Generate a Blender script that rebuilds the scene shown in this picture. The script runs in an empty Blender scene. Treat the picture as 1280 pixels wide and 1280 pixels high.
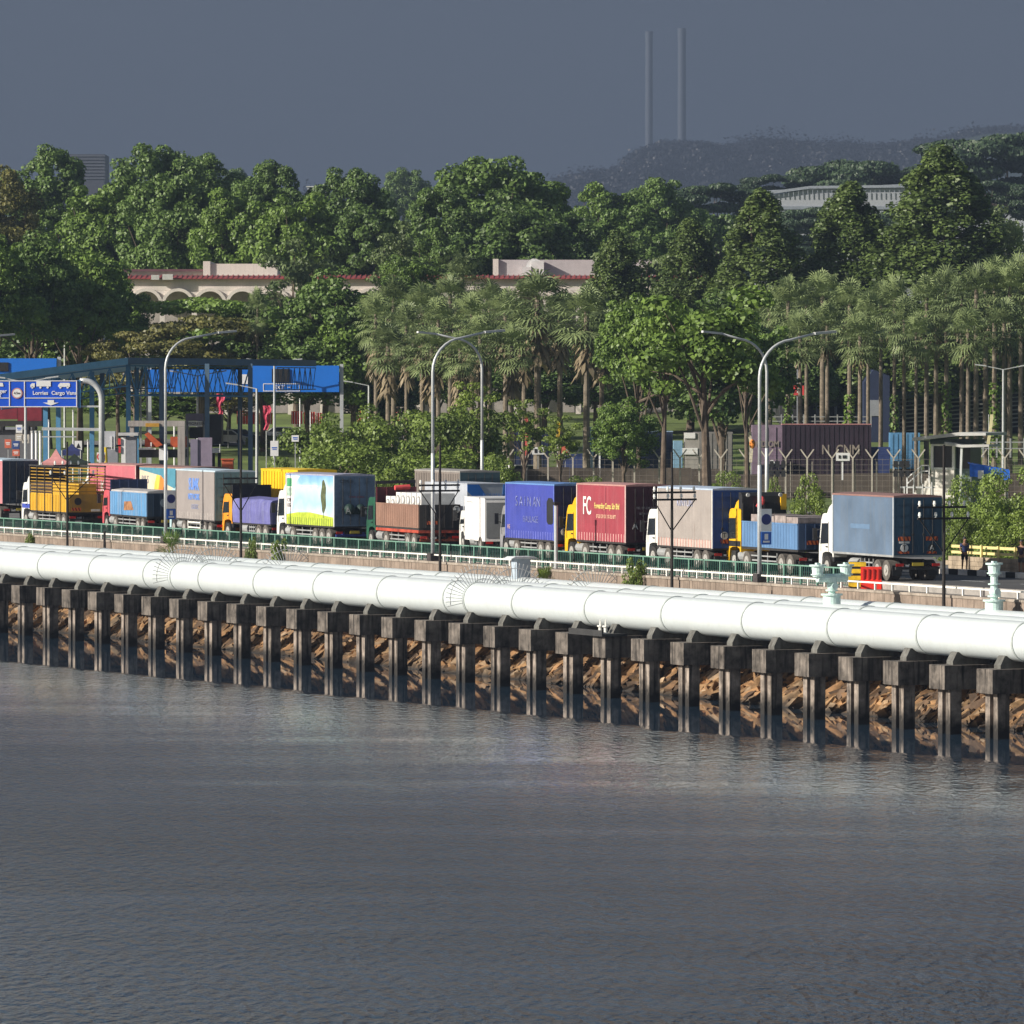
import bpy, math, random
import numpy as np
from mathutils import Vector, Matrix, Euler
SC = bpy.context.scene
HAZE_D = 0.00018
COL = SC.collection
rad = math.radians
# ------------------------------------------------------------------ camera
F, YH, HC = 7900.0, 466.0, 10.06            # focal length in px (1280 frame), horizon row, eye height
PITCH = math.atan((640 - YH) / F)
cam = bpy.data.cameras.new('camera'); cam.sensor_width = 36; cam.lens = 36 * F / 1280
cam.clip_start = 5; cam.clip_end = 20000
CAM = bpy.data.objects.new('camera', cam); COL.objects.link(CAM)
CAM.location = (0, 0, HC); CAM.rotation_euler = (math.pi / 2 - PITCH, 0, 0)
SC.camera = CAM
# ------------------------------------------------------------------ light
SUN_DIR = Vector((-0.90, -0.40, 0)).normalized(); SUN_EL = rad(24)
SUN_DIR = Vector((SUN_DIR.x * math.cos(SUN_EL), SUN_DIR.y * math.cos(SUN_EL), math.sin(SUN_EL)))
sl = bpy.data.lights.new('sun', 'SUN'); sl.energy = 5.0; sl.angle = rad(0.5); sl.color = (1.0, 0.93, 0.82)
so = bpy.data.objects.new('sun', sl); COL.objects.link(so)
so.rotation_euler = (-SUN_DIR).to_track_quat('-Z', 'Y').to_euler(); so.location = (-60, -40, 80)
world = bpy.data.worlds.new('World'); SC.world = world; world.use_nodes = True
nt = world.node_tree; nt.nodes.clear()
def NN(nt, t, **kw):
    n = nt.nodes.new(t)
    for k, v in kw.items(): setattr(n, k, v)
    return n
wo = NN(nt, 'ShaderNodeOutputWorld'); wb = NN(nt, 'ShaderNodeBackground'); wb2 = NN(nt, 'ShaderNodeBackground')
sky = NN(nt, 'ShaderNodeTexSky', sky_type='NISHITA', sun_disc=False, sun_elevation=SUN_EL,
         sun_rotation=math.atan2(SUN_DIR.x, SUN_DIR.y), dust_density=1.5)
wb.inputs[1].default_value = 0.05
nt.links.new(sky.outputs[0], wb.inputs[0])
tc = NN(nt, 'ShaderNodeTexCoord'); sep = NN(nt, 'ShaderNodeSeparateXYZ'); nt.links.new(tc.outputs['Generated'], sep.inputs[0])
# a storm front fills the sky ahead; behind the viewer it is clear
mr = NN(nt, 'ShaderNodeMapRange', interpolation_type='SMOOTHSTEP'); mr.inputs[1].default_value = 0.10; mr.inputs[2].default_value = 0.55
nt.links.new(sep.outputs['Y'], mr.inputs[0])
nz = NN(nt, 'ShaderNodeTexNoise'); nz.inputs['Scale'].default_value = 2.2; nz.inputs['Detail'].default_value = 5
nt.links.new(tc.outputs['Generated'], nz.inputs['Vector'])
cr = NN(nt, 'ShaderNodeValToRGB'); cr.color_ramp.elements[0].position = 0.3; cr.color_ramp.elements[1].position = 0.75
cr.color_ramp.elements[0].color = (0.057, 0.075, 0.109, 1); cr.color_ramp.elements[1].color = (0.072, 0.091, 0.125, 1)
nt.links.new(nz.outputs[0], cr.inputs[0]); nt.links.new(cr.outputs[0], wb2.inputs[0]); wb2.inputs[1].default_value = 1.0
# the cloud base is darkest near the horizon and thins to paler cloud overhead
el = NN(nt, 'ShaderNodeMapRange', interpolation_type='SMOOTHSTEP'); el.inputs[1].default_value = 0.06; el.inputs[2].default_value = 0.32
el.inputs[3].default_value = 1.0; el.inputs[4].default_value = 1.7
nt.links.new(sep.outputs['Z'], el.inputs[0]); nt.links.new(el.outputs[0], wb2.inputs[1])
mx = NN(nt, 'ShaderNodeMixShader'); nt.links.new(mr.outputs[0], mx.inputs[0]); nt.links.new(wb.outputs[0], mx.inputs[1])
nt.links.new(wb2.outputs[0], mx.inputs[2]); nt.links.new(mx.outputs[0], wo.inputs[0])
SC.view_settings.view_transform = 'Standard'; SC.view_settings.look = 'None'
SC.view_settings.exposure = 0.65; SC.view_settings.gamma = 1.0
SC.cycles.max_bounces = 6; SC.cycles.volume_bounces = 0; SC.cycles.transparent_max_bounces = 12
SC.cycles.use_denoising = True; SC.cycles.sample_clamp_indirect = 4
# ------------------------------------------------------------------ frames
TH = math.atan(3692 / F)
U = Vector((-math.sin(TH), math.cos(TH))); NV = Vector((math.cos(TH), math.sin(TH)))
ANG = math.atan2(U.y, U.x)
def zat(py, Y): return HC - (py - YH) * Y / F
def xat(px, Y): return (px - 640) * Y / F
def P(px, py, Y): return Vector((xat(px, Y), Y, zat(py, Y)))
def s_of(px, D):
    a = (px - 640) / F; Y = D / (a * NV.x + NV.y)
    return a * Y * U.x + Y * U.y
def W(D, s, z=0): return Vector((NV.x * D + U.x * s, NV.y * D + U.y * s, z))
def WP(px, D, z=0): return W(D, s_of(px, D), z)
def smooth(a, b, x):
    t = min(1, max(0, (x - a) / (b - a))); return t * t * (3 - 2 * t)
def gz(x, y):
    z = 3.0 * smooth(545, 605, y) + 4.5 * smooth(605, 740, y) + 8 * smooth(900, 1800, y)
    return z
# ------------------------------------------------------------------ materials
MATS = {}
def mat(name, col, rough=0.65, metal=0.0, var=0.12, scale=1.5, streak=0.0, bump=0.0, dirt=None, spec=0.4, stretch=(1, 1, 1), detail=6, place=False):
    if name in MATS: return MATS[name]
    m = bpy.data.materials.new(name); m.use_nodes = True; t = m.node_tree; b = t.nodes['Principled BSDF']
    b.inputs['Roughness'].default_value = rough; b.inputs['Metallic'].default_value = metal
    b.inputs['Specular IOR Level'].default_value = spec
    co = NN(t, 'ShaderNodeTexCoord'); mp = NN(t, 'ShaderNodeMapping'); mp.inputs['Scale'].default_value = stretch
    src = NN(t, 'ShaderNodeNewGeometry').outputs['Position'] if place else co.outputs['Object']   # place: repeats weather differently
    t.links.new(src, mp.inputs[0])
    n = NN(t, 'ShaderNodeTexNoise'); n.inputs['Scale'].default_value = scale; n.inputs['Detail'].default_value = detail
    n.inputs['Roughness'].default_value = 0.65
    t.links.new(mp.outputs[0], n.inputs['Vector'])
    r = NN(t, 'ShaderNodeValToRGB'); r.color_ramp.elements[0].position = 0.32; r.color_ramp.elements[1].position = 0.68
    lo = [c * (1 - var * 1.5) for c in col]; hi = [min(1, c * (1 + var)) for c in col]
    r.color_ramp.elements[0].color = (*lo, 1); r.color_ramp.elements[1].color = (*hi, 1)
    t.links.new(n.outputs[0], r.inputs[0]); out = r.outputs[0]
    if streak > 0:
        mp2 = NN(t, 'ShaderNodeMapping'); mp2.inputs['Scale'].default_value = (3.2, 3.2, 0.22)
        t.links.new(src, mp2.inputs[0])
        n2 = NN(t, 'ShaderNodeTexNoise'); n2.inputs['Scale'].default_value = 1.6; n2.inputs['Detail'].default_value = 5
        t.links.new(mp2.outputs[0], n2.inputs['Vector'])
        r2 = NN(t, 'ShaderNodeValToRGB'); r2.color_ramp.elements[0].position = 0.48; r2.color_ramp.elements[1].position = 0.70
        t.links.new(n2.outputs[0], r2.inputs[0])
        mm = NN(t, 'ShaderNodeMath', operation='MULTIPLY'); mm.inputs[1].default_value = streak; t.links.new(r2.outputs[0], mm.inputs[0])
        mxx = NN(t, 'ShaderNodeMixRGB'); t.links.new(mm.outputs[0], mxx.inputs[0]); t.links.new(out, mxx.inputs[1])
        mxx.inputs[2].default_value = (*(dirt or (0.06, 0.05, 0.045)), 1); out = mxx.outputs[0]
    t.links.new(out, b.inputs['Base Color'])
    if bump > 0:
        bp = NN(t, 'ShaderNodeBump'); bp.inputs['Strength'].default_value = bump; bp.inputs['Distance'].default_value = 0.05
        t.links.new(n.outputs[0], bp.inputs['Height']); t.links.new(bp.outputs[0], b.inputs['Normal'])
    MATS[name] = m; return m
def leafmat(name, lo, hi, scale=0.35, trans=0.22):
    if name in MATS: return MATS[name]
    m = bpy.data.materials.new(name); m.use_nodes = True; t = m.node_tree; t.nodes.clear()
    o = NN(t, 'ShaderNodeOutputMaterial'); g = NN(t, 'ShaderNodeNewGeometry'); oi = NN(t, 'ShaderNodeObjectInfo')
    n = NN(t, 'ShaderNodeTexNoise'); n.inputs['Scale'].default_value = scale; n.inputs['Detail'].default_value = 4
    t.links.new(g.outputs['Position'], n.inputs['Vector'])
    ma = NN(t, 'ShaderNodeMath', operation='MULTIPLY_ADD'); ma.inputs[1].default_value = 0.35; t.links.new(oi.outputs['Random'], ma.inputs[0]); 
    ma2 = NN(t, 'ShaderNodeMath', operation='MULTIPLY_ADD'); ma2.inputs[1].default_value = 0.45; t.links.new(g.outputs['Random Per Island'], ma2.inputs[0])
    t.links.new(n.outputs[0], ma2.inputs[2]); t.links.new(ma2.outputs[0], ma.inputs[2])
    r = NN(t, 'ShaderNodeValToRGB'); r.color_ramp.elements[0].position = 0.45; r.color_ramp.elements[1].position = 1.25 if False else 1.0
    r.color_ramp.elements[0].color = (*lo, 1); r.color_ramp.elements[1].color = (*hi, 1)
    t.links.new(ma.outputs[0], r.inputs[0])
    d = NN(t, 'ShaderNodeBsdfDiffuse'); tr = NN(t, 'ShaderNodeBsdfTranslucent'); gl = NN(t, 'ShaderNodeBsdfGlossy'); gl.inputs['Roughness'].default_value = 0.5
    m1 = NN(t, 'ShaderNodeMixShader'); m1.inputs[0].default_value = trans; m2 = NN(t, 'ShaderNodeMixShader'); m2.inputs[0].default_value = 0.035
    t.links.new(r.outputs[0], d.inputs[0]); t.links.new(r.outputs[0], tr.inputs[0])
    t.links.new(d.outputs[0], m1.inputs[1]); t.links.new(tr.outputs[0], m1.inputs[2])
    t.links.new(m1.outputs[0], m2.inputs[1]); t.links.new(gl.outputs[0], m2.inputs[2]); t.links.new(m2.outputs[0], o.inputs[0])
    MATS[name] = m; return m
def glassy(name, col=(0.02, 0.025, 0.03)): return mat(name, col, rough=0.12, var=0.1, spec=0.6)
# ------------------------------------------------------------------ mesh builder
class MB:
    def __init__(s): s.v = []; s.f = []; s.m = []; s.cur = 0
    def add(s, vs, fs):
        b = len(s.v); s.v += [tuple(v) for v in vs]; s.f += [tuple(i + b for i in f) for f in fs]; s.m += [s.cur] * len(fs); return s
    def box(s, x0, x1, y0, y1, z0, z1):
        v = [(x0, y0, z0), (x1, y0, z0), (x1, y1, z0), (x0, y1, z0), (x0, y0, z1), (x1, y0, z1), (x1, y1, z1), (x0, y1, z1)]
        return s.add(v, [(0, 3, 2, 1), (4, 5, 6, 7), (0, 1, 5, 4), (1, 2, 6, 5), (2, 3, 7, 6), (3, 0, 4, 7)])
    def bar(s, p, q, w, h=None):
        h = h or w; p = Vector(p); q = Vector(q); d = (q - p)
        if d.length < 1e-6: return s
        d.normalize(); up = Vector((0, 0, 1)) if abs(d.z) < 0.95 else Vector((1, 0, 0))
        a = d.cross(up).normalized() * (w / 2); b = a.normalized().cross(d) * (h / 2)
        v = [p - a - b, p + a - b, p + a + b, p - a + b, q - a - b, q + a - b, q + a + b, q - a + b]
        return s.add(v, [(0, 1, 2, 3), (7, 6, 5, 4), (0, 4, 5, 1), (1, 5, 6, 2), (2, 6, 7, 3), (3, 7, 4, 0)])
    def cyl(s, p, q, r, n=10, r2=None, caps=True):
        r2 = r if r2 is None else r2; p = Vector(p); q = Vector(q); d = (q - p).normalized()
        up = Vector((0, 0, 1)) if abs(d.z) < 0.95 else Vector((1, 0, 0))
        a = d.cross(up).normalized(); b = a.cross(d)
        v = []; 
        for c, rr in ((p, r), (q, r2)):
            for i in range(n):
                t = 2 * math.pi * i / n; v.append(c + a * math.cos(t) * rr + b * math.sin(t) * rr)
        f = [(i, i + n, (i + 1) % n + n, (i + 1) % n) for i in range(n)]
        if caps: f += [tuple(range(n)), tuple(reversed(range(n, 2 * n)))]
        return s.add(v, f)
    def tube(s, pts, r, n=8):
        pts = [Vector(p) for p in pts]; R = r if isinstance(r, (list, tuple)) else [r] * len(pts); v = []; m = len(pts); ref = None
        for i, p in enumerate(pts):
            d = (pts[min(i + 1, m - 1)] - pts[max(i - 1, 0)]).normalized()
            if ref is None: ref = d.cross(Vector((1, 0, 0)) if abs(d.x) < .9 else Vector((0, 0, 1))).normalized()
            a = (ref - d * ref.dot(d)).normalized(); ref = a; b = d.cross(a)
            for k in range(n): t = 2 * math.pi * k / n; v.append(p + (a * math.cos(t) + b * math.sin(t)) * R[i])
        f = [(i * n + k, (i + 1) * n + k, (i + 1) * n + (k + 1) % n, i * n + (k + 1) % n) for i in range(m - 1) for k in range(n)]
        return s.add(v, f + [tuple(range(n)), tuple(range((m - 1) * n, m * n))])
    def prism(s, prof, axis, a0, a1):
        """prof: list of 2-D points; axis 'x': (y,z) profile, 'y': (x,z) profile, 'z': (x,y)"""
        def mk(p, a): return {'x': (a, p[0], p[1]), 'y': (p[0], a, p[1]), 'z': (p[0], p[1], a)}[axis]
        n = len(prof); v = [mk(p, a0) for p in prof] + [mk(p, a1) for p in prof]
        f = [tuple(range(n)), tuple(reversed(range(n, 2 * n)))] + [(i, i + n, (i + 1) % n + n, (i + 1) % n) for i in range(n)]
        return s.add(v, f)
    def sph(s, c, r, n=8, sz=1.0):
        v = []; f = []; m = n // 2
        for j in range(m + 1):
            ph = math.pi * j / m
            for i in range(n):
                t = 2 * math.pi * i / n; v.append((c[0] + r * math.sin(ph) * math.cos(t), c[1] + r * math.sin(ph) * math.sin(t), c[2] + r * sz * math.cos(ph)))
        for j in range(m):
            for i in range(n): f.append((j * n + i, (j + 1) * n + i, (j + 1) * n + (i + 1) % n, j * n + (i + 1) % n))
        return s.add(v, f)
    def build(s, name, mats, parent=None, smooth_=False, fix=True):
        me = bpy.data.meshes.new(name); me.from_pydata(s.v, [], s.f)
        for m in (mats if isinstance(mats, (list, tuple)) else [mats]): me.materials.append(m)
        me.polygons.foreach_set('material_index', s.m)
        if fix:
            import bmesh
            bm = bmesh.new(); bm.from_mesh(me); bmesh.ops.recalc_face_normals(bm, faces=bm.faces); bm.to_mesh(me); bm.free()
        if smooth_:
            me.polygons.foreach_set('use_smooth', [True] * len(me.polygons))
        me.update()
        o = bpy.data.objects.new(name, me); COL.objects.link(o)
        if parent: o.parent = parent
        return o
def tag(o, label=None, cat=None, group=None, kind=None):
    if label: o['label'] = label
    if cat: o['category'] = cat
    if group: o['group'] = group
    if kind: o['kind'] = kind
    return o
def empty(name, loc, rz=0.0, label=None, cat=None, group=None, scale=None):
    o = bpy.data.objects.new(name, None); COL.objects.link(o); o.location = loc; o.rotation_euler = (0, 0, rz); o.empty_display_size = 0.3
    if scale: o.scale = scale
    return tag(o, label, cat, group)
def thing(name, D, s, z, label, cat, group=None): return empty(name, W(D, s, z), ANG, label, cat, group)
def dup(root, loc=None, rz=None, label=None, group=None, scale=None):
    def cp(o, par):
        c = o.copy(); COL.objects.link(c)
        if par: c.parent = par
        for ch in o.children: cp(ch, c)
        return c
    r = cp(root, None)
    if loc is not None: r.location = loc
    if rz is not None: r.rotation_euler = (0, 0, rz)
    if label: r['label'] = label
    if group: r['group'] = group
    if scale: r.scale = scale
    return r
def text(name, body, size, m, parent, loc, face='cam', sx=1.0, bold=0.0):
    cu = bpy.data.curves.new('t', 'FONT'); cu.body = body; cu.size = size; cu.align_x = 'CENTER'; cu.align_y = 'CENTER'; cu.extrude = 0.004; cu.offset = bold
    o = bpy.data.objects.new('t', cu); COL.objects.link(o)
    me = bpy.data.meshes.new_from_object(o.evaluated_get(bpy.context.evaluated_depsgraph_get()))
    bpy.data.objects.remove(o); bpy.data.curves.remove(cu)
    me.materials.clear(); me.materials.append(m)
    R = {'cam': ((1, 0, 0), (0, 0, 1), (0, -1, 0)), 'side': ((-1, 0, 0), (0, 0, 1), (0, 1, 0)), 'rear': ((0, -1, 0), (0, 0, 1), (-1, 0, 0))}[face]
    M = Matrix((R[0], R[1], R[2])).transposed()
    me.transform(Matrix.Diagonal((sx, 1, 1, 1))); me.transform(M.to_4x4())
    q = bpy.data.objects.new(name, me); COL.objects.link(q); q.parent = parent; q.location = loc
    return q
rng = random.Random(7)
S0, S1 = s_of(1420, 140), s_of(-60, 140) + 45       # near (right) and far (left) ends of the causeway
# ------------------------------------------------------------------ water
WZ = -6.0
def water_mat():
    m = bpy.data.materials.new('water'); m.use_nodes = True; t = m.node_tree; b = t.nodes['Principled BSDF']
    b.inputs['Base Color'].default_value = (0.022, 0.045, 0.074, 1); b.inputs['IOR'].default_value = 1.333
    g = NN(t, 'ShaderNodeNewGeometry'); dot = NN(t, 'ShaderNodeVectorMath', operation='DOT_PRODUCT')
    dot.inputs[1].default_value = (NV.x + .05 * U.x, NV.y + .05 * U.y, 0); t.links.new(g.outputs['Position'], dot.inputs[0])
    mp0 = NN(t, 'ShaderNodeMapping'); mp0.inputs['Rotation'].default_value = (0, 0, -ANG); mp0.inputs['Scale'].default_value = (0.02, 0.13, 1)
    # rows of slicks and breeze lanes lying along the causeway
    mp0.vector_type = 'POINT'; t.links.new(g.outputs['Position'], mp0.inputs[0])
    n0 = NN(t, 'ShaderNodeTexNoise'); n0.inputs['Scale'].default_value = 1.0; n0.inputs['Detail'].default_value = 5
    t.links.new(mp0.outputs[0], n0.inputs['Vector'])
    ad = NN(t, 'ShaderNodeMath', operation='MULTIPLY_ADD'); ad.inputs[1].default_value = 5.0; t.links.new(n0.outputs[0], ad.inputs[0]); t.links.new(dot.outputs['Value'], ad.inputs[2])
    calm = NN(t, 'ShaderNodeMapRange', interpolation_type='SMOOTHSTEP'); calm.inputs[1].default_value = 141.2; calm.inputs[2].default_value = 142.8
    calm.inputs[3].default_value = 0.0; calm.inputs[4].default_value = 1.0
    t.links.new(ad.outputs[0], calm.inputs[0])            # 0 = ruffled open water, 1 = sheltered
    mpa = NN(t, 'ShaderNodeMapping'); mpa.inputs['Scale'].default_value = (1.7, 0.55, 1); mpa.inputs['Rotation'].default_value = (0, 0, rad(-8))
    t.links.new(g.outputs['Position'], mpa.inputs[0])
    n1 = NN(t, 'ShaderNodeTexNoise'); n1.inputs['Scale'].default_value = 1.7; n1.inputs['Detail'].default_value = 4; n1.inputs['Roughness'].default_value = 0.55
    t.links.new(mpa.outputs[0], n1.inputs['Vector'])
    st = NN(t, 'ShaderNodeMapRange'); st.inputs[3].default_value = 0.85; st.inputs[4].default_value = 0.012; t.links.new(calm.outputs[0], st.inputs[0])
    lane = NN(t, 'ShaderNodeMapRange'); lane.inputs[1].default_value = 0.35; lane.inputs[2].default_value = 0.65; lane.inputs[3].default_value = 0.5; lane.inputs[4].default_value = 1.35
    t.links.new(n0.outputs[0], lane.inputs[0])
    ml0 = NN(t, 'ShaderNodeMath', operation='MULTIPLY'); t.links.new(st.outputs[0], ml0.inputs[0]); t.links.new(lane.outputs[0], ml0.inputs[1])
    # the breeze freshens away from the causeway
    fr = NN(t, 'ShaderNodeMapRange', interpolation_type='SMOOTHSTEP'); fr.inputs[1].default_value = 88; fr.inputs[2].default_value = 132; fr.inputs[3].default_value = 1.0; fr.inputs[4].default_value = .15
    t.links.new(ad.outputs[0], fr.inputs[0]); ml = NN(t, 'ShaderNodeMath', operation='MULTIPLY'); t.links.new(ml0.outputs[0], ml.inputs[0]); t.links.new(fr.outputs[0], ml.inputs[1])
    bp = NN(t, 'ShaderNodeBump'); bp.inputs['Distance'].default_value = 0.7
    t.links.new(ml.outputs[0], bp.inputs['Strength']); t.links.new(n1.outputs[0], bp.inputs['Height']); t.links.new(bp.outputs[0], b.inputs['Normal'])
    ro = NN(t, 'ShaderNodeMapRange'); ro.inputs[3].default_value = 0.06; ro.inputs[4].default_value = 0.02; t.links.new(calm.outputs[0], ro.inputs[0])
    t.links.new(ro.outputs[0], b.inputs['Roughness'])
    return m
w = MB(); a = W(143.4, 1500, WZ); b = W(143.4, -600, WZ); c = W(-600, -600, WZ); d = W(-600, 1500, WZ)
w.add([b, a, d, c], [(0, 1, 2, 3)]); tag(w.build('water', water_mat()), kind='structure')
# ------------------------------------------------------------------ land
M_grass = mat('grass_ground', (0.13, 0.18, 0.04), rough=0.95, var=0.35, scale=0.12)
M_asph = mat('asphalt', (0.075, 0.073, 0.072), rough=0.9, var=0.18, scale=0.6)
M_path = mat('paving', (0.20, 0.19, 0.175), rough=0.9, var=0.2, scale=0.8)
g = MB()
Ds = [143.8, 145.10, 145.12, 150, 156, 165, 180, 200, 225, 250, 275, 300, 330, 360, 400, 450, 520, 600, 700, 850, 1100, 1500, 2200, 3200, 5000, 8000, 12000]
Ss = [-1500, -800, -300, 0, 100, 200, 260, 300, 340, 380, 420, 460, 500, 540, 580, 620, 660, 700, 760, 850, 1000, 1300, 1800, 2600, 3800, 6000, 12000]
for D in Ds:
    for s in Ss:
        p = W(D, s); z = -0.38 if D < 145.11 else gz(p.x, p.y) - 0.012
        g.v.append((p.x, p.y, z))
for i in range(len(Ds) - 1):
    for j in range(len(Ss) - 1):
        k = i * len(Ss) + j; g.f.append((k, k + 1, k + 1 + len(Ss), k + len(Ss))); g.m.append(0)
tag(g.build('ground', M_grass), kind='structure')
def sheet(name, D0, D1, sa, sb, z, m, kind='structure'):
    q = MB(); q.add([W(D0, sa, z), W(D0, sb, z), W(D1, sb, z), W(D1, sa, z)], [(0, 1, 2, 3)]); return tag(q.build(name, m), kind=kind)
sheet('footpath', 143.85, 145.08, S0, S1, -0.372, M_path)
sheet('road', 145.14, 153.4, S0 - 20, S1 + 60, -0.004, M_asph)
SK = s_of(1100, 153.5)
sheet('toll_apron', 153.42, 214, SK, s_of(-60, 200) + 90, -0.004, mat('concrete_apron', (0.16, 0.155, 0.15), rough=0.9, var=0.2, scale=0.3))
sheet('pavement', 153.7, 155.3, S0 - 10, SK, 0.14, M_path)
K = thing('road_kerb', 145.12, S0 - 20, -.38, 'plain grey kerb edge between the footpath and the lorry lane', 'kerb'); b = MB(); b.box(0, S1 - S0 + 60, -.02, .05, 0, .40); b.build('kerb_stone', mat('kerb_grey', (.3, .28, .26), var=.2), K)
M_white = mat('white_road_paint', (0.75, 0.75, 0.73), var=0.1, scale=3)
l = MB()
for D in (149.4,):
    s = S0
    while s < S1: l.add([W(D - .07, s, 0), W(D - .07, s + 2.5, 0), W(D + .07, s + 2.5, 0), W(D + .07, s, 0)], [(0, 1, 2, 3)]); s += 6
tag(l.build('lane_marking', M_white), kind='structure')
# ------------------------------------------------------------------ revetment under the pipes
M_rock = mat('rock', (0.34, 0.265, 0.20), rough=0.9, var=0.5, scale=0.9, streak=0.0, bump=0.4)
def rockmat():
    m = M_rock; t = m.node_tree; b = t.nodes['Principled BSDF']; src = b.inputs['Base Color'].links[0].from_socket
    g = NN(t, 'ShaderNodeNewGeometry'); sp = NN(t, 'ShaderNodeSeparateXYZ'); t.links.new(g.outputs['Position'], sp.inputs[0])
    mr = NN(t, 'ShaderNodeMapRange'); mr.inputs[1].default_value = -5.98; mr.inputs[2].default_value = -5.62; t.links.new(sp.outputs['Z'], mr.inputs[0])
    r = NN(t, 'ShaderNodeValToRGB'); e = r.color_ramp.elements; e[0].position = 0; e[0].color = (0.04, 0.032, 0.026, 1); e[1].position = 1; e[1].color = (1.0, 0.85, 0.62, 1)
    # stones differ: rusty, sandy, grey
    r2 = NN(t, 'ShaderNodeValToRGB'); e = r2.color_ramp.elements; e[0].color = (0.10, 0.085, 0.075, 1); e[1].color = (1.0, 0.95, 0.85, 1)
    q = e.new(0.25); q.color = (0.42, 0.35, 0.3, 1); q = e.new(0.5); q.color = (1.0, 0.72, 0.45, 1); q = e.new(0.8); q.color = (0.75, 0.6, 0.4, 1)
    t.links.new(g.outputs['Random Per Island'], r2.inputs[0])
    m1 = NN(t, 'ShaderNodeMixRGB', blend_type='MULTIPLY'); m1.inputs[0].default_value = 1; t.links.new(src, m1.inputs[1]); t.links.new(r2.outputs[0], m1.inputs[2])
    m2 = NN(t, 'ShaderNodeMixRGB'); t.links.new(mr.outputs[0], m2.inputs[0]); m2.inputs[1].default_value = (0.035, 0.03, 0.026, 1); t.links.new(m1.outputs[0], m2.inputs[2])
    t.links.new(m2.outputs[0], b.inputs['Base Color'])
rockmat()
def slope_z(D): return np.interp(D, [139.6, 140.5, 142.4, 143.6], [-6.6, -6.05, -4.75, -3.3])
r = MB()
for s in np.arange(S0, S1, 3.0):
    for D0, D1 in ((139.6, 140.5), (140.5, 142.4), (142.4, 143.62)):
        r.add([W(D0, s, slope_z(D0) - .12), W(D0, s + 3, slope_z(D0) - .12), W(D1, s + 3, slope_z(D1) - .12), W(D1, s, slope_z(D1) - .12)], [(0, 1, 2, 3)])
tag(r.build('shore_bank', mat('bank_earth', (0.05, 0.04, 0.033), var=0.3, scale=1.5)), kind='structure')
r = MB()
s = S0
while s < S1:
    D = 139.9 + rng.random() * .4
    while D < 143.4:
        L = rng.uniform(.3, .95); wd = rng.uniform(.18, .5); h = rng.uniform(.16, .42)
        z0 = slope_z(D); z1 = slope_z(D + L * .8); p = W(D, s + rng.uniform(-.3, .3), z0 + rng.uniform(-.12, .16)); q = W(D + L * .8, s + rng.uniform(-.7, .45), z1 + rng.uniform(-.1, .2))
        k = len(r.v); r.bar(p, q, wd, h)
        for i in range(k, len(r.v)):
            x, y, z = r.v[i]; r.v[i] = (x + rng.uniform(-.09, .09), y + rng.uniform(-.09, .09), z + rng.uniform(-.08, .08))
        D += L * rng.uniform(.45, .8)
    s += rng.uniform(.24, .4)
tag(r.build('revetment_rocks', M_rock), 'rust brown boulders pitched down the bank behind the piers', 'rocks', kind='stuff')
# ------------------------------------------------------------------ retaining wall
M_wall = mat('wall_concrete', (0.26, 0.205, 0.165), rough=0.9, var=0.22, scale=0.9, streak=0.85, dirt=(0.085, 0.065, 0.05), bump=0.2)
SW = thing('retaining_wall', 143.6, S0, -3.3, 'long stained brown concrete retaining wall behind the three white pipes', 'wall')
LW = S1 - S0; b = MB()
x = 0
while x < LW:
    b.box(x + .012, x + 2.88, -.2, .22, 0, 2.86); x += 2.9
b.build('wall_panels', M_wall, SW)
b = MB(); b.box(0, LW, -.24, .27, 2.862, 2.98); b.build('coping', mat('coping', (0.34, 0.29, 0.24), var=0.2, scale=1.2, streak=0.5, dirt=(.1, .08, .06)), SW)
# white hand rail on the coping
M_wrail = mat('white_rail_paint', (0.80, 0.79, 0.74), rough=0.45, var=0.08, scale=4)
R = thing('white_railing', 143.65, 0, -.31, 'low white single-rail railing along the top of the brown retaining wall', 'railing')
sa, sb = s_of(1345, 143.7), s_of(-18, 143.7)
b = MB(); b.box(sa, sb, -.035, .035, .30, .375); b.build('rail', M_wrail, R)
s = sa; i = 0
while s < sb:
    b = MB(); b.box(s - .045, s + .045, -.04, .04, -.02, .298); o = b.build('post', M_wrail, R); s += 1.72
# green pedestrian railing
M_green = mat('green_rail_paint', (0.025, 0.085, 0.065), rough=0.5, var=0.15, scale=3)
M_greenl = mat('green_rail_top', (0.16, 0.30, 0.235), rough=0.45, var=0.12, scale=3)
R = thing('green_railing', 144.75, 0, -.372, 'long dark green barred railing between the footpath and the row of lorries', 'railing')
sa, sb = s_of(1063, 144.7), s_of(-18, 144.7)
b = MB(); b.box(sa, sb, -.03, .03, .90, .965); b.build('top_rail', M_greenl, R)
b = MB(); b.box(sa, sb, -.025, .025, .09, .13); b.build('bottom_rail', M_green, R)
b = MB(); s = sa
while s < sb: b.box(s - .022, s + .022, -.018, .018, .131, .899); s += .21
b.build('balusters', M_green, R)
s = sa
while s < sb:
    b = MB(); b.box(s - .045, s + .045, -.045, .045, 0, .93); b.build('post', M_greenl, R); s += 1.75
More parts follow.
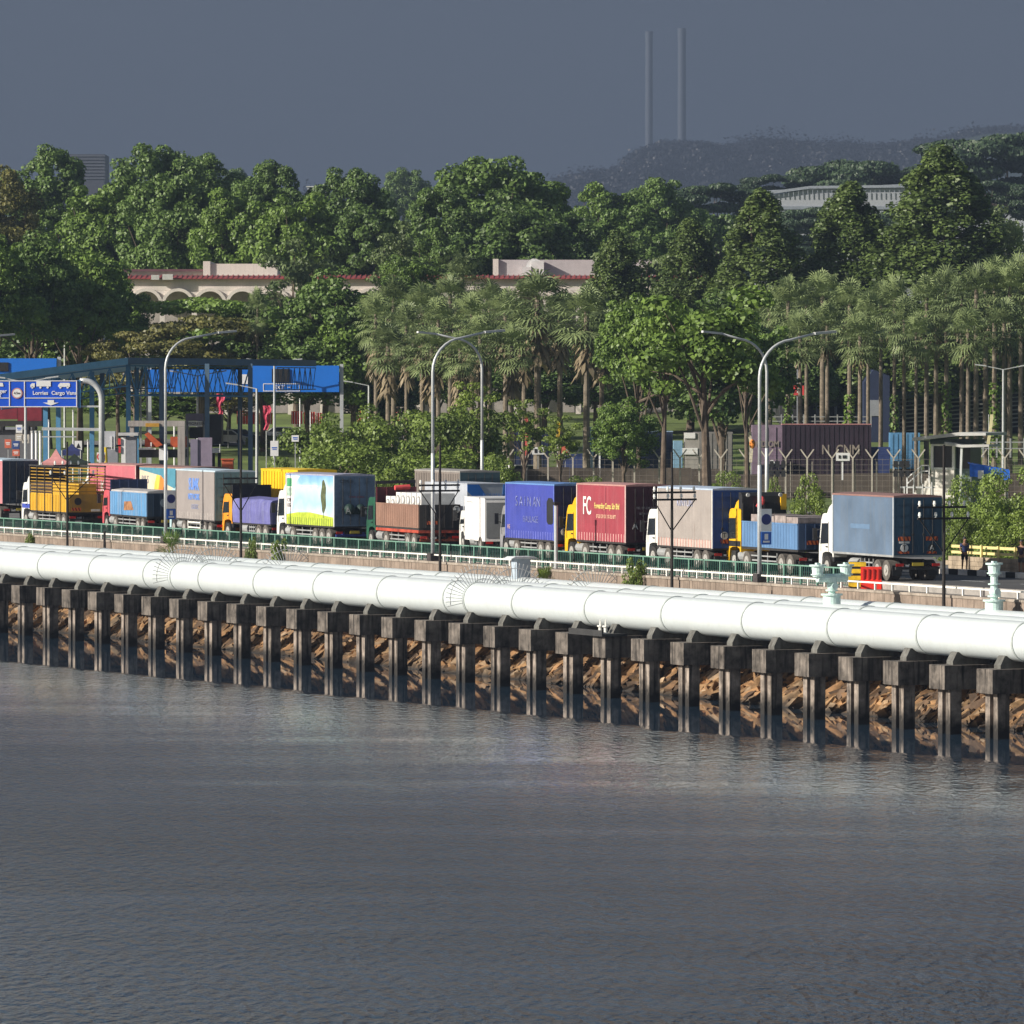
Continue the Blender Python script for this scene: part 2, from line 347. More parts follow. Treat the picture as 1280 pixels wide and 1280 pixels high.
# striped kerb and stone parapet with yellow rail at the right
K = thing('striped_kerb', 153.55, 0, -.004, 'black and white painted kerb beside the road at the far right', 'kerb')
ka, kb = s_of(1345, 153.5), s_of(1100, 153.5)
bw, bb = MB(), MB(); s = ka; i = 0
while s < kb: (bw if i % 2 else bb).box(s, s + .95, -.13, .13, 0, .28); s += .96; i += 1
bw.build('white_blocks', mat('kerb_white', (0.82, 0.80, 0.76), var=0.15, scale=3), K); bb.build('black_blocks', mat('kerb_black', (0.03, 0.03, 0.03), var=0.2, scale=3), K)
K = thing('stone_parapet', 155.6, 0, .1, 'low buff block wall behind the striped kerb at the far right', 'wall')
pa, pb = s_of(1345, 155), s_of(1178, 155); b = MB()
for row in range(3):
    s = pa + (row % 2) * .45
    while s < pb: b.box(s + .008, s + .89, -.2 + rng.uniform(0, .012), .2, row * .235 + .008, row * .235 + .232); s += .9
b.build('blocks', mat('buff_stone', (0.36, 0.29, 0.21), rough=0.9, var=0.3, scale=1.3, streak=.4, dirt=(.12, .09, .07)), K)
M_yel = mat('cream_yellow_rail', (0.72, 0.62, 0.27), rough=0.5, var=0.1, scale=2)
K = thing('yellow_railing', 155.6, 0, .808, 'cream yellow two-rail barrier on the buff block wall', 'railing')
b = MB(); b.box(pa, pb, -.07, .07, .42, .56); b.box(pa, pb, -.07, .07, .13, .26); b.build('rail', M_yel, K)
s = pa
while s < pb: b = MB(); b.box(s - .06, s + .06, .071, .17, 0, .6); b.build('post', M_yel, K); s += 1.7
# ------------------------------------------------------------------ pipes
M_pipe = mat('pipe_paint', (0.57, 0.62, 0.63), rough=0.42, var=0.035, scale=0.5, streak=0.2, dirt=(0.44, 0.44, 0.40))
M_ring = mat('pipe_joint', (0.42, 0.46, 0.45), rough=0.6, var=0.15, scale=3)
M_valve = mat('valve_paint', (0.58, 0.74, 0.70), rough=0.5, var=0.1, scale=4)
def arc_ring(b, D0, r, w, n=48):
    v = []; f = []
    for k in range(n):
        t = 2 * math.pi * k / n
        for x in (-w / 2, w / 2):
            for rr in (r - .03, r + .035): v.append((x, rr * math.cos(t), rr * math.sin(t)))
    for k in range(n):
        a, c = 4 * k, 4 * ((k + 1) % n)
        f += [(a + 1, a + 3, c + 3, c + 1), (a, a + 1, c + 1, c), (a + 3, a + 2, c + 2, c + 3)]
    b.add(v, f)
front = [-12, 54, 118, 186, 220, 255, 324, 399, 479, 562, 588, 648, 739, 835, 936, 1043, 1155, 1275]
PIPES = [(137.6, -1.73, .89, 'front', front, 0), (139.9, -1.72, .89, 'middle', front, 32), (142.15, -1.62, .86, 'back', front, 66)]
plabel = {'front': 'fat white water pipe nearest the water, resting on the pier saddles', 'middle': 'white water pipe in the middle of the three, mostly hidden by the front pipe', 'back': 'white water pipe nearest the brown retaining wall'}
PR = {}
for D, z, rr, nm, seams, off in PIPES:
    T = thing('water_pipe', D, 0, z, plabel[nm], 'pipe', 'three white water pipes along the causeway'); PR[nm] = T
    b = MB(); n = 64; xs = np.arange(S0, S1, 6.0); v = []
    for x in xs:
        for k in range(n): t = 2 * math.pi * k / n; v.append((x, rr * math.cos(t), rr * math.sin(t)))
    f = [(i * n + k, (i + 1) * n + k, (i + 1) * n + (k + 1) % n, i * n + (k + 1) % n) for i in range(len(xs) - 1) for k in range(n)]
    b.add(v, f); b.build('pipe_wall', M_pipe, T, smooth_=True)
    for px in seams:
        s = s_of(px + off, D - .5)
        b = MB(); arc_ring(b, D, rr, .13); o = b.build('joint_ring', M_ring, T, smooth_=False); o.location = (s, 0, 0)
# anti-climb spike fans round the pipes
M_spike = mat('spike_steel', (0.75, 0.75, 0.72), rough=0.5, var=0.1, scale=5)
fan_labels = ['half-wheel of white anti-climb spikes on the {} pipe, {}']
fans = [('front', 205, 'in front of the small wall palm'), ('middle', 247, 'left of the yellow-green shrub'), ('back', 338, 'beside the yellow-green shrub'),
        ('front', 575, 'left of the little blue-grey cabinet'), ('middle', 622, 'just left of the blue-grey cabinet'), ('back', 722, 'below the red curtain lorry')]
for nm, px, where in fans:
    D, z, rr = [(p[0], p[1], p[2]) for p in PIPES if p[3] == nm][0]
    T = thing('spike_fan', D, s_of(px + 22, D), z, 'half-wheel of white anti-climb spikes on the %s pipe, %s' % (nm, where), 'spike guard', 'anti-climb spike fans on the pipes')
    b = MB(); R2 = rr + .95
    for k in range(27):
        t = math.pi * (k - 1.5) / 23; b.bar((0, rr * math.cos(t), rr * math.sin(t)), (0, R2 * math.cos(t), R2 * math.sin(t)), .03)
    b.build('spikes', M_spike, T)
    b = MB(); R3 = rr + .68; pts = [(0, R3 * math.cos(math.pi * (k - 1.5) / 23), R3 * math.sin(math.pi * (k - 1.5) / 23)) for k in range(27)]
    for k in range(26): b.bar(pts[k], pts[k + 1], .035)
    b.build('hoop', M_spike, T)
# air valves standing on the pipes
def valve(px, D, z, two, lab):
    T = thing('air_valve', D, s_of(px, D), z, lab, 'valve')
    b = MB(); b.cyl((0, 0, -.1), (0, 0, .42), .42, 20); b.cyl((0, 0, .42), (0, 0, .5), .52, 20); b.build('base_flange', M_valve, T)
    b = MB(); b.cyl((0, 0, .5), (0, 0, 1.02), .17, 14); b.cyl((0, 0, .62), (0, 0, .69), .3, 16); b.sph((0, 0, .86), .24, 12); b.cyl((-.3, 0, .86), (.3, 0, .86), .06, 8); b.cyl((-.34, 0, .86), (-.3, 0, .86), .17, 10); b.build('stem', M_valve, T)
    def head(y, z0):
        b = MB(); b.cyl((0, y, z0), (0, y, z0 + .5), .24, 14, r2=.30); b.cyl((0, y, z0 + .5), (0, y, z0 + .58), .4, 16); b.cyl((0, y, z0 + .08), (0, y, z0 + .14), .33, 16); b.box(-.1, .1, y - .1, y + .1, z0 + .58, z0 + .66); b.build('valve_head', M_valve, T)
    if two:
        b = MB(); b.cyl((0, -.78, 1.24), (0, .78, 1.24), .2, 12); b.cyl((0, 0, 1.02), (0, 0, 1.3), .26, 12); b.build('cross_pipe', M_valve, T); head(-.75, 1.3); head(.75, 1.3)
    else:
        b = MB(); b.cyl((0, 0, 1.02), (0, 0, 1.6), .17, 12); b.cyl((0, 0, 1.18), (0, 0, 1.24), .28, 12); b.build('neck', M_valve, T); head(0, 1.6)
valve(1040, 139.9, -.86, True, 'pale green twin-headed air valve on the pipes, right of centre below the grey-blue box lorry')
valve(1243, 142.15, -.8, False, 'pale green single-headed air valve on the pipes near the right edge')
# small blue-grey cabinet with flat cap
T = thing('pipe_cabinet', 142.15, s_of(650, 142.1), -.78, 'small blue-grey cabinet with a flat cap standing on the back pipe', 'cabinet')
b = MB(); b.box(-.35, .35, -.4, .4, -.1, 1.0); b.build('body', mat('cabinet_grey', (0.38, 0.45, 0.52), var=.1), T)
b = MB(); b.prism([(-.8, 1.0), (.8, 1.0), (.55, 1.12), (-.55, 1.12)], 'x', -.5, .5); b.build('cap', mat('cabinet_cap', (0.62, 0.66, 0.68), var=.1), T)
# ------------------------------------------------------------------ piers
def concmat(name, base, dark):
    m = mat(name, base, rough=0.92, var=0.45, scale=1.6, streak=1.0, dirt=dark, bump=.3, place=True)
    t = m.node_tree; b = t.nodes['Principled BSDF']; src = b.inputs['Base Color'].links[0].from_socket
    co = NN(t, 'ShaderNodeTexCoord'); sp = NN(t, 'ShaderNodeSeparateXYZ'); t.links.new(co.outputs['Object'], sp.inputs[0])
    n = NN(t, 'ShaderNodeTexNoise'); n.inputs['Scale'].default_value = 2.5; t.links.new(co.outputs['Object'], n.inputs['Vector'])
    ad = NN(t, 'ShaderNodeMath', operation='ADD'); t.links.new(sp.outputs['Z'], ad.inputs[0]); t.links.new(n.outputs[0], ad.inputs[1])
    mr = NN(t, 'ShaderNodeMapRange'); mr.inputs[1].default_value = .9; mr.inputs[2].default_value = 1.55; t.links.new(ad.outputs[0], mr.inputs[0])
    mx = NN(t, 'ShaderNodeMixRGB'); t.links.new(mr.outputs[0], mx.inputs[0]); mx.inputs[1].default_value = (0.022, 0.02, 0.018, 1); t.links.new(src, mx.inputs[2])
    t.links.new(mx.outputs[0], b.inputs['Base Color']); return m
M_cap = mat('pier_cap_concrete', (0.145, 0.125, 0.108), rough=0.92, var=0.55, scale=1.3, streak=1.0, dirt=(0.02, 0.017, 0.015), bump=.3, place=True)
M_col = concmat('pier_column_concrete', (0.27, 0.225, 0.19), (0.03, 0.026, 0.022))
M_sad = mat('saddle_concrete', (0.13, 0.13, 0.12), rough=0.9, var=0.3, scale=2, streak=.6, place=True)
# object origin of a pier: on the sea bed line at the water, z = WZ
cap0 = -2.93 - WZ; cap1 = -4.0 - WZ
proto = None
Y0 = F * 136.0 / NV.x / (24 + 3052); DY = (Y0 - F * 136.0 / NV.x / (1241 + 3052)) / 28
for n in range(-6, 32):
    Y = Y0 - n * DY; px = F * 136.0 / NV.x / Y - 3052; s = s_of(px, 136.0)
    loc = W(136.0, s, WZ)
    if proto is None:
        T = empty('pipe_pier', loc, ANG, 'dark tide-stained concrete pier with a heavy crossbeam carrying the white pipes', 'pier', 'concrete piers under the pipes'); proto = T
        # local: x along the causeway (far = +), y toward the water; the near edge of the cap is at y = 0, x in [-1.36, 0]
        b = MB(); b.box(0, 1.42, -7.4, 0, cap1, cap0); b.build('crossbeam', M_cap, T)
        for k, y0 in enumerate((-.35,)):
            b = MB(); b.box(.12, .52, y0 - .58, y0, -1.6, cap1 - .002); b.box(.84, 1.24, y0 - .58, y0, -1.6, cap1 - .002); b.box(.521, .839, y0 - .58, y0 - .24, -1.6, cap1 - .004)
            b.build('column', M_col, T)
        for D, z, rr, nm, _, _ in PIPES:
            b = MB(); yc = -(D - 136.0); zc = z - WZ; base = cap0; pts = [(yc + .95, base + .003), (yc + .95, base + .16), (yc + .74, base + .56)]
            for k in range(9):
                t = rad(-44 - 92 * k / 8); pts.append((yc + (rr + .01) * math.cos(t), zc + (rr + .01) * math.sin(t)))
            pts += [(yc - .74, base + .56), (yc - .95, base + .16), (yc - .95, base + .003)]
            b.prism(pts, 'x', .42, 1.0); b.build('saddle', M_sad, T)
    else: dup(proto, loc)
# maintenance ledge with two small fittings beside a pier
T = thing('service_platform', 136.2, s_of(757, 136), -2.93, 'small dark steel service platform with two white nozzles on a pier head', 'platform')
b = MB(); b.box(-.2, 3.6, -.9, .5, .003, .12); b.box(-.2, 3.6, .42, .5, .122, .3); b.build('deck', mat('dark_steel', (.04, .04, .04), var=.2), T)
for x in (.2, .8): b = MB(); b.cyl((x, .1, .12), (x, .1, .45), .09, 10); b.cyl((x, .1, .45), (x, .1, .52), .16, 10); b.cyl((x, .1, .52), (x, .1, .82), .05, 8, r2=.02); b.build('nozzle', M_wrail, T)
# ------------------------------------------------------------------ lorries
M_tyre = mat('tyre', (0.03, 0.029, 0.028), rough=0.9, var=0.25, scale=4)
M_tyre_d = mat('dusty_tyre', (0.11, 0.10, 0.09), rough=0.95, var=0.3, scale=4)
M_rim = mat('wheel_rim', (0.36, 0.35, 0.33), rough=0.6, var=0.2, scale=5)
M_chas = mat('chassis', (0.035, 0.033, 0.032), rough=0.8, var=0.3, scale=3)
M_rust = mat('rusty_frame', (0.22, 0.055, 0.03), rough=0.85, var=0.35, scale=2)
M_win = glassy('cab_glass'); M_blk = mat('black_plastic', (0.025, 0.025, 0.027), rough=0.5, var=0.2)
M_red = mat('tail_light', (0.45, 0.015, 0.01), rough=0.3, var=0.1); M_plate = mat('number_plate', (0.55, 0.42, 0.05), var=0.1)
M_hazo = mat('hazard_orange', (0.70, 0.16, 0.04), var=0.1); M_hazd = mat('hazard_dark_red', (0.18, 0.02, 0.015), var=0.1)
M_wt = mat('white_lettering', (0.72, 0.71, 0.68), var=0.12, scale=4); M_steel = mat('galvanised', (0.42, 0.43, 0.43), rough=0.5, metal=.3, var=.15)
M_wcab = mat('cab_white', (0.72, 0.72, 0.69), rough=0.35, var=0.06); M_ycab = mat('cab_yellow', (0.75, 0.43, 0.02), rough=0.35, var=0.08)
M_ocab = mat('cab_orange', (0.75, 0.30, 0.03), rough=0.35, var=0.08); M_rcab = mat('cab_red', (0.55, 0.10, 0.12), rough=0.4, var=0.1)
M_gcab = mat('cab_green', (0.025, 0.10, 0.06), rough=0.4, var=0.15); M_gycab = mat('cab_grey', (0.25, 0.25, 0.26), rough=0.4, var=0.15)
M_light = mat('headlight_glass', (0.6, 0.6, 0.58), rough=0.15, var=.05)
def wheel(par, x, y, r=.5, m=None, twin=False):
    sg = 1 if y > 0 else -1; b = MB(); wdt = .56 if twin else .3
    b.cyl((x, y - sg * wdt, r), (x, y, r), r, 20); o = b.build('wheel', m or M_tyre, par)
    b = MB(); b.cyl((x, y, r), (x, y + sg * .018, r), r * .56, 16); b.cyl((x, y + sg * .018, r), (x, y + sg * .06, r), r * .2, 10); b.build('rim', M_rim, o)
def cab(par, L, col, h=2.95, low=.48, stripe=None, defl=True, length=1.9, logo=None):
    """a flat-nosed lorry cab whose bumper is at x = L"""
    x0 = L - length; m = [col, M_blk]
    b = MB(); W2 = 1.2
    prof = [(x0, .95), (x0 + .12, .95), (x0 + .18, 1.12), (x0 + .5, 1.2), (L - .85, 1.2), (L - .5, 1.12), (L - .42, .9), (L - .38, low), (L - .02, low), (L, .75), (L - .02, 1.45), (L - .30, h - .35), (L - .5, h - .05), (L - .7, h), (x0, h)]
    b.prism(prof, 'y', -W2, W2); c = b.build('cab', col, par)
    # windscreen, side windows, door line, grille, bumper
    g = MB(); g.add([(L - .035 + .02, -1.05, 1.55), (L - .035 + .02, 1.05, 1.55), (L - .285 + .02, 1.05, h - .42), (L - .285 + .02, -1.05, h - .42)], [(0, 1, 2, 3)]); g.build('windscreen', M_win, c, fix=False)
    for sy in (1, -1):
        y = sy * (W2 + .012); g = MB(); g.prism([(L - 1.2, 1.62), (L - .22, 1.58), (L - .42, h - .5), (L - 1.2, h - .48)], 'y', y - .01, y + .01); g.build('side_window', M_win, c)
        g = MB(); g.box(L - 1.26, L - 1.24, y - .008, y + .008, 1.2, h - .4); g.box(L - .30, L - .28, y - .008, y + .008, 1.2, 1.6); g.box(L - 1.15, L - .95, y - .01, y + .03, 1.42, 1.48); g.build('door_handle', M_blk, c)
        g = MB(); g.box(L - .12, L - .02, y + (.12 if sy > 0 else -.34), y + (.34 if sy > 0 else -.12), 1.75, 2.35); g.bar((L - .2, sy * W2, 2.3), (L - .07, sy * (W2 + .2), 2.25), .05); g.bar((L - .15, sy * W2, 1.85), (L - .07, sy * (W2 + .2), 1.9), .05); g.build('mirror', M_blk, c)
        g = MB(); g.box(L + .001, L + .03, sy * .75 - .2, sy * .75 + .2, .62, .82); g.build('headlight', M_light, c)
    g = MB(); g.box(L - .01, L + .025, -.6, .6, .9, 1.35); g.build('grille', M_blk, c)
    g = MB(); g.box(L - 1.75, L - .35, -W2 + .1, W2 - .1, .72, 1.0); g.build('wheel_arch', M_blk, c)
    if stripe:
        g = MB(); g.box(x0 + .05, L - .12, W2 + .001, W2 + .012, 1.22, 1.5); g.build('stripe', stripe, c)
    if defl:
        g = MB(); g.prism([(x0 + .1, h + .002), (L - .7, h + .002), (L - .95, h + .3), (x0 + .1, h + .72)], 'y', -1.05, 1.05); g.build('roof_deflector', col, c)
    return c
def running_gear(T, L, axles, cabL=1.9, frame=None, dusty=True, gap=True):
    b = MB(); b.box(.25, L - .9, -.48, -.36, .78, 1.02); b.box(.25, L - .9, .36, .48, .78, 1.02)
    for x in np.arange(.6, L - 1.2, 1.1): b.box(x, x + .1, -.36, .36, .8, .98)
    b.build('chassis', frame or M_chas, T)
    for x, tw in axles:
        for y in (1.22, -1.22): wheel(T, x, y, .5, M_tyre_d if dusty and not tw == 0 else M_tyre, tw)
    # side boxes and fuel tank between the axles
    mid = (axles[-2][0] + axles[-1][0]) / 2 if len(axles) > 1 else L / 2
    b = MB(); b.cyl((mid - .6, .95, .72), (mid + .5, .95, .72), .27, 12); b.build('fuel_tank', M_steel, T)
    b = MB(); xa = axles[0][0] + 1.9 if len(axles) < 4 else axles[1][0] + .8
    b.box(xa, mid - .75, 1.1, 1.14, .55, .62); b.box(xa, mid - .75, 1.1, 1.14, .78, .85)
    for q in np.linspace(xa, mid - .8, 4): b.box(q, q + .06, 1.05, 1.10, .5, 1.0)
    b.build('side_guard', M_steel, T)
def tail(T, bumper=True, z=.55, plate=True, col=None):
    b = MB(); b.box(-.02, .1, -1.15, 1.15, z, z + .13); b.box(.1, .35, -.7, -.6, z, .8); b.box(.1, .35, .6, .7, z, .8); b.build('rear_bumper', col or M_chas, T)
    for sy in (1, -1):
        b = MB(); b.box(-.05, -.021, sy * .95 - .2, sy * .95 + .2, z + .16, z + .30); b.build('tail_light', M_red, T)
    if plate: b = MB(); b.box(-.045, -.022, -.3, .3, z + .18, z + .34); b.build('number_plate', M_plate, T)
    b = MB(); b.box(.3, .34, .7, 1.2, .25, .75); b.build('mud_flap', M_blk, T); b = MB(); b.box(.3, .34, -1.2, -.7, .25, .75); b.build('mud_flap', M_blk, T)
def doors(T, m, z0, z1, hw=1.25, bars=M_chas, hinges=True):
    for sy in (1, -1):
        b = MB(); ya, yb = (0.006, hw - .07) if sy > 0 else (-hw + .07, -.006)
        b.box(-.03, .01, ya, yb, z0 + .08, z1 - .08)
        for k in range(5):
            zz = z0 + .35 + k * (z1 - z0 - .6) / 4.2; b.box(-.045, -.03, ya + .06, yb - .06, zz, zz + .05)
        d = b.build('rear_door', m, T)
        b = MB()
        for yy in (.28, .75): b.cyl((-.07, sy * yy, z0 + .1), (-.07, sy * yy, z1 - .1), .018, 6); b.box(-.09, -.045, sy * yy - .05, sy * yy + .05, z0 + .95, z0 + 1.05)
        b.build('lock_bar', bars, d)
    b = MB(); b.box(-.035, .02, hw - .068, hw + .002, z0, z1); b.box(-.035, .02, -hw - .002, -hw + .068, z0, z1); b.box(-.034, .018, -hw + .07, hw - .07, z1 - .078, z1 - .001); b.box(-.034, .018, -hw + .07, hw - .07, z0, z0 + .078)
    b.build('door_frame', m, T)
def hazard(T, y, z, w=.62, h=.2, flip=1):
    b = MB(); b.box(-.062, -.048, y - w / 2, y + w / 2, z, z + h); o = b.build('hazard_board', M_hazo, T)
    b = MB()
    for k in range(3):
        a = y - w / 2 + .05 + k * .21; b.add([(-.064, a, z), (-.064, a + .09, z), (-.064, a + .09 + flip * .08, z + h), (-.064, a + flip * .08, z + h)], [(0, 1, 2, 3)])
    b.build('hazard_stripes', M_hazd, o, fix=False)
def disc_letter(T, ch, y, z, dark=False):
    b = MB(); b.cyl((-.055, y, z), (-.07, y, z), .2, 20); o = b.build('letter_disc', M_blk if dark else M_wt, T)
    text('letter', ch, .34, M_wt if dark else M_blk, o, (-.074, y, z), 'rear')
def box_body(T, L0, L, z0, z1, msk, mroof, mdoor, curtain=True, hw=1.25, posts=None, skirt=None):
    b = MB(); b.box(L0, L, -hw, hw, z0, z1 - .06)
    body = b.build('curtain_side' if curtain else 'box_body', msk, T)
    b = MB(); b.prism([(-hw - .015, z1 - .059), (hw + .015, z1 - .059), (hw + .015, z1 + .02), (.6, z1 + .07), (-.6, z1 + .07), (-hw - .015, z1 + .02)], 'x', L0 - .02, L + .02); b.build('roof', mroof, T)
    if posts:
        for sy in (1, -1):
            for xa, xb in ((L0 - .012, L0 + .10), (L - .1, L + .012)): b = MB(); b.box(xa, xb, sy * hw - .03, sy * hw + .03, z0 - .02, z1 - .06); b.build('corner_post', posts, T)
    if curtain:
        b = MB(); x = L0 + .2
        while x < L - .15:
            for sy in (1, -1): b.box(x, x + .07, sy * (hw + .004) - .004, sy * (hw + .004) + .008, z0 - .06, z0 + .42)
            x += .36
        b.build('curtain_skirt', skirt or M_wt, body)
        b = MB(); b.box(L0, L, -hw - .02, hw + .02, z0 - .1, z0 - .002); b.build('bed_rail', M_chas, T)
    doors(T, mdoor, z0, z1 - .06, hw)
    return body
def side_text(T, s, size, m, x, z, hw=1.25, sx=1., bold=0.): return text('lettering', s, size, m, T, (x, hw + .02, z), 'side', sx, bold)
def park(name, pxr, pxf, D, L, label, group='lorries queueing nose to tail on the causeway', scale=None):
    """rear near corner in column pxr on line D; nose in column pxf"""
    R = WP(pxr, D, 0); a = (pxf - 640) / F; r = Vector((a, 1)).normalized(); c = Vector((R.x, R.y))
    bq = -2 * c.dot(r); cq = c.dot(c) - L * L; disc = max(0, bq * bq - 4 * cq); t = (-bq + math.sqrt(disc)) / 2
    f = (r * t - c); f = f.normalized() if disc > 0 else U.copy()
    ang = math.atan2(f.y, f.x); left = Vector((-f.y, f.x)); o = c - left * 1.25
    return empty(name, (o.x, o.y, 0), ang, label, 'lorry', group)
def cmat(name, col, **k):
    kw = dict(rough=0.6, var=0.10, scale=.9, streak=0.45, dirt=tuple(c * .5 + .04 for c in col)); kw.update(k); return mat(name, col, **kw)
# --- A: grey-blue box lorry with white cab (nearest)
L = 9.6
T = park('box_lorry', 1117.5, 1022.6, 145.8, L, 'weathered grey-blue box lorry with white cab and dark blue rear doors, last in the queue')
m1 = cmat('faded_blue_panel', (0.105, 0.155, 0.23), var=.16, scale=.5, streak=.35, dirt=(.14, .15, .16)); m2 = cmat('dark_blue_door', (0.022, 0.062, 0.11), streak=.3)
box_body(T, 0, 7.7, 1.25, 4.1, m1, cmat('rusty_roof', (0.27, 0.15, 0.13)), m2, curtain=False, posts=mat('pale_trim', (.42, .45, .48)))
b = MB(); b.box(0, 7.7, -1.27, 1.27, 1.15, 1.248); b.build('sill_rail', M_steel, T)
b = MB(); b.box(3.0, 5.4, 1.251, 1.258, 2.45, 2.68); b.build('blue_patch', mat('blue_patch', (0.115, 0.19, 0.30), var=.1), T)
cab(T, L, M_wcab, h=3.1); running_gear(T, L, [(1.0, 1), (2.1, 1), (8.5, 0)]); tail(T)
hazard(T, .72, 1.95); hazard(T, -.72, 1.95, flip=-1); disc_letter(T, 'T', .72, 1.6); disc_letter(T, 'A', -.72, 1.6, True)
b = MB(); b.box(-.058, -.048, .45, 1.0, 1.82, 1.92); b.build('name_strip', M_wt, T); hazard(T, .72, 1.32, .5, .12); hazard(T, -.72, 1.32, .5, .12, -1)
# --- dropside body helper
def dropside(T, L0, L, z0, z1, m, head_h, mh, mr=None, ribs=5, hw=1.22, posts=True):
    b = MB(); b.box(L0, L, -hw, hw, z0 - .12, z0); b.build('load_bed', M_chas, T)
    n = ribs; w = (L - L0) / n
    for sy in (1, -1):
        b = MB()
        for k in range(n):
            xa = L0 + k * w + .015; xb = L0 + (k + 1) * w - .015
            b.box(xa, xb, sy * hw - .025, sy * hw + .025, z0 + .002, z1)
            for q in (.25, .5, .75): xx = xa + (xb - xa) * q; b.box(xx - .02, xx + .02, sy * (hw + .026) - .012, sy * (hw + .026) + .012, z0 + .05, z1 - .05)
            b.box(xa, xb, sy * (hw + .026) - .015, sy * (hw + .026) + .015, z1 - .08, z1)
        b.build('side_board', m, T)
    b = MB(); b.box(L0 - .03, L0 + .02, -hw + .03, hw - .03, z0 + .002, z1); 
    for y in (-.8, -.3, .3, .8): b.box(L0 - .06, L0 - .03, y - .03, y + .03, z0 + .02, z1 - .02)
    b.build('tailboard', mr or m, T)
    b = MB(); b.box(L + .0, L + .06, -hw, hw, z0, z0 + head_h)
    for y in np.linspace(-hw + .05, hw - .05, 5): b.box(L - .04, L, y - .03, y + .03, z0, z0 + head_h)
    b.build('headboard', mh, T)
# --- B: blue dropside with yellow cab, loaded with pallets
L = 9.2
T = park('dropside_lorry', 997, 907, 146.0, L, 'blue dropside lorry with a bright yellow cab, loaded with wrapped grey-brown pallets')
mb = cmat('dropside_blue', (0.10, 0.20, 0.37), streak=.3); mbd = cmat('dropside_blue_dark', (0.03, 0.06, 0.13), streak=.2)
dropside(T, 0, 7.1, 1.25, 2.55, mb, 2.2, M_chas, mbd)
cab(T, L, M_ycab, h=3.15, stripe=M_blk); running_gear(T, L, [(1.0, 1), (2.1, 1), (6.5, 1), (8.1, 0)]); tail(T, plate=False); hazard(T, .45, 1.5); 
mp = cmat('wrapped_pallets', (0.30, 0.25, 0.235), var=.3, scale=2.5, streak=.6, dirt=(.42, .38, .36))
for k in range(4):
    b = MB(); x = .35 + k * 1.5; b.box(x, x + 1.42, -1.08, 1.08, 1.26, 2.85 + .05 * (k % 2)); 
    for q in range(4): b.box(x - .01, x + 1.43, -1.09, 1.09, 1.5 + q * .36, 1.53 + q * .36)
    o = b.build('wrapped_pallet', mp, None); o.location = T.location; o.rotation_euler = T.rotation_euler
    tag(o, ['rearmost wrapped grey-brown pallet on the blue dropside lorry', 'second wrapped pallet from the tailboard of the blue dropside lorry', 'third wrapped pallet from the tailboard of the blue dropside lorry', 'wrapped pallet nearest the yellow cab on the blue dropside lorry'][k], 'pallet', 'pallets on the blue dropside lorry')
b = MB(); b.prism([(7.15, 3.1), (7.6, 3.1), (7.6, 3.98), (7.3, 3.98), (7.15, 3.8)], 'y', -1.2, 1.2); b.build('roof_fairing', M_blk, T)
b = MB(); b.box(7.05, 7.5, -1.21, -.9, 3.1, 3.9); b.build('fairing_side', M_ycab, T)
b = MB(); b.sph((6.95, .2, 3.55), .17, 8, 1.5); b.tube([(6.9, .2, 3.7), (6.9, .5, 3.3), (6.8, .1, 3.0)], .07); b.build('red_strap_bundle', mat('red_strap', (.65, .08, .08), var=.2), T)
for sy in (1, -1): b = MB(); b.cyl((7.14, sy * .9, 3.85), (7.05, sy * .9, 3.85), .1, 10); b.build('work_lamp', M_light, T)
# --- C: beige curtainsider with white cab, blue doors
L = 8.9
T = park('curtain_lorry', 891, 806.5, 145.8, L, 'beige-grey curtain-sided lorry with a white cab and royal blue rear doors')
m = cmat('beige_curtain', (0.31, 0.275, 0.255), streak=.25, dirt=(.4, .37, .35))
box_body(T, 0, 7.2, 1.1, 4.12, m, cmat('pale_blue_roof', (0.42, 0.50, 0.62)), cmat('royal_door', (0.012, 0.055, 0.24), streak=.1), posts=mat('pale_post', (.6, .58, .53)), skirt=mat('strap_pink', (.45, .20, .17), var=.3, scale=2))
side_text(T, 'KINYUN', .55, mat('faded_lilac', (0.36, 0.38, 0.52), var=.2), 3.6, 3.35)
b = MB(); b.box(.3, 6.9, 1.2505, 1.255, 1.0, 1.48); b.box(2.35, 2.4, 1.256, 1.262, 1.0, 2.3); b.build('curtain_hem', cmat('hem', (.48, .40, .36)), T)
cab(T, L, M_wcab, h=2.95, defl=False); running_gear(T, L, [(1.0, 1), (2.1, 1), (5.9, 1), (7.9, 0)]); tail(T); disc_letter(T, 'T', .62, 1.75); hazard(T, .5, 1.35, .5)
# --- D: red curtainsider with yellow cab
L = 8.5
T = park('curtain_lorry', 782.5, 705, 145.8, L, 'rose-red curtain-sided lorry with a yellow cab and big white and yellow lettering')
m = cmat('rose_red_curtain', (0.29, 0.045, 0.062), streak=.25, dirt=(.38, .15, .16)); mdk = cmat('shaded_red', (0.055, 0.012, 0.022), streak=.1)  # door tone is the curtain red with the rear's shade painted in
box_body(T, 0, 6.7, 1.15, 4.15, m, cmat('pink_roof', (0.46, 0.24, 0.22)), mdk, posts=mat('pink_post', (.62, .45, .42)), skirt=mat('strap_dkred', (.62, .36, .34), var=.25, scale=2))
b = MB(); b.box(2.7, 2.735, 1.2505, 1.257, 1.1, 4.0); b.build('curtain_seam', mdk, T)
side_text(T, 'FC', 1.35, M_wt, 5.25, 2.95, sx=.75, bold=.015); myt = mat('yellow_lettering', (.72, .55, .18), var=.15)
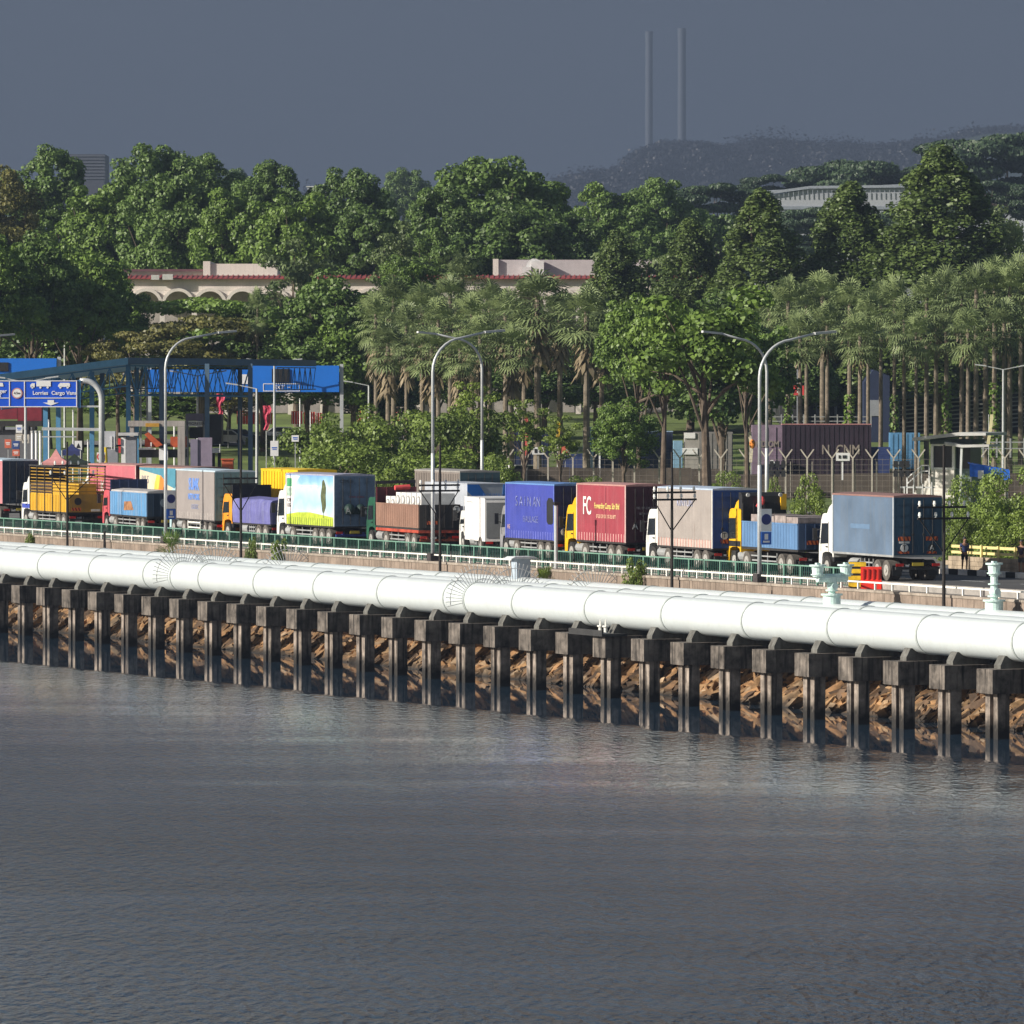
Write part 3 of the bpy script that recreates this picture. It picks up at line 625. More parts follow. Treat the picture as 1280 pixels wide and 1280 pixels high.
side_text(T, 'Forwarding Comp. Sdn Bhd', .42, myt, 2.55, 3.0, sx=.72, bold=.008); side_text(T, '07-235 239 331 / 07-355 8877', .27, mat('peach_lettering', (.72, .42, .3)), 2.65, 2.45, sx=.8, bold=.004)
cab(T, L, M_ycab, h=3.0); running_gear(T, L, [(1.0, 1), (2.1, 1), (5.6, 1), (7.5, 0)]); tail(T)
text('lettering', 'A', .5, M_wt, T, (-.06, .75, 2.0), 'rear'); text('lettering', 'TEL 07-235 2391', .17, mat('grey_letter', (.45, .42, .42)), T, (-.06, .1, 2.95), 'rear'); text('lettering', 'BTM 10870', .17, MATS['grey_letter'], T, (-.06, .1, 2.65), 'rear')
# --- E: blue curtainsider
L = 8.3
T = park('curtain_lorry', 693, 624, 145.8, L, 'violet-blue curtain-sided lorry with peeling white letters and a grey cab')
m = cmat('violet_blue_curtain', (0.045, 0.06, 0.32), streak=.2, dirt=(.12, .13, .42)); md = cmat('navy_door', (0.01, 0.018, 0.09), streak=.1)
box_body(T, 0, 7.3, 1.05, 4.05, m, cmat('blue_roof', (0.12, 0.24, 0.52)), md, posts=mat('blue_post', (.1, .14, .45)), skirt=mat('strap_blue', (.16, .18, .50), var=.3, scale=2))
pl = mat('peeling_letter', (0.24, 0.27, 0.50), var=.6, scale=6); side_text(T, 'S A I N AN', .8, pl, 3.9, 3.05, sx=1.0, bold=-.012); side_text(T, 'HAULAGE', .5, pl, 3.5, 2.1, sx=1.0, bold=-.01)
side_text(T, 'HS', .34, mat('salmon', (.6, .4, .4)), 6.8, 1.65)
b = MB(); b.prism([(.15, 2.0), (.15, 3.2), (.45, 3.32), (.85, 3.32), (1.1, 3.1), (1.1, 2.05), (.9, 1.9), (.4, 1.9)], 'y', 1.2505, 1.27); b.build('black_sign', M_blk, T)
cab(T, L, M_gycab, h=2.8, length=1.05, defl=False); running_gear(T, L, [(1.0, 1), (2.1, 1), (5.7, 1), (7.3, 0)]); tail(T); disc_letter(T, 'T', .7, 1.5)
# --- F: small white box van lorry
L = 6.4
T = park('box_lorry', 605, 573, 146.2, L, 'small plain white box lorry with a grey rear door between the brown and violet-blue lorries')
m = cmat('white_box', (0.80, 0.78, 0.76), streak=.12, dirt=(.5, .42, .36), var=.05)
b = MB(); b.box(0, 5.0, -1.2, 1.2, .75, 3.1); b.build('box_body', m, T)
b = MB(); b.box(-.03, 5.03, -1.22, 1.22, 3.102, 3.16); b.build('roof', mat('white_roof', (.62, .62, .62)), T)
md = cmat('grey_door', (0.22, 0.225, 0.23), streak=.2)
b = MB(); b.box(-.03, -.002, -1.0, .1, .95, 2.9); b.box(-.03, -.002, .12, 1.12, .95, 2.9); b.build('rear_door', md, T)
b = MB(); b.box(4.1, 4.14, 1.201, 1.22, .95, 2.9); b.box(3.1, 3.13, 1.201, 1.22, .95, 2.9); b.box(3.1, 4.5, 1.201, 1.225, 2.86, 2.9); b.build('side_door', M_steel, T)
b = MB(); b.sph((-.12, -.45, 2.2), .16, 8); b.sph((-.12, -.6, 2.0), .13, 8); b.box(-.2, -.04, -.6, -.3, 1.6, 2.1); b.build('door_fitting', M_blk, T)
cab(T, L, M_wcab, h=2.35, low=.4, length=1.35, defl=False); running_gear(T, L, [(1.1, 1), (5.4, 0)]); tail(T, z=.45)
# --- G: brown dropside with white-wrapped load
L = 9.6
T = park('dropside_lorry', 523, 457, 146.0, L, 'rusty brown dropside lorry with a green cab carrying white machines')
mbw = cmat('brown_board', (0.26, 0.15, 0.11), streak=.4, dirt=(.12, .07, .05)); mrd = cmat('maroon_head', (0.11, 0.022, 0.028))
dropside(T, 0, 7.7, 1.3, 2.62, mbw, 2.2, mrd, cmat('dark_tail', (.035, .03, .028))); cab(T, L, M_gcab, h=2.9, defl=False, length=1.7)
b = MB(); b.box(0, 7.7, -1.25, 1.25, 1.02, 1.18); b.build('red_sill', mat('red_sill', (.42, .07, .04), var=.3, scale=2), T)
running_gear(T, L, [(.9, 1), (2.0, 1), (5.9, 1), (8.7, 0)], frame=M_rust); tail(T, plate=False, col=M_rust)
text('lettering', 'A', .4, M_wt, T, (-.07, .35, 2.3), 'rear'); disc_letter(T, 'T', -1.0, 2.35); hazard(T, .45, 1.5)
mw = mat('white_machine', (0.74, 0.73, 0.71), var=.1, scale=2); md2 = mat('machine_grey', (.3, .3, .3))
for k in range(7):
    b = MB(); x = .25 + k * .92; z1 = 3.25 if k < 5 else 3.0; b.box(x, x + .8, -1.0, 1.0, 1.302, z1); o = b.build('white_machine', mw, None); o.location = T.location; o.rotation_euler = T.rotation_euler
    b = MB(); b.cyl((x + .4, 1.0, z1 - .42), (x + .4, 1.04, z1 - .42), .28, 18); b.build('fan_ring', md2, o); b = MB(); b.cyl((x + .4, 1.041, z1 - .42), (x + .4, 1.06, z1 - .42), .18, 16); b.build('fan_cover', mw, o)
    tag(o, ['white machine with a round grille right against the tailboard of the rusty brown lorry', 'second white machine from the tailboard on the rusty brown lorry', 'third white machine from the tailboard on the rusty brown lorry', 'fourth white machine from the tailboard on the rusty brown lorry', 'fifth white machine from the tailboard on the rusty brown lorry', 'lower white machine, second from the headboard of the rusty brown lorry', 'lower white machine nearest the headboard of the rusty brown lorry'][k], 'machine', 'white machines on the brown dropside lorry')
b = MB(); b.cyl((7.4, -.7, 3.5), (7.4, .2, 3.45), .14, 12); b.build('red_roll', mat('red_strap', (.65, .08, .08)), T)
b = MB(); b.bar((7.9, -1.2, 3.8), (7.9, 1.2, 3.75), .18); b.bar((7.9, 1.15, 3.8), (7.9, 1.2, 1.3), .08); b.bar((7.9, -1.15, 3.8), (7.9, -1.2, 1.3), .08); b.build('headboard_frame', M_blk, T)
# --- H: lorry with a printed sky-and-meadow curtain
L = 9.6
T = park('curtain_lorry', 418, 345, 145.8, L, 'curtain-sided lorry printed with blue sky, a tall tree and lime green grass, white cab')
def skyprint():
    m = bpy.data.materials.new('printed_sky'); m.use_nodes = True; t = m.node_tree; b = t.nodes['Principled BSDF']; b.inputs['Roughness'].default_value = .55
    co = NN(t, 'ShaderNodeTexCoord'); sp = NN(t, 'ShaderNodeSeparateXYZ'); t.links.new(co.outputs['Object'], sp.inputs[0])
    n = NN(t, 'ShaderNodeTexNoise'); n.inputs['Scale'].default_value = .9; n.inputs['Detail'].default_value = 3; t.links.new(co.outputs['Object'], n.inputs['Vector'])
    a = NN(t, 'ShaderNodeMath', operation='MULTIPLY_ADD'); a.inputs[1].default_value = 1.7; t.links.new(n.outputs[0], a.inputs[0]); t.links.new(sp.outputs['Z'], a.inputs[2])
    s2 = NN(t, 'ShaderNodeMath', operation='MULTIPLY'); s2.inputs[1].default_value = .19; t.links.new(a.outputs[0], s2.inputs[0])
    r = NN(t, 'ShaderNodeValToRGB'); e = r.color_ramp.elements; e[0].position = .40; e[0].color = (.66, .74, .78, 1); e[1].position = .98; e[1].color = (.13, .30, .66, 1)
    q = e.new(.62); q.color = (.33, .55, .78, 1); q = e.new(.8); q.color = (.5, .66, .82, 1); q = e.new(.88); q.color = (.24, .45, .75, 1)
    t.links.new(s2.outputs[0], r.inputs[0]); t.links.new(r.outputs[0], b.inputs['Base Color']); return m
m = skyprint(); md = cmat('printed_door', (.13, .20, .30), var=.35, scale=.7, streak=.1)
body = box_body(T, 0, 7.9, 1.15, 4.12, m, cmat('lavender_roof', (.36, .36, .46)), md, posts=mat('white_post', (.66, .64, .62)), skirt=mat('strap_olive', (.16, .24, .05), var=.2))
b = MB(); b.prism([(.1, 1.12), (7.85, 1.12), (7.85, 1.72), (6, 1.86), (4, 1.9), (2, 1.78), (.1, 1.66)], 'y', 1.2505, 1.2525); b.build('grass_print', mat('lime_print', (.42, .52, .05), var=.2, scale=3), body)
b = MB(); b.prism([(7.0, 1.9), (7.85, 1.75), (7.85, 4.0), (5.6, 4.0), (6.3, 3.6), (6.6, 2.8)], 'y', 1.2530, 1.2535); b.build('white_print', mat('white_print', (.72, .68, .68), var=.04), body)
pts = [(1.75 + .42 * math.sin(t) * (1 + .16 * math.sin(5 * t)), 2.85 + .98 * math.cos(t)) for t in np.linspace(0, 2 * math.pi, 26)[:-1]]
b = MB(); b.prism(pts, 'y', 1.2545, 1.2555); b.prism([(1.72, 1.6), (1.8, 1.6), (1.8, 2.0), (1.72, 2.0)], 'y', 1.2542, 1.2544); b.build('tree_print', mat('tree_print', (.10, .12, .055), var=.5, scale=4), body)
b = MB(); b.box(6.95, 7.75, 1.2545, 1.256, 3.35, 3.85); b.build('green_square', mat('green_square', (.06, .32, .14)), body)
b = MB(); b.box(6.95, 7.75, 1.2545, 1.256, 2.8, 3.3); b.build('pale_square', mat('pale_square', (.38, .52, .42), var=.3, scale=6), body)
side_text(T, 'CTM\nLOG', .3, M_blk, 7.35, 2.4); 
b = MB(); b.box(2.6, 6.0, 1.2545, 1.256, 3.42, 3.47); b.box(2.6, 6.3, 1.2545, 1.256, 1.98, 2.01); b.build('print_lines', mat('print_line', (.62, .7, .78)), body)
b = MB(); b.sph((-.06, .35, 2.15), .33, 12, 1); b.sph((-.06, -.35, 2.15), .3, 12, 1); b.box(-.1, -.05, -.5, .55, 1.85, 2.2); b.build('tree_print', mat('tree_print_dark', (.012, .035, .03)), T)
text('lettering', 'A', .5, M_wt, T, (-.42, .55, 2.05), 'rear'); disc_letter(T, 'T', -.75, 2.05); text('lettering', 'CTM 31', .26, M_blk, T, (-.06, .5, 3.75), 'rear'); text('lettering', 'THINK GREEN', .15, mat('dull_red', (.35, .08, .1)), T, (-.06, -.1, 2.85), 'rear')
cab(T, L, M_wcab, h=3.1); running_gear(T, L, [(1.0, 1), (2.1, 1), (3.2, 1), (6.9, 1), (8.6, 0)]); tail(T, col=mat('blue_bumper', (.04, .05, .25)))
# --- I: low lorry with violet tarpaulin, orange cab
L = 8.2
T = park('tarpaulin_lorry', 338, 276, 146.0, L, 'low lorry with a violet-blue tarpaulin over its load and an orange cab')
mt = cmat('violet_tarp', (0.14, 0.14, 0.36), var=.18, scale=1.2, streak=.25, dirt=(.4, .4, .5))
b = MB(); hw = 1.25
prof = [(-hw, 1.05), (-hw, 2.38), (-hw + .12, 2.5), (-.5, 2.58), (.3, 2.52), (hw - .15, 2.5), (hw, 2.36), (hw + .04, 1.8), (hw, 1.05)]
xs = np.linspace(0, 6.2, 12)
for x in xs:
    for y, z in prof: b.v.append((x, y + rng.uniform(-.02, .02), z + (rng.uniform(-.05, .05) if z > 1.1 else 0)))
n = len(prof)
for i in range(len(xs) - 1):
    for k in range(n - 1): b.f.append((i * n + k, (i + 1) * n + k, (i + 1) * n + k + 1, i * n + k + 1)); b.m.append(0)
b.f += [tuple(range(n)), tuple(range((len(xs) - 1) * n, len(xs) * n))]; b.m += [0, 0]; b.build('tarpaulin', mt, T)
b = MB(); b.box(0, 6.2, -1.2, 1.2, .95, 1.048); b.build('load_bed', M_chas, T)
b = MB(); b.box(6.25, 6.33, -1.25, 1.25, 1.1, 3.3)
for k in range(6): b.box(6.2, 6.25, -1.25, 1.25, 2.56 + k * .13, 2.62 + k * .13)
b.build('headboard', mat('black_board', (.02, .02, .024), var=.3), T)
cab(T, L, M_ocab, h=2.75, defl=False, length=1.8); running_gear(T, L, [(.9, 1), (2.0, 1), (7.1, 0)]); tail(T)
# --- J: grey curtainsider with blue lettering
L = 10.2
T = park('curtain_lorry', 269, 211, 145.8, L, 'dull grey curtain-sided lorry with light blue lettering and pale blue rear doors')
m = cmat('grey_curtain', (0.29, 0.26, 0.25), streak=.12, var=.06)
box_body(T, 0, 8.6, 1.1, 4.1, m, cmat('ice_roof', (0.48, 0.60, 0.68), streak=.1), cmat('teal_door', (0.13, 0.23, 0.25), streak=.2), posts=M_chas, skirt=mat('strap_grey', (.45, .42, .40), var=.3, scale=2))
ml = mat('sky_lettering', (0.16, 0.30, 0.72), var=.25, scale=3); side_text(T, 'SUMK', 1.0, ml, 4.6, 3.2, sx=.85, bold=.03); side_text(T, 'NETWORK', .5, ml, 4.6, 2.45, sx=1.0, bold=.015); side_text(T, 'LOGISTIC', .4, mat('faint_sky', (.28, .32, .5)), 4.4, 1.85, sx=.9)
cab(T, L, mat('cab_aqua', (.45, .62, .66), rough=.4), h=2.9); running_gear(T, L, [(1.2, 1), (2.4, 1), (6.9, 1), (9.2, 0)]); tail(T); 
b = MB(); b.box(3.2, 6.0, 1.2, 1.26, .86, .95); b.box(3.2, 6.0, 1.2, 1.26, .55, .63); b.box(3.2, 3.3, 1.2, 1.26, .3, 1.0); b.box(5.9, 6.0, 1.2, 1.26, .3, 1.0); b.build('white_guard', M_wrail, T)
# --- K: light blue covered dropside, red cab
L = 10.6
T = park('dropside_lorry', 183, 127, 146.0, L, 'light blue dropside lorry with a sheeted load and a red cab')
mlb = cmat('light_blue_board', (0.10, 0.26, 0.48), streak=.45, dirt=(.35, .33, .33)); dropside(T, 0, 8.6, 1.1, 2.55, mlb, 2.2, cmat('navy_head', (.015, .03, .09)), cmat('navy_tail', (.012, .03, .06)), ribs=4)
b = MB(); b.prism([(-1.2, 2.553), (1.2, 2.553), (1.15, 2.66), (.4, 2.74), (-.5, 2.72), (-1.15, 2.62)], 'x', .02, 8.55); b.build('load_sheet', cmat('grey_sheet', (.42, .40, .39), streak=.3), T)
b = MB(); b.prism([(3.0, 1.45), (5.3, 1.4), (5.2, 1.95), (3.6, 2.0)], 'y', 1.25, 1.262); b.build('rust_patch', mat('rust_patch', (.35, .17, .08), var=.4, scale=3), T)
cab(T, L, M_rcab, h=2.6, defl=False, length=1.7); running_gear(T, L, [(1.0, 1), (2.1, 1), (7.4, 1), (9.5, 0)]); tail(T)
b = MB(); b.cyl((-.07, .1, 1.95), (-.08, .1, 1.95), .28, 20); b.build('emblem', mat('faded_ring', (.2, .24, .28)), T)
# --- L: yellow stake-sided lorry
L = 9.8
T = park('stake_lorry', 85, 26, 145.9, L, 'yellow stake-sided lorry with open slatted sides and a white and blue cab')
my = cmat('ochre_yellow', (0.62, 0.36, 0.03), streak=.35, dirt=(.2, .13, .04)); myd = cmat('ochre_dark', (0.36, 0.21, 0.03))
b = MB(); b.box(0, 7.9, -1.22, 1.22, .98, 1.1); b.build('load_bed', M_chas, T)
for sy in (1, -1):
    b = MB(); b.box(0, 7.9, sy * 1.2 - .02, sy * 1.2 + .02, 1.102, 2.25)
    for x in np.arange(.1, 7.9, .32): b.box(x, x + .12, sy * 1.235 - .015, sy * 1.235 + .015, 1.12, 2.2)
    b.build('side_board', my, T)
    b = MB()
    for k in range(8): z = 2.36 + k * .21; b.box(0, 7.9, sy * 1.2 - .015, sy * 1.2 + .015, z, z + .055)
    b.build('side_slats', myd, T)
    b = MB()
    for x in (0.02, 1.6, 3.2, 4.8, 6.4, 7.86): b.box(x - .04, x + .04, sy * 1.26 - .02, sy * 1.26 + .02, 1.0, 4.0)
    b.build('stakes', M_chas, T)
b = MB(); b.box(-.03, .01, -1.16, 1.16, 1.102, 2.25); 
for k in range(3): b.box(-.03, .01, -1.16, 1.16, 2.4 + k * .3, 2.46 + k * .3)
b.build('tailboard', myd, T)
b = MB(); b.cyl((-.035, .6, 1.8), (-.05, .6, 1.8), .24, 18); b.build('badge', M_blk, T); hazard(T, .7, 1.2); b = MB(); b.box(-.05, -.035, -.9, -.3, 1.15, 1.3); b.build('number_plate', M_wt, T)
b = MB(); b.box(7.92, 8.0, -1.25, 1.25, 1.1, 3.95); b.build('headboard', M_chas, T)
b = MB(); b.box(-.06, 7.95, 1.18, 1.30, 3.98, 4.08); b.box(-.06, 7.95, -1.30, -1.18, 3.98, 4.08); b.build('top_rail', M_chas, T)
b = MB(); b.box(1.0, 6.5, -1.0, .2, 1.102, 2.9); b.build('yellow_load', my, T)
cab(T, L, M_wcab, h=2.9, stripe=mat('cab_blue_stripe', (.05, .08, .4))); running_gear(T, L, [(1.0, 1), (2.1, 1), (6.9, 1), (8.8, 0)]); tail(T, plate=False)
# ---- second lane
G2 = 'lorries in the far lane of the causeway'
L = 10
T = park('container_lorry', 3, -45, 149.9, L, 'navy container lorry cut off by the left edge, its dark rear doors showing', G2)
box_body(T, 0, 8.2, 1.2, 4.15, cmat('pink_side', (.5, .2, .22)), cmat('ice_roof', (.48, .6, .68)), cmat('navy_container', (.02, .035, .06), streak=.3), curtain=False, hw=1.25); cab(T, L, M_wcab); running_gear(T, L, [(1.0, 1), (2.1, 1), (8.6, 0)]); tail(T); text('lettering', 'A', .3, M_wt, T, (-.06, -.45, 2.2), 'rear')
L = 9.8
T = park('curtain_lorry', 170, 98, 150.3, L, 'rose-pink curtain-sided lorry in the far lane behind the light blue dropside', G2)
m = cmat('pinkish_curtain', (.48, .13, .16), streak=.2, dirt=(.55, .3, .32))
box_body(T, 0, 8.0, 1.15, 4.1, m, cmat('pink_roof', (.46, .24, .22)), cmat('shaded_pink_door', (.09, .012, .025), streak=.1), posts=mat('pink_post', (.62, .45, .42))); side_text(T, 'K', 1.1, M_wt, 5.6, 2.6); cab(T, L, M_wcab); running_gear(T, L, [(1.0, 1), (2.1, 1), (8.8, 0)]); tail(T)  # rear doors: curtain colour darkened to paint in their shade
L = 9.8
T = park('box_lorry', 240, 168, 150.5, L, 'cream box lorry with teal roof edge and an orange and yellow swoosh, far lane', G2)
m = cmat('cream_panel', (.64, .56, .42), streak=.1)
box_body(T, 0, 8.9, 1.15, 4.05, m, cmat('brown_roof', (.30, .17, .14)), m, curtain=False); side_text(T, 'RILS', .7, mat('ink_grey', (.25, .25, .3)), 7.9, 3.2); side_text(T, 'WTP 5715', .3, MATS['ink_grey'], 7.6, 2.3)
b = MB(); b.prism([(5.6, 3.97), (5.9, 3.6), (6.3, 3.0), (6.5, 2.2), (6.0, 1.3), (5.2, 1.3), (5.0, 2.6)], 'y', 1.2505, 1.256); b.build('yellow_swoosh', mat('swoosh_yellow', (.72, .5, .08)), T)
b = MB(); b.prism([(5.0, 3.97), (5.4, 3.3), (5.7, 2.4), (5.3, 1.3), (4.3, 1.3), (4.2, 3.0)], 'y', 1.2565, 1.262); b.build('orange_swoosh', mat('swoosh_orange', (.72, .22, .04)), T)
b = MB(); b.prism([(8.9, 3.85), (8.9, 3.98), (0, 3.98), (0, 2.2), (4.0, 2.9), (5.2, 3.5)], 'y', 1.2630, 1.268); b.build('teal_band', mat('teal_band', (.07, .24, .33)), T)
cab(T, L, M_wcab, length=.85); running_gear(T, L, [(1.0, 1), (2.1, 1), (8.8, 0)]); tail(T)
L = 8
T = park('container_lorry', 372, 322, 151.0, L, 'bright yellow ribbed container lorry peeping out behind the printed curtain lorry', G2)
m = cmat('signal_yellow', (.78, .52, .015), streak=.3, dirt=(.35, .2, .03)); box_body(T, 0, 7.3, 1.2, 4.12, m, m, m, curtain=False)
b = MB()
for x in np.arange(.1, 7.2, .55): b.box(x, x + .12, 1.251, 1.30, 1.3, 4.0)
b.build('side_ribs', m, T); cab(T, L, M_blk, length=.65, defl=False, h=2.4); running_gear(T, L, [(1.0, 1), (2.1, 1), (7.0, 0)]); tail(T)
L = 9.5
T = park('container_lorry', 575, 508, 154.6, L, 'tall grey container lorry with slate rear doors behind the pole with crossarms', G2)
m = cmat('taupe_container', (.22, .19, .17), streak=.4); box_body(T, 0, 8.0, 1.2, 4.25, m, cmat('taupe_roof', (.34, .32, .3)), cmat('slate_door', (.07, .12, .14)), curtain=False)
b = MB()
for x in np.arange(.15, 7.9, .3): b.box(x, x + .1, 1.251, 1.28, 1.3, 4.1)
b.build('side_ribs', m, T); cab(T, L, M_gycab, length=1.4); running_gear(T, L, [(1.0, 1), (2.1, 1), (8.5, 0)]); tail(T)
L = 8.5
T = park('box_lorry', 584, 520, 150.4, L, 'blue and silver box lorry with a curved blue sweep behind the small white box lorry', G2)
m = cmat('silver_panel', (.42, .45, .50), streak=.1); mb_ = mat('sweep_blue', (.02, .16, .55), var=.08)
b = MB(); b.box(0, 7.0, -1.25, 1.25, 1.1, 3.68); b.build('box_body', m, T)
b = MB(); b.box(-.02, 7.0, -1.26, 1.26, 3.682, 3.74); b.build('roof', m, T)
b = MB(); b.prism([(1.25, 3.68), (1.1, 3.68), (.55, 3.68), (.15, 3.1), (-.02, 2.5), (-.05, 1.2), (.45, 1.2), (.5, 2.2), (.8, 2.9), (1.25, 3.3)], 'x', -.03, -.004); b.build('blue_sweep', mb_, T)
b = MB(); b.prism([(-1.25, 3.68), (-.95, 3.68), (-.8, 1.2), (-1.25, 1.2)], 'x', -.03, -.004); b.build('blue_edge', mb_, T)
text('lettering', 'POLIMAX', .3, mat('sweep_text', (.15, .28, .6)), T, (-.04, -.35, 3.05), 'rear'); cab(T, L, M_wcab, length=1.4); running_gear(T, L, [(1.0, 1), (7.5, 0)]); tail(T)
# ------------------------------------------------------------------ foliage builders
def leaves(puffs, leaf, dens, seed, elong=1.35, droop=0.0, inner=.15, lift=.35):
    r = np.random.RandomState(seed); V = []
    for (cx, cy, cz, rx, ry, rz) in puffs:
        n = int(dens * (rx * ry + rx * rz + ry * rz) / 3 * 4)
        d = r.normal(size=(n, 3)); d[:, 2] += lift * .5; d /= np.linalg.norm(d, axis=1)[:, None]
        rr = 1 - np.abs(r.normal(0, inner, n)); rr = np.clip(rr, .2, 1) * r.uniform(.88, 1.12, n)
        c = np.array([cx, cy, cz]) + d * np.array([rx, ry, rz]) * rr[:, None]
        nrm = d + r.normal(0, .55, (n, 3)); nrm[:, 2] += .35; nrm /= np.linalg.norm(nrm, axis=1)[:, None]
        t = np.cross(nrm, r.normal(size=(n, 3))); t /= np.linalg.norm(t, axis=1)[:, None]; b = np.cross(nrm, t)
        sz = leaf * r.uniform(.55, 1.3, n)[:, None] * .5
        t = t * sz * elong; b = b * sz; t[:, 2] -= droop * sz[:, 0]
        q = np.stack([c - t, c + b - t * .1, c + t, c - b - t * .1], 1); V.append(q.reshape(-1, 3))
    return np.concatenate(V)
def leafmesh(name, V):
    me = bpy.data.meshes.new(name); n = len(V) // 4
    me.vertices.add(len(V)); me.vertices.foreach_set('co', V.astype(np.float32).ravel())
    me.loops.add(len(V)); me.loops.foreach_set('vertex_index', np.arange(len(V), dtype=np.int32))
    me.polygons.add(n); me.polygons.foreach_set('loop_start', np.arange(0, len(V), 4, dtype=np.int32))
    me.update(calc_edges=True); return me
M_bark = mat('bark', (0.13, 0.10, 0.075), rough=.95, var=.35, scale=2, bump=.4)
def crown_puffs(kind, w, z0, z1, seed):
    r = random.Random(seed); P_ = []; R = w / 2; H = z1 - z0; cz = (z0 + z1) / 2
    if kind == 'broad':
        for i in range(150):
            u = r.uniform(-.8, 1); t = r.uniform(0, 2 * math.pi); k = math.sqrt(1 - u * u); q = r.uniform(.72, 1) * (1 + .10 * math.sin(3 * t + seed) * k + .06 * math.sin(7 * u + t)) if i % 4 else r.uniform(.2, .6); s = r.uniform(.10, .19) * R
            P_.append((R * .84 * q * k * math.cos(t), R * .84 * q * k * math.sin(t), cz + H * .40 * q * u, s * 1.15, s * 1.15, s * .78))
    if kind == 'cone':
        for i in range(420):
            h = r.random() ** 1.2; t = r.uniform(0, 2 * math.pi); rad_ = R * (1 - h) ** .60 * r.uniform(.5, .9); s = R * r.uniform(.12, .20) * (1.08 - .55 * h)
            P_.append((rad_ * math.cos(t), rad_ * math.sin(t), z0 + H * (.03 + .94 * h), s, s, s * 1.15))
    if kind == 'flat':
        for i in range(34):
            q = math.sqrt(r.random()); t = r.uniform(0, 2 * math.pi); s = R * r.uniform(.12, .24)
            P_.append((R * .85 * q * math.cos(t), R * .85 * q * math.sin(t), z0 + H * (r.choice([.25, .5, .8, .9]) * (1 - .35 * q * q)) + r.uniform(-.3, .3), s * 1.2, s * 1.2, s * .32))
    if kind == 'open':
        for i in range(40):
            u = r.uniform(-.9, 1); t = r.uniform(0, 2 * math.pi); k = math.sqrt(1 - u * u); q = r.uniform(.35, 1); s = r.uniform(.12, .22) * R
            P_.append((R * .86 * q * k * math.cos(t), R * .86 * q * k * math.sin(t), cz + H * .42 * q * u, s * 1.2, s * 1.2, s * .6))
    if kind == 'bush':
        for i in range(46):
            u = r.uniform(0, 1); t = r.uniform(0, 2 * math.pi); k = math.sqrt(1 - u * u * .9); q = r.uniform(.5, 1); s = r.uniform(.14, .26) * R
            P_.append((R * .84 * q * k * math.cos(t), R * .84 * q * k * math.sin(t), z0 + s * .5 + (H - s) * .86 * q * u, s, s, s * .8))
    return P_
def trunk_mb(H, w, z0, puffs, r0, seed, lean=0):
    r = random.Random(seed); b = MB(); top = (r.uniform(-.4, .4) + lean, r.uniform(-.4, .4), z0 + (H - z0) * .45); mid = (top[0] * .4, top[1] * .4, z0 * .75)
    b.cyl((0, 0, -.6), mid, r0 * 1.15, 9, r2=r0 * .8, caps=False); b.cyl(mid, top, r0 * .8, 8, r2=r0 * .4, caps=False)
    for p in r.sample(puffs, min(12, len(puffs))):
        k = r.uniform(.0, .8); s = Vector(mid).lerp(Vector(top), k); e = Vector(p[:3]); m_ = s.lerp(e, .5) + Vector((0, 0, .5))
        b.cyl(s, m_, r0 * .34, 6, r2=r0 * .22, caps=False); b.cyl(m_, e, r0 * .22, 5, r2=r0 * .08, caps=False)
    return b
TPL = {}
def tree_tpl(key, kind, w, H, z0, leaf, dens, lm, seed, r0=.4, lift=.35, bark=None, droop=0, elong=1.35):
    """one tree model: (trunk mesh, crown mesh, width, height); real copies are made of it by plant()"""
    pf = crown_puffs(kind, w, z0, H, seed); V = leaves(pf, leaf, dens, seed, lift=lift, droop=droop, elong=elong); me = leafmesh('crown', V); me.materials.append(lm)
    tb = trunk_mb(H, w, z0, pf, r0, seed); o = tb.build('trunk', bark or M_bark); tm = o.data; bpy.data.objects.remove(o)
    zs = np.percentile(V[:, 2], 99.6); ws = np.percentile(np.abs(V[:, 0]), 99.3) * 2
    TPL[key] = (tm, me, ws, zs)
def plant(key, px, ytop, wpx, Y, name, label, cat='tree', group=None, z=None, seed=None, hs=None):
    tm, me, w, H = TPL[key]; s = F / Y; x = xat(px, Y); zb = gz(x, Y) if z is None else z; h = zat(ytop, Y) - zb
    sc = (wpx / s) / w
    r = random.Random(int(px * 7 + ytop)); 
    kz = h / H; free = key[:3] in ('big', 'mid', 'oli', 'pal', 'lim', 'rai', 'umb')
    if free: kz = min(kz, sc * 1.1)
    T = empty(name, (x, Y, zb), r.uniform(0, 6.28), label, cat, group, scale=(sc, sc, kz))
    c = bpy.data.objects.new('crown' if cat == 'tree' else 'foliage', me); COL.objects.link(c); c.parent = T; c.location = (0, 0, h / kz - H)
    t = bpy.data.objects.new('trunk' if cat == 'tree' else 'stem', tm); COL.objects.link(t); t.parent = T; t.scale = (1, 1, h / kz / H)
    return T
L_dark = leafmat('leaf_dark', (0.028, 0.058, 0.017), (0.135, 0.215, 0.052))
L_mid = leafmat('leaf_mid', (0.04, 0.08, 0.018), (0.17, 0.265, 0.05))
L_olive = leafmat('leaf_olive', (0.065, 0.075, 0.02), (0.22, 0.205, 0.06))
L_lime = leafmat('leaf_lime', (0.06, 0.10, 0.018), (0.19, 0.26, 0.045))
L_cone = leafmat('leaf_conifer', (0.024, 0.05, 0.014), (0.125, 0.18, 0.045))
L_hedge = leafmat('leaf_hedge', (0.05, 0.085, 0.018), (0.20, 0.28, 0.055))
L_far = leafmat('leaf_far', (0.022, 0.042, 0.022), (0.06, 0.10, 0.045))
L_pale = leafmat('leaf_pale', (0.05, 0.08, 0.03), (0.14, 0.19, 0.07))
tree_tpl('big1', 'broad', 15, 24, 6, 0.338, 41.2, L_dark, 11, r0=.5)
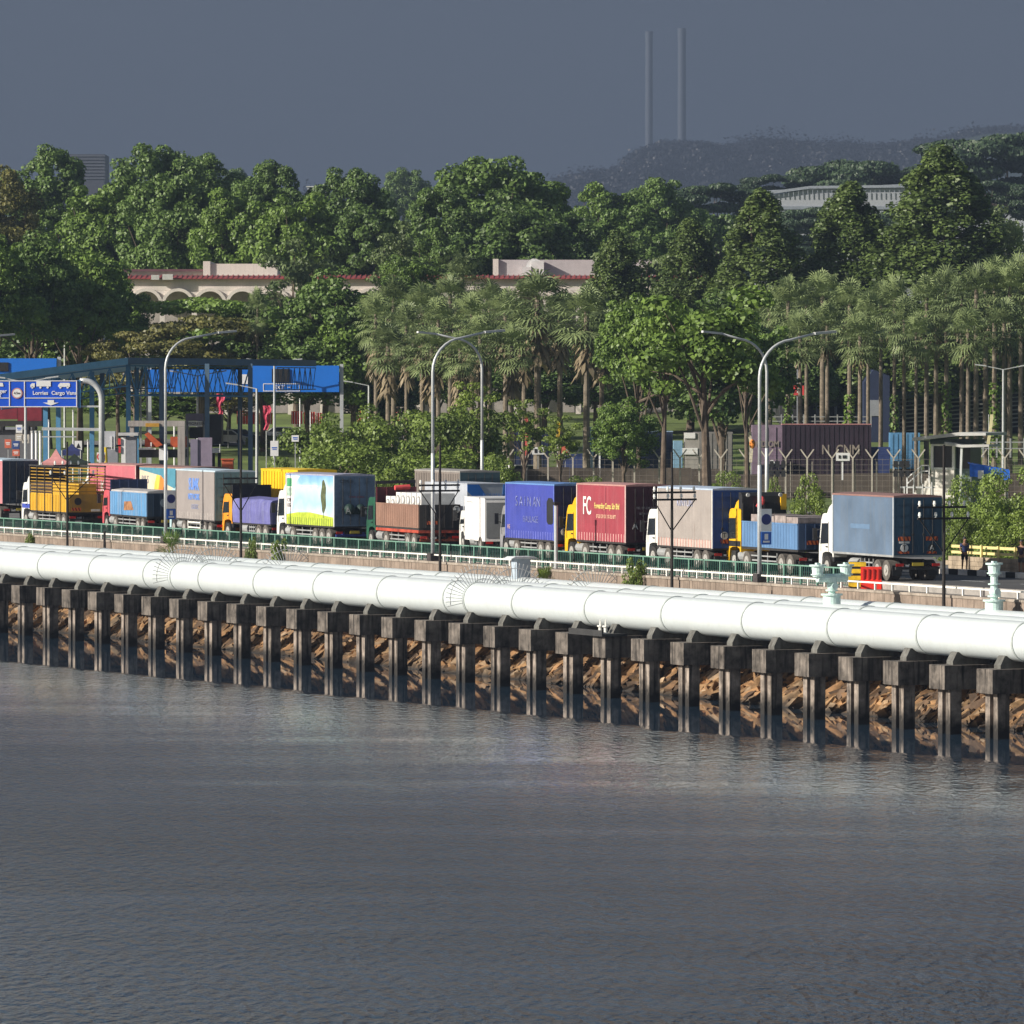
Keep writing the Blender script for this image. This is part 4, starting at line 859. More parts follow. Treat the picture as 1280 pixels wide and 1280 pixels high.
tree_tpl('big2', 'broad', 16, 24, 5, 0.326, 41.2, L_dark, 12, r0=.5)
tree_tpl('big3', 'broad', 14, 24, 7, 0.338, 41.2, L_mid, 13, r0=.5)
tree_tpl('olive', 'broad', 14, 22, 5, 0.299, 31.3, L_olive, 14, r0=.4)
tree_tpl('pale', 'open', 9, 16, 4, 0.272, 39.1, L_pale, 15, r0=.3)
tree_tpl('lime', 'open', 8, 12, 3, 0.229, 50.9, L_lime, 16, r0=.25)
tree_tpl('mid1', 'broad', 11, 16, 3, 0.261, 47.0, L_dark, 17, r0=.35)
tree_tpl('mid2', 'broad', 11, 16, 3, 0.261, 47.0, L_mid, 18, r0=.35)
tree_tpl('rain', 'flat', 15, 12, 5, 0.229, 86.3, L_olive, 19, r0=.35)
tree_tpl('rain2', 'flat', 15, 12, 4, 0.229, 86.3, L_mid, 20, r0=.35)
tree_tpl('cone1', 'cone', 9, 20, 3.0, .17, 105, L_cone, 21, r0=.3)
tree_tpl('cone2', 'cone', 10, 20, 2.5, .17, 105, L_cone, 22, r0=.3)
tree_tpl('umb', 'flat', 34, 24, 13, 0.490, 31.3, L_far, 23, r0=.7)
tree_tpl('open1', 'open', 9, 15, 6.5, 0.250, 66.7, L_mid, 24, r0=.24)
tree_tpl('open2', 'open', 9.5, 15, 6, 0.250, 66.7, L_mid, 25, r0=.27)
tree_tpl('bush1', 'bush', 7, 5, 0, 0.110, 186.5, L_hedge, 26, r0=.12)
tree_tpl('bush2', 'bush', 6, 4.5, 0, 0.130, 125.4, L_lime, 27, r0=.12)
tree_tpl('hedge', 'bush', 7, 5.5, 0, 0.126, 149.3, L_hedge, 28, r0=.12)
tree_tpl('shrub', 'bush', 2.2, 1.6, 0, 0.082, 352.8, L_lime, 29, r0=.05)
# ---- back rows (far to near)
G = 'trees on the rise behind the white building'
def T_(key, px, yt, w, Y, label, name='broadleaf_tree', g=G, **k): return plant(key, px, yt, w, Y, name, label, 'tree', g, **k)
T_('umb', 1085, 203, 260, 1350, 'hazy flat-topped tree spreading over the far white hangar', 'umbrella_tree')
T_('umb', 975, 219, 120, 1330, 'small hazy flat-topped tree left of the far white hangar roof', 'umbrella_tree')
T_('umb', 1262, 168, 270, 1250, 'tallest flat-topped dark tree in the upper right corner of the woods', 'umbrella_tree')
T_('umb', 1235, 228, 150, 1150, 'lower flat-topped tree below the tallest umbrella tree at the right', 'umbrella_tree')
T_('umb', 885, 232, 190, 1150, 'dark hazy flat-topped tree left of the first cone-shaped tree', 'umbrella_tree')
T_('umb', 1005, 275, 150, 1050, 'grey-green flat-topped tree between two cone-shaped trees', 'umbrella_tree')
T_('umb', 1010, 262, 170, 1120, 'flat dark tree crossing the foot of the far hangar, left', 'umbrella_tree')
T_('umb', 1120, 264, 170, 1110, 'flat dark tree crossing the foot of the far hangar, right', 'umbrella_tree')
T_('big1', 505, 213, 70, 1500, 'lone bluish hazy tree peeping over the skyline left of centre')
T_('big2', 290, 213, 70, 1500, 'small hazy tree top just above the dip in the skyline')
T_('olive', 5, 212, 120, 760, 'olive brown thin-crowned tree at the left edge of the skyline')
T_('big1', 60, 187, 120, 820, 'dark tree behind the olive one at the left of the skyline')
T_('big2', 190, 186, 150, 790, 'tallest dark broad tree left on the skyline, beside the dark block')
T_('big1', 262, 196, 95, 800, 'dark tree joined to the right shoulder of the tall left skyline tree')
T_('big3', 125, 235, 130, 740, 'mid green tree lower down below the dark block')
T_('big2', 215, 222, 150, 720, 'mid green broad tree in front of the tall left skyline tree')
T_('big1', 335, 205, 100, 780, 'dark skyline tree with a narrow top, left of centre')
T_('big3', 295, 240, 120, 710, 'broad green tree above the left roof of the white building')
T_('big2', 440, 214, 125, 780, 'dark skyline tree in front of the lone hazy tree')
T_('big3', 370, 246, 130, 705, 'broad green tree above the roof block of the white building')
T_('big1', 455, 262, 130, 705, 'dark tree in shade left of the pale yellow-green tree')
T_('big2', 612, 201, 200, 740, 'widest dark green tree in the middle of the skyline')
T_('big1', 560, 238, 110, 715, 'dark green tree at the left foot of the widest skyline tree')
T_('big3', 668, 218, 90, 760, 'dark green tree at the right shoulder of the widest skyline tree')
T_('big2', 700, 268, 120, 715, 'low dark green tree above the right end of the white building')
T_('big3', 752, 232, 100, 860, 'soft green skyline tree right of centre, left one of a pair')
T_('big2', 828, 226, 120, 880, 'soft green skyline tree right of centre, right one of a pair')
T_('big1', 795, 262, 130, 780, 'dark tree filling the dip below the pair of soft green trees')
T_('big1', 880, 268, 120, 900, 'dark tree behind the second cone-shaped tree')
T_('big1', 640, 262, 170, 700, 'dark lower tree under the widest skyline tree')
T_('big2', 530, 290, 120, 690, 'dark lower tree right of the pale yellow-green tree')
T_('pale', 497, 278, 78, 670, 'pale yellow-green tree above the white building, left of centre')
T_('pale', 372, 300, 100, 655, 'pale green tree rising behind the red-tiled roof')
T_('pale', 1258, 258, 80, 800, 'pale green tree right of the tallest cone-shaped tree')
T_('mid2', 1262, 330, 90, 640, 'green tree at the right edge under the skyline')
for i, (px, yt, w, lab) in enumerate([(-15, 300, 130, 'dark leafy tree cut off by the left edge below the olive one'), (38, 296, 110, 'darkest tree at the far left, above the blue road signs'), (100, 312, 130, 'dark leafy tree at the left end of the white building'), (60, 350, 150, 'dark lower tree above the sloping blue canopy'), (148, 345, 80, 'dark tree against the left end of the red-tiled roof')]):
    T_('mid1' if i % 2 else 'mid2', px, yt, w, 585 + 8 * i, lab, g='trees in front of the white building')
G = 'trees in front of the white building'
T_('rain', 255, 396, 260, 590, 'wide flat olive brown tree over the blue toll canopy', 'rain_tree', g=G)
T_('rain', 170, 416, 150, 585, 'low yellowish flat tree at the left end of the toll canopy', 'rain_tree', g=G)
T_('rain2', 250, 374, 240, 600, 'green flat-topped tree in front of the white arches', 'rain_tree', g=G)
T_('mid1', 330, 376, 110, 600, 'dark tree right under the roof block of the white building', g=G)
T_('mid1', 405, 345, 130, 590, 'dark green tree hiding the middle of the white building', g=G)
T_('mid2', 440, 375, 130, 590, 'green tree left of the clump of shaggy palms', g=G)
T_('mid1', 385, 405, 130, 590, 'dark tree right behind the big blank blue sign', g=G)
T_('mid2', 508, 322, 80, 600, 'dark small-leaved tree poking above the red-tiled roof', g=G)
T_('pale', 790, 294, 130, 660, 'fresh light green tree between the first two cone-shaped trees', g=G)
T_('mid2', 205, 490, 110, 640, 'green tree seen through the posts of the toll canopy', g=G)
T_('mid2', 130, 480, 90, 640, 'bright green tree behind the curved sign gantry post', g=G)
T_('olive', 285, 470, 110, 640, 'brownish tree seen under the canopy trusses', g=G)
T_('mid1', 480, 455, 100, 600, 'dark green tree behind the far white gantry post', g=G)
G = 'cone-shaped trees in a row behind the palms'
for key, px, yt, w, Y, lab in [('cone1', 770, 294, 92, 640, 'leftmost and shortest cone-shaped tree, above the white building end'), ('cone2', 862, 278, 100, 650, 'second cone-shaped tree from the left, with a light yellow-green tip'), ('cone1', 952, 246, 128, 640, 'middle cone-shaped tree in front of the far white hangar'), ('cone2', 1062, 234, 132, 645, 'cone-shaped tree left of the tallest one'), ('cone1', 1176, 192, 175, 640, 'tallest cone-shaped dark tree, on the right')]:
    T_(key, px, yt, w * 1.42, Y, lab, 'cone_tree', g=G)
# ---- palms
M_ptr = mat('palm_bark', (0.20, 0.165, 0.125), rough=.95, var=.3, scale=3)
L_palm = leafmat('leaf_palm', (0.03, 0.055, 0.022), (0.25, 0.315, 0.135), scale=.8, trans=.15)
L_dead = leafmat('leaf_dead', (0.11, 0.085, 0.05), (0.30, 0.24, 0.15), scale=.8, trans=.1)
def palm_mesh(seed, nl=52, skirt=False, H=15.0):
    r = random.Random(seed); V = []; Vd = []
    for i in range(nl):
        k = i / nl; el = rad(85 - 150 * k ** 1.1 + r.uniform(-10, 10)); az = i * 2.399 + r.uniform(-.2, .2)
        d = Vector((math.cos(az) * math.cos(el), math.sin(az) * math.cos(el), math.sin(el))); L0 = r.uniform(1.0, 1.75)
        base = Vector((0, 0, H - .2 - .9 * k)); c = base + d * L0; side = d.cross(Vector((0, 0, 1))).normalized(); up = side.cross(d)
        V += [base + side * .03, c + side * .03, c - side * .03, base - side * .03]
        n = 13; Lb = r.uniform(.95, 1.4)
        for j in range(n):
            a = rad(-105 + 210 * j / (n - 1)); e = d * math.cos(a) + side * math.sin(a) + up * .12; e.normalize(); q = e.cross(up).normalized() * .064
            m_ = c + e * Lb * .62; t = m_ + e * Lb * .36 + Vector((0, 0, -Lb * r.uniform(.12, .42)))
            V += [c, m_ - q, m_ + q, c]; V[-1] = c + q * .3
            V += [m_ - q, t, t + q * .3, m_ + q]
    nd = 130 if skirt else 26
    for i in range(nd):
        az = r.uniform(0, 6.28); z = H - 1.3 - (r.random() ** 1.3) * (3.6 if skirt else 1.2); R0 = .28; L0 = r.uniform(.8, 1.7)
        o = Vector((math.cos(az) * R0, math.sin(az) * R0, z)); e = Vector((math.cos(az) * .55, math.sin(az) * .55, -1)).normalized() * L0; q = Vector((-math.sin(az), math.cos(az), 0)) * r.uniform(.08, .2)
        Vd += [o, o + e * .6 - q, o + e + Vector((0, 0, -.1)), o + e * .6 + q]
    A = leafmesh('fronds', np.array([tuple(v) for v in V])); A.materials.append(L_palm)
    B = leafmesh('dead_skirt', np.array([tuple(v) for v in Vd])); B.materials.append(L_dead)
    b = MB(); z = -.5; rr = .25
    while z < H - .3: b.cyl((0, 0, z), (0, 0, z + 1.2), rr, 9, r2=rr * .965, caps=False); z += 1.2; rr *= .965
    o = b.build('trunk', M_ptr); tm = o.data; bpy.data.objects.remove(o)
    return A, B, tm, H
PM = [palm_mesh(1, skirt=True), palm_mesh(2, skirt=True), palm_mesh(3), palm_mesh(4), palm_mesh(5, 44)]
def ivy_mesh(seed):
    V = leaves([(0, 0, 1 + i * .55, .5, .5, .5) for i in range(11)], .25, 42, seed); me = leafmesh('ivy', V); me.materials.append(L_mid); return me
IVY = ivy_mesh(3)
def palm(v, px, ytop, Y, label, group, wpx=56, ivy=False):
    A, B, tm, H = PM[v]; x = xat(px, Y); zb = gz(x, Y); h = zat(ytop, Y) - zb; sc = (wpx * random.Random(px * 3).uniform(.85, 1.25) * Y / F) / 4.7
    T = empty('fan_palm', (x, Y, zb), random.Random(px).uniform(0, 6), label, 'palm', group, scale=(sc, sc, h / (H + 1.6)))
    for nm, me in (('trunk', tm), ('fronds', A), ('dead_skirt', B)):
        c = bpy.data.objects.new(nm, me); COL.objects.link(c); c.parent = T
    if ivy: c = bpy.data.objects.new('ivy', IVY); COL.objects.link(c); c.parent = T
GL = 'shaggy palms in the clump left of the middle'; LL = 'shaggy fan palm with a brown skirt of dead fronds, in the clump behind the bushes'
palm(0, 578, 322, 590, 'tallest shaggy fan palm, its head against the white building', GL, 70)
for i, (px, yt, Y) in enumerate([(470, 372, 560), (492, 352, 575), (508, 384, 548), (528, 362, 570), (548, 378, 552), (563, 350, 585), (590, 372, 560), (612, 356, 580), (600, 400, 545), (632, 368, 570), (485, 410, 540), (540, 415, 538), (655, 385, 560), (640, 410, 545), (575, 418, 536)]):
    palm(i % 2, px, yt, Y, LL, GL, 66)
palm(1, 672, 346, 555, 'broad-headed fan palm standing clear at the right of the shaggy clump', GL, 92)
palm(0, 700, 372, 575, 'fan palm between the broad-headed one and the lone one with a thick skirt', GL, 70)
palm(1, 733, 366, 545, 'lone fan palm with a thick brown skirt left of the tall roadside trees', GL, 76)
palm(0, 752, 392, 560, 'shaded fan palm directly right of the lone thick-skirted palm', GL, 60)
GR = 'palms in the row behind the fence at the right'; LR = 'slender grey-trunked fan palm in the row behind the fence at the right'
ivl = {985: 'ivy-wrapped fan palm at the left end of the right-hand row', 1062: 'ivy-wrapped fan palm beside the dark purple container', 1118: 'ivy-wrapped fan palm near the light blue truck', 1183: 'ivy-wrapped fan palm left of the guard booth roof', 1243: 'ivy-wrapped fan palm right of the guard booth'}
for i, (px, yt, Y) in enumerate([(962, 366, 570), (985, 352, 560), (1008, 360, 575), (1028, 346, 585), (1034, 384, 556), (1062, 356, 570), (1085, 372, 560), (1101, 358, 575), (1118, 352, 566), (1130, 378, 556), (1158, 350, 562), (1183, 340, 580), (1202, 352, 566), (1220, 336, 560), (1232, 342, 580), (1243, 328, 572), (1262, 334, 560), (1276, 326, 580), (1290, 340, 560), (940, 380, 585), (1000, 395, 552), (1075, 398, 550), (1145, 396, 552), (1170, 390, 580), (1210, 392, 552), (1255, 380, 556)]):
    palm(2 + i % 3, px, yt, Y, ivl.get(px, LR), GR, 62, ivy=px in ivl)
palm(2, 1262, 285, 640, 'far fan palm standing above the others near the right edge', GR, 50)
palm(3, 322, 365, 590, 'single dark palm against the white arches', None, 44)
# ---- trees with bare trunks beside the road
G = 'tall roadside trees in front of the fence'
T_('open1', 828, 380, 130, 430, 'slim roadside tree with a forked grey trunk, left one of three', 'roadside_tree', g=G)
T_('open2', 885, 362, 165, 415, 'tallest roadside tree with a dark mossy trunk, middle one of three', 'roadside_tree', g=G)
T_('open1', 935, 400, 110, 450, 'roadside tree partly hidden behind the twin street lamps', 'roadside_tree', g=G)
T_('mid2', 800, 372, 110, 520, 'dense green tree behind the slim roadside tree', g=G)
T_('mid1', 905, 372, 150, 520, 'dense dark tree filling the gap behind the tallest roadside tree', g=G)
T_('lime', 590, 478, 75, 470, 'yellow-green young tree behind the right-hand lamp of the near pair', g=G)
T_('lime', 655, 500, 70, 480, 'yellow-green small tree among the palm trunks', g=G)
T_('lime', 700, 520, 60, 500, 'small light green tree left of the blue container behind the fence', g=G)
T_('mid2', 780, 500, 80, 500, 'leafy low tree over the blue container behind the fence', g=G)
for i, (px, yt, w) in enumerate([(470, 430, 110), (540, 425, 120), (610, 420, 120), (680, 425, 120), (745, 430, 110), (1000, 420, 90)]):
    T_('mid1', px, yt, w, 625, ['dark tree in shade behind the left edge of the shaggy palms', 'dark tree in shade behind the tallest shaggy palm', 'dark tree in shade behind the middle of the shaggy palms', 'dark tree in shade behind the broad-headed palm', 'dark tree in shade behind the lone thick-skirted palm', 'dark tree in shade behind the small square red sign'][i], g='shaded trees behind the palms')
# ---- hedges and bushes
G = 'dense roadside bushes'
def B_(key, px, yt, w, Y, label, g=G, **k): return plant(key, px, yt, w, Y, 'bush', label, 'bush', g, **k)
B_('hedge', 395, 534, 125, 462, 'leftmost dense bush by the traffic light signs'); B_('hedge', 440, 522, 150, 455, 'tall dense bush over the printed curtain lorry'); B_('hedge', 495, 512, 160, 460, 'largest dense bush, in the middle of the hedge')
B_('hedge', 545, 516, 140, 450, 'dense bush behind the lamp post nearest the middle'); B_('hedge', 592, 520, 140, 470, 'dense bush left of the fence'); B_('bush2', 478, 588, 60, 420, 'light green small bush in front of the hedge'); B_('hedge', 425, 556, 160, 430, 'low dense bush right behind the printed curtain lorry'); B_('hedge', 540, 566, 170, 430, 'dark low bush behind the tall grey container'); B_('hedge', 625, 570, 70, 440, 'dark bush at the left end of the fence wall'); B_('bush1', 735, 596, 90, 455, 'small scrubby bush at the foot of the lone palm'); B_('bush1', 905, 590, 70, 440, 'scrubby bush left of the twin lamps')
B_('bush2', 1010, 594, 62, 352, 'bright green bush between the blue dropside and the grey-blue box lorry'); B_('bush2', 968, 598, 32, 356, 'small bright bush directly right of the twin lamp posts')
B_('bush1', 1215, 596, 100, 338, 'big glossy green bush behind the yellow railing, left part'); B_('bush1', 1268, 588, 130, 336, 'big glossy green bush at the right edge behind the yellow railing'); B_('bush2', 1262, 640, 90, 330, 'yellow-green low bush overhanging the yellow railing'); B_('bush2', 1200, 636, 50, 331, 'yellow-green low bush behind the standing man')
# ---- plants on the wall
def plant_on_wall(px, yt, w, D, label, z=-.5, key='shrub'):
    s = s_of(px, D); p = W(D, s, z); tm, me, ww, H = TPL[key]; k = (w * p.y / F) / ww; h = zat(yt, p.y) - z
    T = empty('wall_shrub', p, px, label, 'shrub', 'plants growing on the retaining wall', scale=(k, k, h / H))
    for nm, q in (('foliage', me), ('stem', tm)): c = bpy.data.objects.new(nm, q); COL.objects.link(c); c.parent = T
plant_on_wall(797, 698, 38, 143.2, 'rounded yellow-green shrub on the wall below the beige curtain lorry', z=-1.6)
plant_on_wall(348, 674, 32, 143.2, 'yellow-green shrub on the wall below the printed curtain lorry', z=-1.6)
plant_on_wall(315, 672, 20, 143.2, 'narrow green shrub on the wall beside the black pole', z=-1.6)
plant_on_wall(38, 666, 20, 143.2, 'tiny shrub on the wall near the left edge', z=-1.4)
def low_palm(px, yt, w, D, label, seed):
    r = random.Random(seed); V = []
    for i in range(22):
        az = i * 2.399; el = rad(r.uniform(5, 80)); d = Vector((math.cos(az) * math.cos(el), math.sin(az) * math.cos(el), math.sin(el))); side = d.cross(Vector((0, 0, 1))).normalized(); c = d * .55
        V += [side * .02, c + side * .02, c - side * .02, -side * .02]
        for j in range(11):
            a = rad(-80 + 16 * j); e = d * math.cos(a) + side * math.sin(a); q = side * .03; t = c + e * .62 + Vector((0, 0, -.08)); m_ = c + e * .35
            V += [c, m_ - q, t, m_ + q]
    me = leafmesh('fronds', np.array([tuple(v) for v in V])); me.materials.append(L_lime if seed == 5 else L_mid); s = s_of(px, D); p = W(D, s, -1.2); k = (w * p.y / F) / 2.1
    T = empty('small_palm', p, 0, label, 'palm', 'plants growing on the retaining wall', scale=(k, k, (zat(yt, p.y) + 1.2) / 1.15)); c = bpy.data.objects.new('fronds', me); COL.objects.link(c); c.parent = T
    b = MB(); b.cyl((0, 0, -.6), (0, 0, .2), .1, 8, r2=.06); b.build('stem', M_ptr, T)
low_palm(213, 656, 48, 143.2, 'small spiky palm on the wall below the dull grey curtain lorry', 4)
low_palm(683, 704, 40, 143.2, 'small pale spiky palm on the wall beside the blue-grey cabinet', 5)
# ------------------------------------------------------------------ street lamps
M_lamp = mat('lamp_post_paint', (0.50, 0.52, 0.53), rough=.4, metal=.2, var=.08, scale=2)
def lamp(px, D, base_z, side, ztop, reach, label, r=.085, plinth=True):
    T = thing('street_lamp', D, s_of(px, D), base_z, label, 'street lamp', 'tall curved street lamps beside the causeway')
    H = ztop - base_z; R = 1.9 if reach > 3 else 1.2; sy = -1 if side > 0 else 1   # side > 0: arm over the road
    pts = [(0, 0, .3), (0, 0, H - R - .7)]
    for k in range(1, 9): t = rad(90 * k / 8 * .94); pts.append((0, sy * R * (1 - math.cos(t)), H - R - .7 + R * math.sin(t)))
    y0, z0 = pts[-1][1], pts[-1][2]; pts.append((0, sy * (reach - .9), z0 + .32))
    b = MB(); b.tube([(0, 0, .3), (0, 0, H * .45), (0, 0, H * .45 + .02)], [r * 1.25, r * 1.25, r], 12); b.tube([(0, 0, H * .45)] + pts[1:], [r] + [r * (1 - .35 * i / len(pts)) for i in range(len(pts) - 1)], 12); b.build('pole', M_lamp, T, smooth_=True)
    b = MB(); e = Vector((0, sy * (reach - .95), z0 + .32)); f = Vector((0, sy * (reach + .25), z0 + .42)); b.bar(e, f, .26, .12); b.build('lamp_head', mat('lamp_head', (.55, .56, .56), var=.08), T)
    if plinth: b = MB(); b.box(-.25, .25, -.25, .25, -.35, .3); b.build('plinth', mat('dark_plinth', (.06, .05, .05), var=.3), T)
    return T
A1 = lamp(207, 143.65, -.2, 1, 12.9, 4.4, 'curved street lamp on the retaining wall by the dull grey curtain lorry')
lamp(541, 143.65, -.2, 1, 12.7, 4.1, 'curved street lamp on the retaining wall by the brown dropside lorry')
A3 = lamp(949.5, 143.65, -.2, 1, 12.4, 4.0, 'curved street lamp on the retaining wall by the yellow-cabbed dropside lorry')
lamp(602.5, 166.8, 0, -1, 12.9, 4.2, 'curved street lamp across the road by the tall grey container, arm pointing left', r=.085)
lamp(958.5, 166.8, 0, -1, 12.7, 3.9, 'curved street lamp across the road, left-pointing arm, by the bright green bush', r=.085)
lamp(-52, 143.65, -.2, 1, 12.9, 3.7, 'curved street lamp beyond the left edge, only its lamp head showing')
# small signs fixed to the lamp posts
M_blue = mat('sign_blue', (0.02, 0.12, 0.52), rough=.4, var=.05); M_bright = mat('gantry_blue', (0.015, 0.16, 0.62), rough=.45, var=.05, scale=.5)
M_swhite = mat('sign_white', (.74, .74, .74), var=.04)
for T, nm, z in ((A1, 'blue round no-entry style plate', 2.5), (A3, 'round plate', 2.9)):
    b = MB(); b.box(-.03, -.012, -.5, .1, z - .5, z + .62); pl = b.build('white_plate', M_swhite, T); pl.location = (-.12, -.1, 0)
    b = MB(); b.cyl((-.035, -.2, z + .1), (-.045, -.2, z + .1), .27, 20); o = b.build('blue_disc', mat('navy_sign', (.02, .03, .16)), T); o.location = (-.12, -.1, 0)
    b = MB(); b.box(-.04, -.012, -.48, .08, z - 1.15, z - .52); o = b.build('blue_plate', M_blue, T); o.location = (-.12, -.1, 0)
    b = MB(); b.box(-.045, -.041, -.3, -.1, z - .9, z - .62); b.box(-.045, -.041, -.38, -.02, z - 1.05, z - .96); o = b.build('white_symbol', M_swhite, T); o.location = (-.12, -.1, 0)
# short post carrying the back of a black sign
T = thing('sign_post', 143.7, s_of(695, 143.7), -.3, 'grey post with a black cap beside the black sign shape on the violet-blue lorry', 'post')
b = MB(); b.cyl((0, 0, 0), (0, 0, 3.35), .1, 10); b.build('pole', M_lamp, T); b = MB(); b.box(-.14, .14, -.16, .14, 3.351, 3.52); b.build('cap', M_blk, T)
# ------------------------------------------------------------------ black service poles between pipes and wall
M_pole = mat('tarred_pole', (0.022, 0.018, 0.016), rough=.8, var=.3, scale=4)
M_ins = mat('insulator', (.78, .78, .74), rough=.25, var=.05)
def ppole(px, ytop, ybase, arms, label, r=.075, ins=True):
    D = 142.95; Y = WP(px, D).y; z0 = -2.9; zt = zat(ytop, Y)
    T = thing('utility_pole', D, s_of(px, D), z0, label, 'pole', 'black poles between the pipes and the wall')
    b = MB(); b.cyl((0, 0, 0), (0, 0, zt - z0), r * 1.2, 10, r2=r * .8); b.build('pole', M_pole, T)
    if arms:
        for k, (ya, lo, hi) in enumerate(arms):
            z = zat(ya, Y) - z0; a, c = -(hi - px) / 25.0 * 1.05, -(lo - px) / 25.0 * 1.05
            b = MB(); b.box(-.05, .05, a, c, z - .05, z + .05); o = b.build('crossarm', M_pole, T)
            if ins:
                for q in np.linspace(a + .1, c - .1, 4):
                    b = MB(); b.cyl((0, q, z + .05), (0, q, z + .15), .05, 8); b.cyl((0, q, z + .13), (0, q, z + .30), .085, 8, r2=.05); b.build('insulator', M_ins, o)
        z = zat(arms[-1][0], Y) - z0; lo, hi = arms[-1][1], arms[-1][2]
        b = MB(); b.bar((0, -(lo - px) / 25.0, z), (0, .05, z - 1.55), .045); b.bar((0, -(hi - px) / 25.0, z), (0, -.05, z - 1.55), .045); b.build('brace', M_pole, T)
ppole(84, 552, 688, [(582, 62, 104), (594, 55, 128)], 'black pole with insulated crossarms in front of the yellow stake-sided lorry')
ppole(301, 512, 703, [(598, 274, 326), (605, 274, 326)], 'black pole with crossarms in front of the dull grey and violet lorries', ins=False)
ppole(550, 556, 718, [(606.5, 520, 578), (613.5, 520, 578)], 'black pole with crossarms in front of the tall grey container', ins=True)
ppole(840, 565, 740, [(615.5, 814, 872), (624.5, 814, 873)], 'black pole with crossarms in front of the beige curtain lorry')
ppole(1180, 556, 764, [(634, 1147, 1208), (648, 1147, 1213)], 'black pole with a double row of white insulators behind the grey-blue box lorry')
ppole(130.5, 664, 690, None, 'short black stub post in the gap of the white railing', r=.09)
ppole(965, 738, 745, None, 'small black stake behind the pipes under the twin lamps', r=.04)
# ------------------------------------------------------------------ water barriers on the road
T = thing('water_barrier', 144.7, s_of(1089, 144.7), -.372, 'red plastic water-filled barrier by the rear wheels of the grey-blue box lorry', 'barrier')
T.rotation_euler = (0, 0, ANG + rad(62)); m = mat('barrier_red', (.72, .035, .02), rough=.45, var=.1)
b = MB(); b.prism([(-.3, 0), (.3, 0), (.22, .35), (.12, .5), (.10, 1.08), (-.10, 1.08), (-.12, .5), (-.22, .35)], 'x', -.5, .5); b.build('shell', m, T)
b = MB()
for x in (-.36, -.12, .12, .36): b.box(x - .04, x + .04, .125, .17, .45, .98); b.box(x - .04, x + .04, -.17, -.125, .45, .98)
b.build('ribs', mat('barrier_dark', (.45, .02, .015)), T)
T = thing('stacked_barrier', 144.8, s_of(1071, 144.8), -.372, 'stack of yellow and black bars beside the red water barrier', 'barrier'); T.rotation_euler = (0, 0, ANG + rad(62))
for k in range(4):
    b = MB(); b.box(-.45, .4, -.2, .2, .06 + k * .33, .27 + k * .33)
    for q in (-.3, -.02, .25): b.box(q, q + .04, -.22, -.2, .08 + k * .33, .25 + k * .33)
    b.build('yellow_bar', mat('bar_yellow', (.75, .48, .02), var=.2, scale=4), T)
b = MB(); b.box(-.4, .35, -.15, .15, 0, 1.28); b.build('black_frame', M_blk, T)
# ------------------------------------------------------------------ people
def skin(name, joints, edges, m, parent, sub=1):
    me = bpy.data.meshes.new(name); me.from_pydata([j[0] for j in joints], edges, []); o = bpy.data.objects.new(name, me); COL.objects.link(o)
    md = o.modifiers.new('s', 'SKIN'); 
    for i, j in enumerate(joints): me.skin_vertices[0].data[i].radius = (j[1], j[1] if len(j) < 3 else j[2]); 
    me.skin_vertices[0].data[0].use_root = True
    o.modifiers.new('u', 'SUBSURF').levels = sub; o.modifiers['u'].render_levels = sub
    me2 = bpy.data.meshes.new_from_object(o.evaluated_get(bpy.context.evaluated_depsgraph_get())); bpy.data.objects.remove(o)
    me2.materials.clear(); me2.materials.append(m); me2.polygons.foreach_set('use_smooth', [True] * len(me2.polygons)); q = bpy.data.objects.new(name, me2); COL.objects.link(q); q.parent = parent; return q
M_skin = mat('skin', (.30, .16, .10), rough=.6, var=.05)
